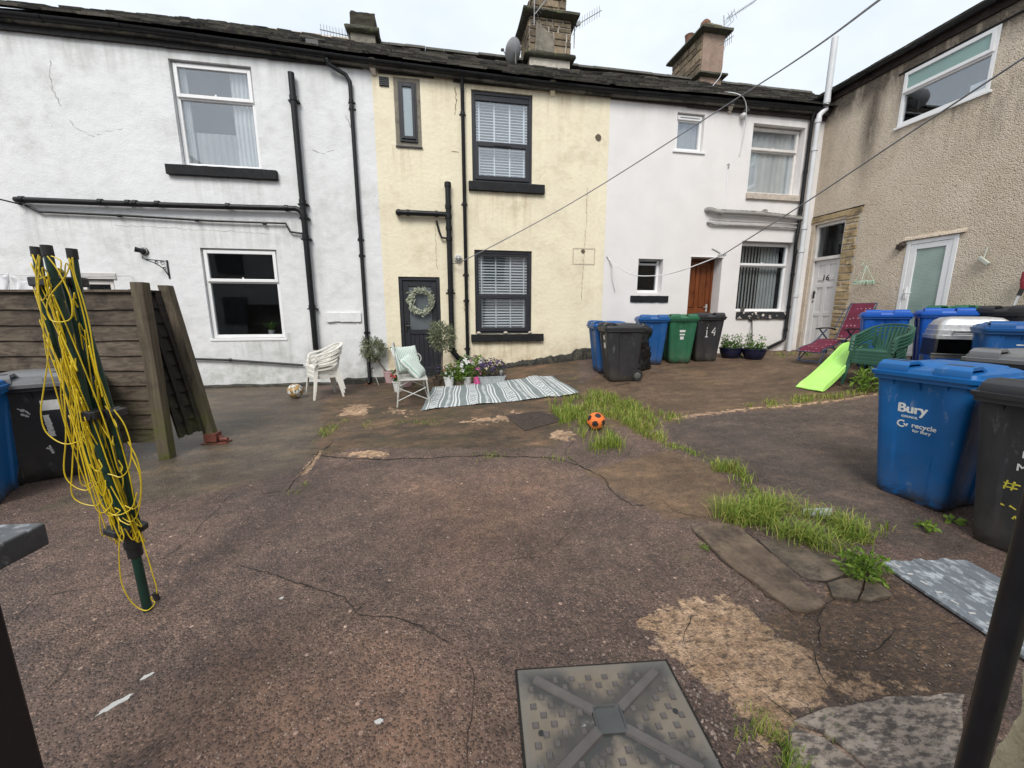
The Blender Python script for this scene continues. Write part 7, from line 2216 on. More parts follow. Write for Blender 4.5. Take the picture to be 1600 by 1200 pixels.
mb = MB(); mb.box(-w,-w+.03,-d,d,z0-.24,z0); mb.box(w-.03,w,-d,d,z0-.24,z0); mb.box(-w+.03,w-.03,d-.02,d,z0-.24,z0); mb.box(-w+.03,w-.03,-d+.02,d-.02,z0-.24,z0-.22); mb.build('firebox', MT['black_plastic'], bq, world=False)
mb = MB(); mb.box(-w-.03,w+.03,-d-.03,-d-.004,z0-.26,z0-.21); mb.tube([(-w-.03,-d-.03,z0-.205),(w+.03,-d-.03,z0-.205)], .012, 8); mb.build('tray', MT['hub'], bq, smooth=40, world=False)
mb = MB(); mb.box(w+.002,w+.07,-d,-d+.06,z0-.26,z0+.0); mb.build('side_panel', MT['chrome'], bq, bevel=.012, world=False)
for sx_ in (-1,1):
    for sy_ in (-1,1):
        mb = MB(); mb.box(sx_*(w-.02)-.018, sx_*(w-.02)+.018, sy_*(d-.02)-.018, sy_*(d-.02)+.018, 0, z0-.262); mb.build('leg', MT['chrome'], bq, world=False)

# ---- pots and plants
def potted(name, label, cat, c, pot, r0, r1, h, group=None, rz=0, square=None):
    th = thing(name, label, cat, c, rz, group)
    mb = MB()
    if square:
        L_, w0, w1 = square
        rg = lambda k, z: [(-L_*k,-w1*k,z),(L_*k,-w1*k,z),(L_*k,w1*k,z),(-L_*k,w1*k,z)]
        mb.loft([rg(.86,0), rg(1,h), rg(1.04,h), rg(1.04,h-.02)]); mb.build('trough', pot, th, bevel=.004, world=False)
        mb = MB(); mb.loft([rg(.95,h-.03), rg(.95,h+.004)]); mb.build('soil', MT['soil'], th, world=False)
    else:
        mb.lathe([(r0,0),(r0*1.02,.01),(r1,h*.86),(r1*1.06,h*.87),(r1*1.08,h),(r1*.98,h),(r1*.95,h-.02)], 20, cap1=True); mb.build('pot', pot, th, smooth=40, world=False)
        mb = MB(); mb.lathe([(r1*.93,h-.03),(r1*.93,h-.012)], 16); mb.build('soil', MT['soil'], th, world=False)
    return th
def gp_(px, py, y=None):
    p = G(px, py); return (p.x, p.y, p.z - .003)
rr = random.Random(44)
def flowers(mb, c, rad3, n, s, m, rr):
    """five-petal blooms on the outside of a plant"""
    c = Vector(c)
    for _ in range(n):
        d = Vector((rr.uniform(-1,1), rr.uniform(-1,.6), rr.uniform(-.1,1))).normalized()
        p = c + Vector((d.x*rad3[0], d.y*rad3[1], d.z*rad3[2]))
        u = d.orthogonal().normalized(); v = d.cross(u)
        for k in range(5):
            a = k*2*PI/5 + rr.random(); e = u*math.cos(a) + v*math.sin(a); f = u*math.cos(a+.5) + v*math.sin(a+.5); h_ = u*math.cos(a-.5) + v*math.sin(a-.5)
            i = [mb.pt(p), mb.pt(p + f*s*.8 + d*s*.25), mb.pt(p + e*s*1.15 + d*s*.15), mb.pt(p + h_*s*.8 + d*s*.25)]
            mb.idx(i, m)
def olive_tree(label, base, trunk_h, lean, crown, n, pot, r1, h, potlabel=None, group='standard olive trees in pots'):
    th = potted('olive_tree', label, 'olive tree', base, pot, r1*.75, r1, h, group)
    top = Vector((lean[0], lean[1], trunk_h))
    mb = MB(); mb.tube(smooth_path([(0,0,h-.03), (lean[0]*.3, lean[1]*.3, trunk_h*.4), (lean[0]*.8+.01, lean[1]*.8, trunk_h*.8), top], 5), [.017 - .006*i/15 for i in range(16)], 8)
    for k in range(9):
        d = Vector((rr.uniform(-1,1), rr.uniform(-1,1), rr.uniform(-.1,1))).normalized()
        mb.tube(smooth_path([top, top + Vector((d.x*crown[0]*.4, d.y*crown[1]*.4, d.z*crown[2]*.5)), top + Vector((d.x*crown[0]*.95, d.y*crown[1]*.95, d.z*crown[2]*.9))], 3), [.008,.007,.006,.005,.004,.003,.002][:7], 5)
    mb.build('trunk', MT['bark'], th, smooth=50, world=False)
    mb = MB(); cc_ = top + Vector((0, 0, crown[2]*.35))
    leaves(mb, cc_, crown, n, .068, .26, rr, shell=.25, out=.9)
    for k in range(9):     # shoots that stick out of the ball
        d = Vector((rr.uniform(-1,1), rr.uniform(-1,.4), rr.uniform(-.4,1))).normalized()
        for j in range(12):
            q = cc_ + Vector((d.x*crown[0], d.y*crown[1], d.z*crown[2]))*(.85 + j*.035)
            leaves(mb, q, (.015,.015,.015), 2, .055, .22, rr, out=.4)
    mb.build('crown', MT['olive'], th, recalc=False, world=False)
    return th
# left tree behind the bench
def hgt(px, py, y, base): return on_y(px, py, y).z - base[2]
b_ = gp_(612, 597); y_ = b_[1]
tb = Vector(b_)
cpt = on_y(583, 548, y_)
olive_tree('small ball headed olive tree leaning left in a pot behind the bench', b_, cpt.z-b_[2]-.06, (cpt.x-b_[0], 0), (.235,.21,.235), 1000, MT['pot_pale_pink'], .15, .24)
b_ = gp_(691, 600); y_ = b_[1]; cpt = on_y(690, 530, y_)
olive_tree('small ball headed olive tree in front of the dark grey door', b_, cpt.z-b_[2]-.06, (cpt.x-b_[0], 0), (.235,.20,.27), 1050, MT['pot_brown'], .13, .20)
gpots = 'flower pots in front of the cream house'
def flower_pot(label, px, py, pot, r, h, leafm, leafrad, nl, petals, group=gpots, cat='potted plant', ls=.06, la=.5, y=None):
    b_ = gp_(px, py)
    th = potted('flower_pot', label, cat, b_, pot, r*.72, r, h, group, rz=rr.uniform(0,2))
    mb = MB(); leaves(mb, (0,0,h+leafrad[2]*.55), leafrad, nl, ls, la, rr, shell=.15, out=.5)
    for k in range(14):
        d = Vector((rr.uniform(-1,1), rr.uniform(-1,1), 1.2)).normalized(); mb.tube([(0,0,h-.02), (d.x*leafrad[0]*.8, d.y*leafrad[1]*.8, h+leafrad[2]*rr.uniform(.5,1.2))], .0025, 4)
    mb.build('foliage', leafm, th, recalc=False, world=False)
    if petals:
        for pm_, n_, s_ in petals:
            mb = MB(); flowers(mb, (0,0,h+leafrad[2]*.6), (leafrad[0]*1.0, leafrad[1]*1.0, leafrad[2]*.95), n_, s_, 0, rr); mb.build('flowers', MT[pm_], th, recalc=False, world=False)
    return th
flower_pot('white pot of red and white flowers left of the bench legs', 623, 611, MT['pot_white'], .10, .19, MT['leaf_green'], (.13,.12,.13), 150, [('petal_red', 9, .032), ('petal_white', 6, .028)], 'flower pots by the bench')
flower_pot('pale pink pot under the bench seat', 636, 603, MT['pot_pale_pink'], .13, .20, MT['leaf_green'], (.10,.10,.07), 60, None, 'flower pots by the bench')
flower_pot('brown pot with grey green sprigs beside the door step', 690, 601, MT['pot_brown'], .10, .15, MT['olive'], (.18,.14,.20), 170, None, ls=.05, la=.3) if False else None
flower_pot('brown pot of muted sage sprigs at the left end of the pot row', 684, 602, MT['pot_brown'], .09, .12, MT['leaf_dark'], (.17,.13,.20), 200, [('petal_purple', 8, .02)], ls=.05, la=.35)
flower_pot('tall white pot of small red and white flowers in front of the rug end', 702, 604, MT['pot_white'], .095, .19, MT['leaf_green'], (.13,.12,.13), 110, [('petal_red', 6, .022), ('petal_white', 5, .022)])
flower_pot('low brown pot of white petunias with bright green leaves', 718, 602, MT['pot_brown'], .10, .10, MT['leaf_weed'], (.17,.15,.17), 190, [('petal_white', 9, .045)], ls=.07)
flower_pot('grey white pot of tall white petunias', 730, 601, MT['pot_grey'], .095, .16, MT['leaf_green'], (.17,.15,.24), 230, [('petal_white', 14, .045)], ls=.07)
flower_pot('bright pink pot of white and pale pink flowers', 746, 600, MT['pot_pink'], .085, .15, MT['leaf_weed'], (.17,.15,.26), 220, [('petal_white', 10, .042), ('petal_pink', 5, .035)], ls=.065)
flower_pot('terracotta pot of orange red leaves between the white pots', 712, 597, MT['terracotta'], .10, .16, MT['leaf_green'], (.13,.12,.15), 120, [('petal_red', 4, .025)])
b_ = gp_(768, 599)
tr = potted('flower_trough', 'pale metal trough of dark purple flowers at the right end of the pot row', 'planter', b_, MT['trough'], 0, 0, .15, gpots, rz=rad(6), square=(.24,.09,.10))
mb = MB(); leaves(mb, (0,0,.27), (.30,.18,.20), 420, .055, .45, rr, shell=.2, out=.5); mb.build('foliage', MT['leaf_dark'], tr, recalc=False, world=False)
mb = MB(); flowers(mb, (0,0,.28), (.30,.18,.19), 46, .026, 0, rr); mb.build('flowers', MT['petal_purple'], tr, recalc=False, world=False)
mb = MB(); flowers(mb, (-.27,-.05,.20), (.06,.06,.10), 7, .035, 0, rr); mb.build('flowers', MT['petal_pink'], tr, recalc=False, world=False)
b_ = gp_(783, 598); orn = thing('garden_ornament', 'small pale upright garden ornament at the right end of the metal trough', 'ornament', b_)
mb = MB(); mb.lathe([(.022,0),(.020,.16),(.03,.18),(.03,.22),(.015,.25)], 10); mb.build('stake', MT['pot_grey'], orn, smooth=40, world=False)
# wedge of terracotta soil edging by the downpipe of the white house
p0 = G(582, 598); mb = MB(); rr2 = random.Random(3)
def mound(u, v):
    a = u*2*PI; return Vector((p0.x + .30*v*math.cos(a), p0.y-.02 + .18*v*math.sin(a), p0.z + .09*(1-v)**.7 + .015*mnoise.noise(Vector((math.cos(a)*3, math.sin(a)*3, v*4))) - .01))
mb.grid(mound, 24, 8); kind(mb.build('soil_heap', simple('red_brown_dirt', (.16,.065,.028), .95, var=.35, scale=12, bump=.8, bscale=40, dirt=((.05,.05,.02),.5,.7), space='pos'), smooth=180), 'structure')
# bird table spike / lantern stake by the pots on the left
b_ = gp_(592, 602); sp_ = thing('garden_stake', 'thin white garden stake with small rusty finial behind the bench', 'stake', b_)
mb = MB(); mb.tube([(0,0,0),(-.10,0,.34)], .007, 6); mb.build('stem', MT['bench'], sp_, world=False)
mb = MB(); mb.sphere((-.105,0,.36), .028, 10, 6); mb.build('finial', MT['hub'], sp_, smooth=180, world=False)

# blue bowls with weeds
for lab, px, py, k in (('navy glazed bowl of leafy weeds, nearer the black bin numbered 14', 1147, 560, 0), ('navy glazed bowl of low weeds, nearer the corner pipes', 1184, 562, 1)):
    b_ = gp_(px, py); b_ = (b_[0], b_[1]+.12, g(b_[0], b_[1]+.12)-.003)
    th = thing('plant_bowl', lab, 'planter', b_, 0, 'navy plant bowls')
    mb = MB(); mb.lathe([(.15,0),(.17,.02),(.215,.12),(.225,.19),(.24,.20),(.24,.225),(.215,.225),(.21,.19)], 26); mb.build('bowl', MT['bowl_blue'], th, smooth=40, world=False)
    mb = MB(); mb.lathe([(.208,.18),(.208,.20)], 20); mb.build('soil', MT['soil'], th, world=False)
    mb = MB(); leaves(mb, (0,0,.26), (.24,.2,.09), 240, .06, .4, rr, shell=.1, out=.5, up=.4)
    for j in range(5 if k == 0 else 3):
        a = rr.uniform(0, 6.28); x, y = .12*math.cos(a), .12*math.sin(a); hh = rr.uniform(.18, .36)
        mb.tube([(x,y,.2),(x*1.3,y*1.3,.2+hh)], .004, 5)
        for jj in range(9): leaves(mb, (x*(1+.03*jj), y*(1+.03*jj), .22+hh*jj/9), (.05,.05,.02), 5, .06, .35, rr, out=.8)
    if k == 0:
        leaves(mb, (.22,-.1,.13), (.07,.05,.13), 50, .06, .45, rr, out=.5)
    mb.build('foliage', MT['leaf_green'], th, recalc=False, world=False)
# cane leaning against the wall
a, b = G(1200, 556), on_y(1175, 502, WY-.03)
ck = thing('walking_stick', 'grey stick leaning on the smooth white wall behind the navy bowls', 'stick', (a.x, WY-.28, g(a.x, WY-.28)))
mb = MB(); mb.tube([(a.x, WY-.28, g(a.x, WY-.28)), b], .014, 8); mb.build('shaft', MT['hub'], ck, smooth=40)
mb = MB(); mb.tube([b, b + Vector((-.02,0,.02)), b + Vector((-.09,-.01,.035))], .016, 8); mb.build('handle', MT['black_plastic'], ck, smooth=40)
# can left on the window sill
p = on_y(1160, 484, WY-.03); p.z = o_c4[2] + .002; cn = thing('plant_pot', 'little dark pot standing on the flaking black window sill', 'pot', p)
mb = MB(); mb.lathe([(.04,0),(.05,.09)], 12); mb.build('cup', MT['hub'], cn, smooth=40, world=False)
mb = MB(); mb.lathe([(.053,.09),(.053,.105)], 12); mb.build('rim', MT['pot_brown'], cn, smooth=40, world=False)

# ---- wreath on the dark door
u0,u1,w0,w1 = o_bd
c_ = on_y(657.5, 471, WY+.0); c_.y = WY + .02
wr = thing('door_wreath', 'pale green leaf wreath hanging on the dark grey door', 'wreath', c_)
mb = MB(); n = 560
for i in range(n):
    a = rr.uniform(0, 2*PI); t_ = rr.gauss(0, .028)
    rR = .205 + t_
    p = c_ + Vector((rR*math.cos(a), -.015 - abs(rr.gauss(0,.022)), rR*math.sin(a)))
    d = Vector((-math.sin(a)*.75 + math.cos(a)*rr.uniform(-.3,.9), rr.uniform(-.6,.1), math.cos(a)*.75 + math.sin(a)*rr.uniform(-.3,.9))).normalized()
    b2_ = d.cross(Vector((rr.uniform(-1,1), -1, rr.uniform(-1,1)))).normalized(); s_ = rr.uniform(.045,.085); w_ = s_*.34
    i0 = [mb.pt(p), mb.pt(p + d*s_*.5 + b2_*w_/2), mb.pt(p + d*s_), mb.pt(p + d*s_*.5 - b2_*w_/2)]; mb.idx(i0)
mb.build('leaves', MT['wreath'], wr, recalc=False)
mb = MB(); mb.tube([c_ + Vector((.205*math.cos(2*PI*i/30), -.01, .205*math.sin(2*PI*i/30))) for i in range(30)], .013, 6, closed=True); mb.build('hoop', MT['bark'], wr, smooth=60)
mb = MB(); mb.box(c_.x-.006, c_.x+.006, c_.y-.002, c_.y+.002, c_.z+.19, w1-.10); mb.build('ribbon', MT['black_plastic'], wr)

# ---- lamps and fittings on the walls
p = on_y(716, 404); lm = thing('wall_lamp', 'round white bulkhead lamp on the cream wall between the two black pipes', 'wall lamp', p)
AXM = Matrix(((1,0,0),(0,0,-1),(0,1,0)))      # lathe axis out of the wall
mb = MB(); mb.lathe([(.075,0),(.078,.03),(.068,.045)], 20, p, ax=AXM); mb.build('body', MT['lamp_white'], lm, smooth=40)
mb = MB(); mb.lathe([(.056,.046),(.05,.07),(.03,.085),(.005,.09)], 16, p, ax=AXM); mb.build('lens', MT['lamp_glass'], lm, smooth=180)
mb = MB(); mb.tube([p + Vector((-.06,-.05,0)), p + Vector((-.03,-.095,0)), p + Vector((.03,-.095,0)), p + Vector((.06,-.05,0))], .006, 6); mb.tube([p + Vector((0,-.05,-.06)), p + Vector((0,-.097,-.03)), p + Vector((0,-.097,.03)), p + Vector((0,-.05,.06))], .006, 6); mb.build('cage', MT['lamp_white'], lm, smooth=40)
p = on_y(1158, 182); lm = thing('security_lamp', 'small white and grey security lamp high on the smooth white house', 'wall lamp', p)
mb = MB(); mb.lathe([(.05,0),(.05,.05)], 16, p, ax=AXM); mb.sphere(p + Vector((-.01,-.09,-.02)), .055, 14, 9); mb.build('body', MT['lamp_white'], lm, smooth=40)
mb = MB(); mb.tube([p + Vector((.01,-.06,.05)), p + Vector((.05,-.13,.10))], [.035,.055], 12); mb.build('lamp_head', MT['hub'], lm, smooth=40)
p = on_y(226, 393); lm = thing('spotlight', 'black wall spotlight above the iron bracket on the rough white wall', 'wall lamp', p)
mb = MB(); mb.lathe([(.068,0),(.068,.02),(.04,.03)], 18, p, ax=AXM); mb.build('base', MT['iron_black'], lm, smooth=40)
mb = MB(); mb.tube([p + Vector((0,-.02,0)), p + Vector((-.02,-.10,.02))], .03, 10); mb.tube([p + Vector((.0,-.08,.0)), p + Vector((-.07,-.12,.02))], [.035,.046], 14); mb.build('lamp_head', MT['iron_black'], lm, smooth=40)
mb = MB(); mb.lathe([(.056,.021),(.058,.026),(.052,.031)], 18, p, ax=AXM, cap0=False, cap1=False); mb.build('trim_ring', MT['pot_grey'], lm, smooth=40)
p = on_y(262, 412); br = thing('hanging_bracket', 'ornate black iron hanging basket bracket on the rough white wall', 'bracket', p)
pz = p.z; y = WY
bdir = Vector((-.62, -.78, 0))
mb = MB(); mb.box(p.x-.012, p.x+.012, y-.012, y-.001, pz-.26, pz+.06)
P_ = lambda a, z: Vector((p.x, y-.01, pz)) + bdir*a + Vector((0,0,z))
mb.tube([P_(0,.04), P_(.30,.04)], .009, 6); mb.tube(smooth_path([P_(.29,.03), P_(.18,-.01), P_(.07,-.09), P_(.0,-.22)], 5), .008, 6)
for c0, z0_, r_s in ((.07,-.0,.035),(.15,.005,.026),(.05,-.09,.025)):
    mb.tube([P_(c0 + r_s*(1-.6*i/16)*math.cos(i*.55), z0_ + r_s*(1-.6*i/16)*math.sin(i*.55)) for i in range(17)], .005, 5)
mb.tube([P_(.30,.04), P_(.335,.055), P_(.33,.085)], .008, 6)
mb.build('scrollwork', MT['iron_black'], br, smooth=40)
p = on_x(1540, 408); lm = thing('hanging_brush', 'pale hand brush hung by its handle on the pebbledash wall', 'brush', (WX-.03, p.y, p.z))
a, b = on_x(1543, 386, WX-.03), on_x(1537, 404, WX-.04)
mb = MB(); mb.tube([a, b], .012, 8); mb.build('handle', MT['brush_pale'], lm, smooth=40)
a, b = on_x(1530, 402, WX-.05), on_x(1545, 413, WX-.05); mb = MB(); mb.bar(a, b, .05, .05); mb.build('head', MT['brush_pale'], lm, bevel=.008)
p = on_x(1350, 440, WX-.16); hk = thing('peg_hanger', 'mint green round peg hanger hooked against the pebbledash beside the stone quoins', 'peg hanger', p)
top = on_x(1351, 414, WX-.03); mb = MB()
mb.tube([top + Vector((.02,0,.03)), top + Vector((-.03,0,.05)), top + Vector((-.05,0,.0)), Vector((p.x, p.y, top.z-.03))], .005, 6)
cx_ = Vector((p.x, p.y, p.z))
for k in range(4):
    a = k*PI/2+.4; mb.tube([Vector((p.x, p.y, top.z-.03)), cx_ + Vector((.15*math.cos(a), .15*math.sin(a), 0))], .004, 5)
mb.build('hook', MT['mint'], hk, smooth=40)
mb = MB(); mb.tube([cx_ + Vector((.16*math.cos(2*PI*i/28), .16*math.sin(2*PI*i/28), 0)) for i in range(28)], .008, 6, closed=True)
for i in range(18): a = 2*PI*i/18; q_ = cx_ + Vector((.16*math.cos(a), .16*math.sin(a), -.02)); mb.box(q_.x-.006, q_.x+.006, q_.y-.006, q_.y+.006, q_.z-.028, q_.z+.02)
mb.build('ring', MT['mint'], hk, smooth=40)
# mop leaning at the right edge
bz_ = g(8.3, 3.9)
a, b = on_x(1574, 500, WX-.14), on_x(1592, 462, WX-.10)
mp = thing('mop', 'silver handled mop with red head leaning at the right edge of the pebbledash wall', 'mop', (a.x, a.y + (a.z-bz_)*.12, bz_))
d = (b-a).normalized(); foot = a - d*((a.z-bz_)/d.z)
mb = MB(); mb.tube([foot, b], .022, 10); mb.build('shaft', MT['chrome'], mp, smooth=40)
mb = MB(); mb.tube([b, b + d*.10], .026, 10); mb.build('grip', MT['black_plastic'], mp, smooth=40)
e = b + d*.14; mb = MB(); mb.lathe([(.02,-.06),(.035,0),(.045,.10),(.04,.20),(.02,.22)], 12, e); mb.build('head', MT['red_plastic'], mp, smooth=40)

# ---- roof fittings
def yagi(label, base, mast_h, az, tilt, L_, n, el=.28, mast_r=.012, boom_z=None, name='tv_aerial', lower=None):
    th = thing(name, label, 'tv aerial', base, 0, 'roof aerials')
    b = Vector(base); mb = MB(); mb.tube([b, b + Vector((0,0,mast_h))], mast_r, 8); mb.build('mast', MT['aerial'], th, smooth=40)
    d = Vector((math.cos(az)*math.cos(tilt), math.sin(az)*math.cos(tilt), math.sin(tilt))); s = Vector((-math.sin(az), math.cos(az), 0))
    c0 = b + Vector((0,0,boom_z if boom_z is not None else mast_h-.04)); mb = MB()
    mb.tube([c0 - d*.12, c0 + d*L_], .008, 6)
    for i in range(n):
        q = c0 + d*(L_*(i+.5)/n); e_ = el*(1-.35*i/n)/2; mb.tube([q - s*e_, q + s*e_], .004, 5); 
    for zz in (-.09, .0, .09): q = c0 - d*.1 + Vector((0,0,zz)); mb.tube([q - s*el*.6, q + s*el*.6], .004, 5)
    mb.build('boom', MT['aerial'], th, smooth=40)
    return th
p = on_y(546, 60, 11.4); th = thing('tv_aerial', 'thin comb shaped television aerial pointing left from the low dark chimney', 'tv aerial', p, 0, 'roof aerials')
mb = MB(); q0_, q1_ = on_y(544, 56, 11.4), on_y(500, 46, 11.4); mb.tube([q0_, q1_], .010, 6); mb.tube([q0_ + Vector((.02,0,-.2)), q0_ + Vector((.02,0,.08))], .012, 6)
for i in range(9): c0 = q1_.lerp(q0_, (i+.3)/9.2); mb.tube([c0 + Vector((0,-.02,.11)), c0 + Vector((0,.02,-.11))], .0055, 5)
mb.build('boom', MT['aerial'], th, smooth=40)
p = on_y(905, 44, 11.6); th = thing('tv_aerial', 'television aerial tilted up to the right beside the big stone chimney', 'tv aerial', p, 0, 'roof aerials')
mb = MB(); q0_, q1_ = on_y(896, 42, 11.5), on_y(940, 16, 11.5); mb.tube([q0_, q1_], .011, 6); mb.tube([q0_ + Vector((.03,0,-.5)), q0_ + Vector((.03,0,.1))], .013, 6)
for i in range(9): c0 = q0_.lerp(q1_, .2+.8*(i+.3)/9.2); mb.tube([c0 + Vector((-.02,-.05,.10)), c0 + Vector((.02,.05,-.10))], .0055, 5)
for zz in (-.08,.08): mb.tube([q0_ + Vector((.05,-.2,zz)), q0_ + Vector((.05,.2,zz))], .006, 5)
mb.obox(q0_ + Vector((.12,0,.08)), (.06,0,.035), (0,.04,0), (-.02,0,.035))
mb.build('boom', MT['aerial'], th, smooth=40)
mb = MB(); q0_, q1_ = on_y(836, 22, 11.0), on_y(858, -6, 11.0); mb.tube([q0_, q1_], .010, 6); mb.tube([q0_, q0_ + Vector((-.1,.3,-.2))], .01, 6)
q2_ = on_y(838, 2, 11.0); mb.tube([q0_ + Vector((-.02,0,-.25)), q2_ + Vector((-.05,0,.2))], .012, 6)
for i in range(6): c0 = q0_.lerp(q1_, (i+.5)/6); mb.tube([c0 + Vector((-.08,-.04,.05)), c0 + Vector((.08,.04,-.05))], .005, 5)
th = thing('tv_aerial', 'spindly aerial clamped to the front left corner of the big stone chimney', 'tv aerial', q0_, 0, 'roof aerials'); mb.build('boom', MT['aerial'], th, smooth=40)
q0_, q1_ = on_y(1136, 30, 11.5), on_y(1182, 0, 11.5)
th = thing('tv_aerial', 'tall television aerial with long rising boom on the rendered right chimney', 'tv aerial', q0_, 0, 'roof aerials')
mb = MB(); mb.tube([on_y(1132,56,11.5), on_y(1131,24,11.5)], .014, 6); mb.build('mast', MT['aerial'], th, smooth=40)
mb = MB(); mb.tube([q0_, q1_], .011, 6)
for zz in (-.12,-.04,.04,.12): mb.tube([q0_ + Vector((.02+abs(zz)*.6,-.16,zz)), q0_ + Vector((.02+abs(zz)*.6,.16,zz))], .006, 5); 
for k in range(3): c0 = q0_.lerp(q1_, .08+.10*k); mb.tube([c0 + Vector((-.06,0,.12)), c0 + Vector((.06,0,-.10))], .006, 5)
for i in range(10): c0 = q0_.lerp(q1_, .3+.7*(i+.3)/10); mb.tube([c0 + Vector((0,-.08,.03)), c0 + Vector((0,.08,-.03))], .004, 5)
mb.build('boom', MT['aerial'], th, smooth=40)
q0_, q1_ = on_y(1130, 68, 11.3), on_y(1146, 56, 11.3)
th = thing('tv_aerial', 'short television aerial hanging low on the right side of the rendered chimney', 'tv aerial', q0_, 0, 'roof aerials')
mb = MB(); mb.tube([q0_ + Vector((-.12,0,-.06)), q1_], .011, 6)
for i in range(5): c0 = q0_.lerp(q1_, i/5); mb.tube([c0 + Vector((-.05,-.05,.10)), c0 + Vector((.05,.05,-.10))], .006, 5)
mb.tube(smooth_path([q0_, q0_ + Vector((.06,0,-.16)), q0_ + Vector((.0,0,-.24))], 4), .006, 5)
mb.build('boom', MT['aerial'], th, smooth=40)
# satellite dish
p = on_y(802, 80, 11.3); dsh = thing('satellite_dish', 'grey satellite dish behind the roof ridge left of the big stone chimney', 'satellite dish', p)
ax = Vector((-.55, .60, .45)).normalized(); u = ax.cross(Vector((0,0,1))).normalized(); v = u.cross(ax)
AX = Matrix((u, v, ax)).transposed()
mb = MB(); mb.lathe([(.02,-.085),(.16,-.06),(.28,-.0),(.285,.008),(.16,-.05),(.02,-.075)], 24, p, ax=AX); mb.build('reflector', MT['dish'], dsh, smooth=50)
mb = MB(); e = p + ax*.30 + Vector((-.05,0,-.03)); mb.tube([p - v*.27, e], .012, 6); mb.tube([e, e + (p-e).normalized()*-.06], .035, 10); mb.tube([p - ax*.08, p + Vector((.05,-.1,-.45))], .02, 8); mb.build('feed_arm', MT['hub'], dsh, smooth=40)

# ---- cables and washing lines
def line(label, name, pts, r, mat, cat='cable', n=8):
    mb = MB(); mb.tube(smooth_path(pts, n), r, 6)
    return tag(mb.build(name, mat, smooth=60, recalc=False), label, cat)
a = on_y(700, 413, WY-.02); m_ = on_y(742, 396, WY-1.0)
far = fwd(1390, -12, 2.6); w0_ = on_y(735, 402, WY-.25)
c1 = fwd(1142, 160, 5.4)
line('taut grey wire rising from the lamp on the cream wall across the sky', 'overhead_wire', [a, w0_, fwd(900, 313, 6.9), c1, fwd(1265, 80, 3.9), far], .0085, MT['cable'])
mb = MB(); p = fwd(1143,161,5.4); mb.obox(p, (.03,0,.018), (0,.012,0), (-.008,0,.014)); tag(mb.build('line_clip', MT['black_plastic'], bevel=.004), 'small dark clip on the overhead wire below the roof of the smooth house', 'clip')
knot = fwd(1128, 399, 6.6)
p0_ = on_y(948, 400, WY-.02)
line('slack white washing line looping from the cream wall edge and rising to the right', 'washing_line', [p0_, on_y(955,408,WY-.1), fwd(985,428,7.6), fwd(1020,431,7.4), fwd(1060,424,7.1), knot], .009, MT['line_white'], 'washing line')
line('grey wire running up across the pebbledash house from the pulley', 'overhead_wire', [knot, fwd(1250,322,5.2), fwd(1400,222,4.1), fwd(1612,82,3.0)], .008, MT['cable'])
pu = thing('pulley', 'small silver washing line pulley above the brown front door', 'pulley', knot)
mb = MB(); mb.tube([knot + Vector((-.2,0,.10)), knot + Vector((-.08,0,.05)), knot], .014, 6); mb.build('hook', MT['chrome'], pu, smooth=40)
mb = MB(); mb.obox(knot, (.07,0,.01), (0,.02,0), (-.003,0,.022)); mb.build('body', MT['chrome'], pu, bevel=.006)
line('loose end of the washing line dangling on the smooth wall', 'cord_end', [p0_, on_y(956,415,WY-.03), on_y(956,432,WY-.03), on_y(961,455,WY-.03)], .007, MT['line_white'], 'cord')
line('thin white cable dangling from the roof past the security lamp', 'roof_cable', [on_y(1132,90,11.2), on_y(1126,118,10.9), on_y(1112,140,9.6), on_y(1150,146,8.0), on_y(1165,160,WY-.2), on_y(1165,195,WY-.1), on_y(1160,225,WY-.04), on_y(1156,242,WY-.03)], .008, MT['line_white'])
line('black cable sagging in from the left to the long black pipe', 'house_cable', [on_y(-40,302,WY-.6), on_y(-10,309,WY-.3), on_y(35,320,WY-.06)], .012, MT['black_plastic'])
for px0, px1, sx in ((700, 709, 0),):
    pass
# washing on the line behind the fence
wy = 6.3
line('thin washing line strung behind the wooden fence', 'washing_line', [on_y(-40,426,wy), on_y(60,431,wy), on_y(130,433,wy+.6), on_y(204,431,WY-.02)], .006, MT['line_white'], 'washing line')
def cloth(label, x0, x1, ztop, drop, seed):
    mb = MB(); rr_ = random.Random(seed)
    def f(u, v):
        x = x0 + (x1-x0)*u
        return Vector((x + .02*math.sin(v*5+u*8), wy + .05*math.sin(u*14+v*3)*v + .02, ztop - drop*v*(.75+.25*math.sin(u*PI)) - .09*math.sin(u*PI)*(1-v)))
    mb.grid(f, 36, 16)
    return tag(mb.build('laundry', MT['cloth_white'], smooth=180, recalc=False, solid=.006), label, 'laundry', 'washing behind the fence')
xa_, xb_, xc_ = on_y(-30,430,wy).x, on_y(8,430,wy).x, on_y(54,430,wy).x; zt_ = on_y(20,428,wy).z
cloth('white cloth pegged on the line at the left edge, behind the fence', xa_, xb_, zt_+.02, .55, 1)
cloth('white cloth sagging on the line between the left cloth and the airer tips', xb_+.03, xc_, zt_, .6, 2)

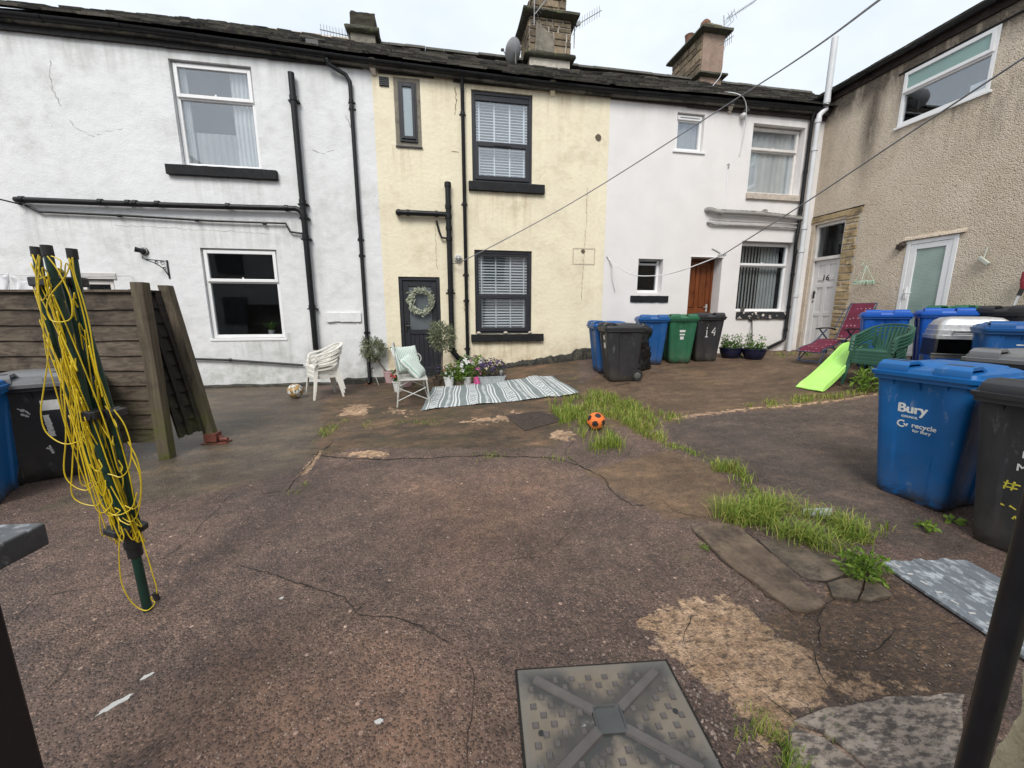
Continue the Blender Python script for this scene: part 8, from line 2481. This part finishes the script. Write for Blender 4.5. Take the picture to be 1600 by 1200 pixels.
# ------------------------------------------------------------------ grass and weeds
rr = random.Random(99)
gb = MB()
def in_poly(x, y, P):
    c = False; n = len(P)
    for i in range(n):
        x0, y0 = P[i]; x1, y1 = P[(i+1) % n]
        if (y0 > y) != (y1 > y) and x < (x1-x0)*(y-y0)/(y1-y0) + x0: c = not c
    return c
def grass_patch(pts, n, length, dry=.08, width=.006, lean=.55):
    P = pxpoly(pts); xs_ = [p[0] for p in P]; ys_ = [p[1] for p in P]; k = 0; tries = 0
    while k < n and tries < n*30:
        tries += 1
        x, y = rr.uniform(min(xs_), max(xs_)), rr.uniform(min(ys_), max(ys_))
        if not in_poly(x, y, P): continue
        x += rr.gauss(0, .035); y += rr.gauss(0, .05)
        cl = mnoise.noise(Vector((x*5, y*5, 3.3)))
        if cl < -.12 and rr.random() < .88: continue
        if abs(x - (1.77 - .41*(4.22-y))) < .13 and 3.75 < y < 4.24 and rr.random() < .93: continue
        k += 1
        l = length*rr.uniform(.45, 1.25)*(1 + .6*cl); a = rr.uniform(0, 2*PI); ti = rr.random()*lean + .15
        d = Vector((math.cos(a), math.sin(a), 0)); s = Vector((-math.sin(a), math.cos(a), 0))*width/2*rr.uniform(.7,1.3)
        p = Vector((x, y, g(x, y)-.005)); up_ = Vector((0,0,1))
        q1 = p + up_*l*.45 + d*l*.28*ti; q2 = q1 + up_*l*.3*(1-.4*ti) + d*l*.4*ti; q3 = q2 + up_*l*.14*(1-1.4*ti) + d*l*.38*ti
        i = [gb.pt(p-s), gb.pt(p+s), gb.pt(q1+s*.9), gb.pt(q1-s*.9), gb.pt(q2+s*.6), gb.pt(q2-s*.6), gb.pt(q3)]
        m = 1 if rr.random() < dry else 0
        gb.idx([i[0],i[1],i[2],i[3]], m); gb.idx([i[3],i[2],i[4],i[5]], m); gb.idx([i[5],i[4],i[6]], m)
grass_patch([(858,632),(905,622),(935,612),(985,628),(1020,652),(1036,690),(1010,684),(990,668),(965,662),(955,655),(925,650),(905,652),(875,650)], 2500, .12, .22, .007)
grass_patch([(862,640),(905,650),(935,668),(968,690),(972,706),(945,708),(915,702),(898,680),(880,665)], 1300, .14, .1, .006)
grass_patch([(975,660),(1015,662),(1040,690),(1030,692),(1000,680)], 420, .10, .6, .006)
grass_patch([(1160,632),(1230,622),(1340,612),(1372,608),(1372,618),(1300,624),(1240,632),(1170,640)], 650, .08, .3, .007)
grass_patch([(1025,648),(1065,648),(1060,660),(1030,658)], 160, .08, .2, .007)
grass_patch([(1038,692),(1060,697),(1110,716),(1104,722),(1070,708),(1040,700)], 260, .05, .2, .005)
grass_patch([(1114,720),(1146,724),(1166,745),(1172,758),(1145,754),(1120,740)], 420, .10, .2, .005)
grass_patch([(1165,762),(1185,765),(1200,785),(1180,786)], 130, .07, .2, .005)
grass_patch([(1180,790),(1215,792),(1250,806),(1320,822),(1335,842),(1325,858),(1280,860),(1240,842),(1190,834),(1140,820),(1122,808),(1155,800)], 2300, .15, .10, .0042, 1.0)
grass_patch([(1330,838),(1388,828),(1392,836),(1340,850)], 220, .09, .08, .005)
grass_patch([(1186,1150),(1215,1140),(1240,1180),(1240,1215),(1195,1215)], 420, .055, .1, .003)
grass_patch([(1290,1148),(1325,1148),(1325,1162),(1295,1162)], 60, .03, .1, .003)
grass_patch([(485,690),(500,672),(540,656),(545,664),(520,676),(500,690)], 200, .05, .15, .006)
grass_patch([(560,660),(690,658),(690,664),(560,668)], 130, .04, .3, .006)
grass_patch([(735,709),(790,711),(785,717),(740,717)], 120, .035, .2, .005)
grass_patch([(848,712),(895,712),(895,718),(850,718)], 80, .035, .2, .005)
grass_patch([(455,768),(470,755),(475,760),(462,772)], 60, .03, .2, .004)
grass_patch([(770,606),(830,596),(900,588),(905,592),(780,610)], 60, .03, .3, .005)
grass_patch([(1205,552),(1245,550),(1248,556),(1210,560)], 90, .06, .2, .008)
gr_o = gb.build('grass', [MT['grass'], MT['grass_dry']], recalc=False)
kind(gr_o, 'stuff', 'tufts of bright green grass growing along the cracks of the yard'); gr_o['category'] = 'grass'

def weed(label, px, py, n, r, h, size, group='weeds in the yard', stems=5, asp=.5, mat='leaf_weed', name='weed'):
    p = G(px, py); th = thing(name, label, 'weed', p, 0, group)
    mb = MB()
    for k in range(stems):
        a = rr.uniform(0, 6.28); e = Vector((math.cos(a)*r[0]*.6, math.sin(a)*r[1]*.6, h*rr.uniform(.6,1)))
        mb.tube(smooth_path([(0,0,0), e*.5 + Vector((0,0,h*.15)), e], 4), .003, 5)
    mb.build('stem', MT['leaf_green'], th, recalc=False, world=False)
    mb = MB(); leaves(mb, (0,0,h*.5), (r[0], r[1], h*.55), n, size, asp, rr, shell=.1, out=.5); mb.build('leaves', MT[mat], th, recalc=False, world=False)
    return th
weed('dense low bright green weed beside the scuffed grey ramp', 1348, 900, 330, (.125,.11), .13, .034, stems=9)
weed('small rosette weed in front of the nearest blue bin', 1450, 828, 26, (.07,.05), .035, .045, stems=4, asp=.7)
weed('two leaf seedling under the near black bin', 1484, 815, 7, (.07,.03), .03, .055, stems=3, asp=.7)
weed('tall nettle like weed below the stacked green chairs', 1352, 612, 170, (.22,.15), .34, .085, stems=8, asp=.35, mat='leaf_weed')
weed('leafy weed under the foot of the recliner', 1262, 556, 40, (.12,.08), .10, .05, stems=4, asp=.4)
weed('small sprig of moss by the drain cover crack', 1100, 858, 30, (.03,.03), .025, .02, stems=2)

# loose pebbles
pb = MB()
def pebbles(pts, n, s0, s1):
    P = pxpoly(pts); xs_ = [p[0] for p in P]; ys_ = [p[1] for p in P]; k = 0
    while k < n:
        x, y = rr.uniform(min(xs_), max(xs_)), rr.uniform(min(ys_), max(ys_))
        if not in_poly(x, y, P): continue
        k += 1; s = rr.uniform(s0, s1); a = rr.uniform(0, PI)
        i0 = len(pb.v); pb.sphere((0,0,0), (s, s*rr.uniform(.6,.9), s*.55), 7, 5)
        for j in range(i0, len(pb.v)):
            vx, vy, vz = pb.v[j]; w_ = 1 + rr.uniform(-.1,.1); pb.v[j] = (x + (vx*math.cos(a)-vy*math.sin(a))*w_, y + (vx*math.sin(a)+vy*math.cos(a))*w_, g(x, y) + vz + s*.12)
pebbles([(900,1000),(1035,985),(1050,1030),(900,1040)], 60, .003, .008)
pebbles([(1045,1040),(1110,1060),(1170,1130),(1190,1200),(1120,1200)], 110, .003, .009)
pebbles([(120,1200),(500,1000),(800,1020),(800,1200)], 260, .0025, .0055)
pebbles([(420,900),(900,850),(1050,930),(1000,1000),(600,1000)], 200, .0025, .005)
pebbles([(1250,960),(1500,1000),(1490,1080),(1300,1080)], 120, .003, .006)
po = pb.build('gravel', MT['pebble_stone'], smooth=180, recalc=False)
kind(po, 'stuff', 'scattered pale pebbles worked loose from the concrete'); po['category'] = 'gravel'

# ------------------------------------------------------------------ the house the photographer stands at (seen as a reflection in the panes)
hE = thing('opposite_house', 'pale rendered gabled house facing the terrace, seen only as reflections in its window panes', 'house', (-1, -3.2, 0))
mb = MB(); mb.box(-17, 16, -9.0, -3.4, -.3, 4.4)
for (xa, xb) in ((-13.5,-7.6),): mb.loft([[(xa,-3.3,4.4),(xb,-3.3,4.4),(xb,-3.3,6.3),((xa+xb)/2-.6,-3.3,8.7),(xa,-3.3,6.6)], [(xa,-9,4.4),(xb,-9,4.4),(xb,-9,6.3),((xa+xb)/2-.6,-9,8.7),(xa,-9,6.6)]])
mb.build('wall', MT['wall_smooth'], hE)
mb = MB(); mb.loft([[(-7.6,-3.2,4.4),(16.2,-3.2,4.4),(16.2,-6.1,5.9),(-7.6,-6.1,5.9)], [(-7.6,-3.2,4.5),(16.2,-3.2,4.5),(16.2,-6.1,6.0),(-7.6,-6.1,6.0)]]); mb.build('roof', MT['slate'], hE)
for x, z in ((-9.6,1.0),(1.2,1.0),(-9.6,3.2),(2.2,3.0),(7,1.0),(-4,3.0)):
    mb = MB(); mb.box(x, x+1.0, -3.41, -3.28, z, z+1.2); w_ = mb.build('window', MT['glass_door'], hE)
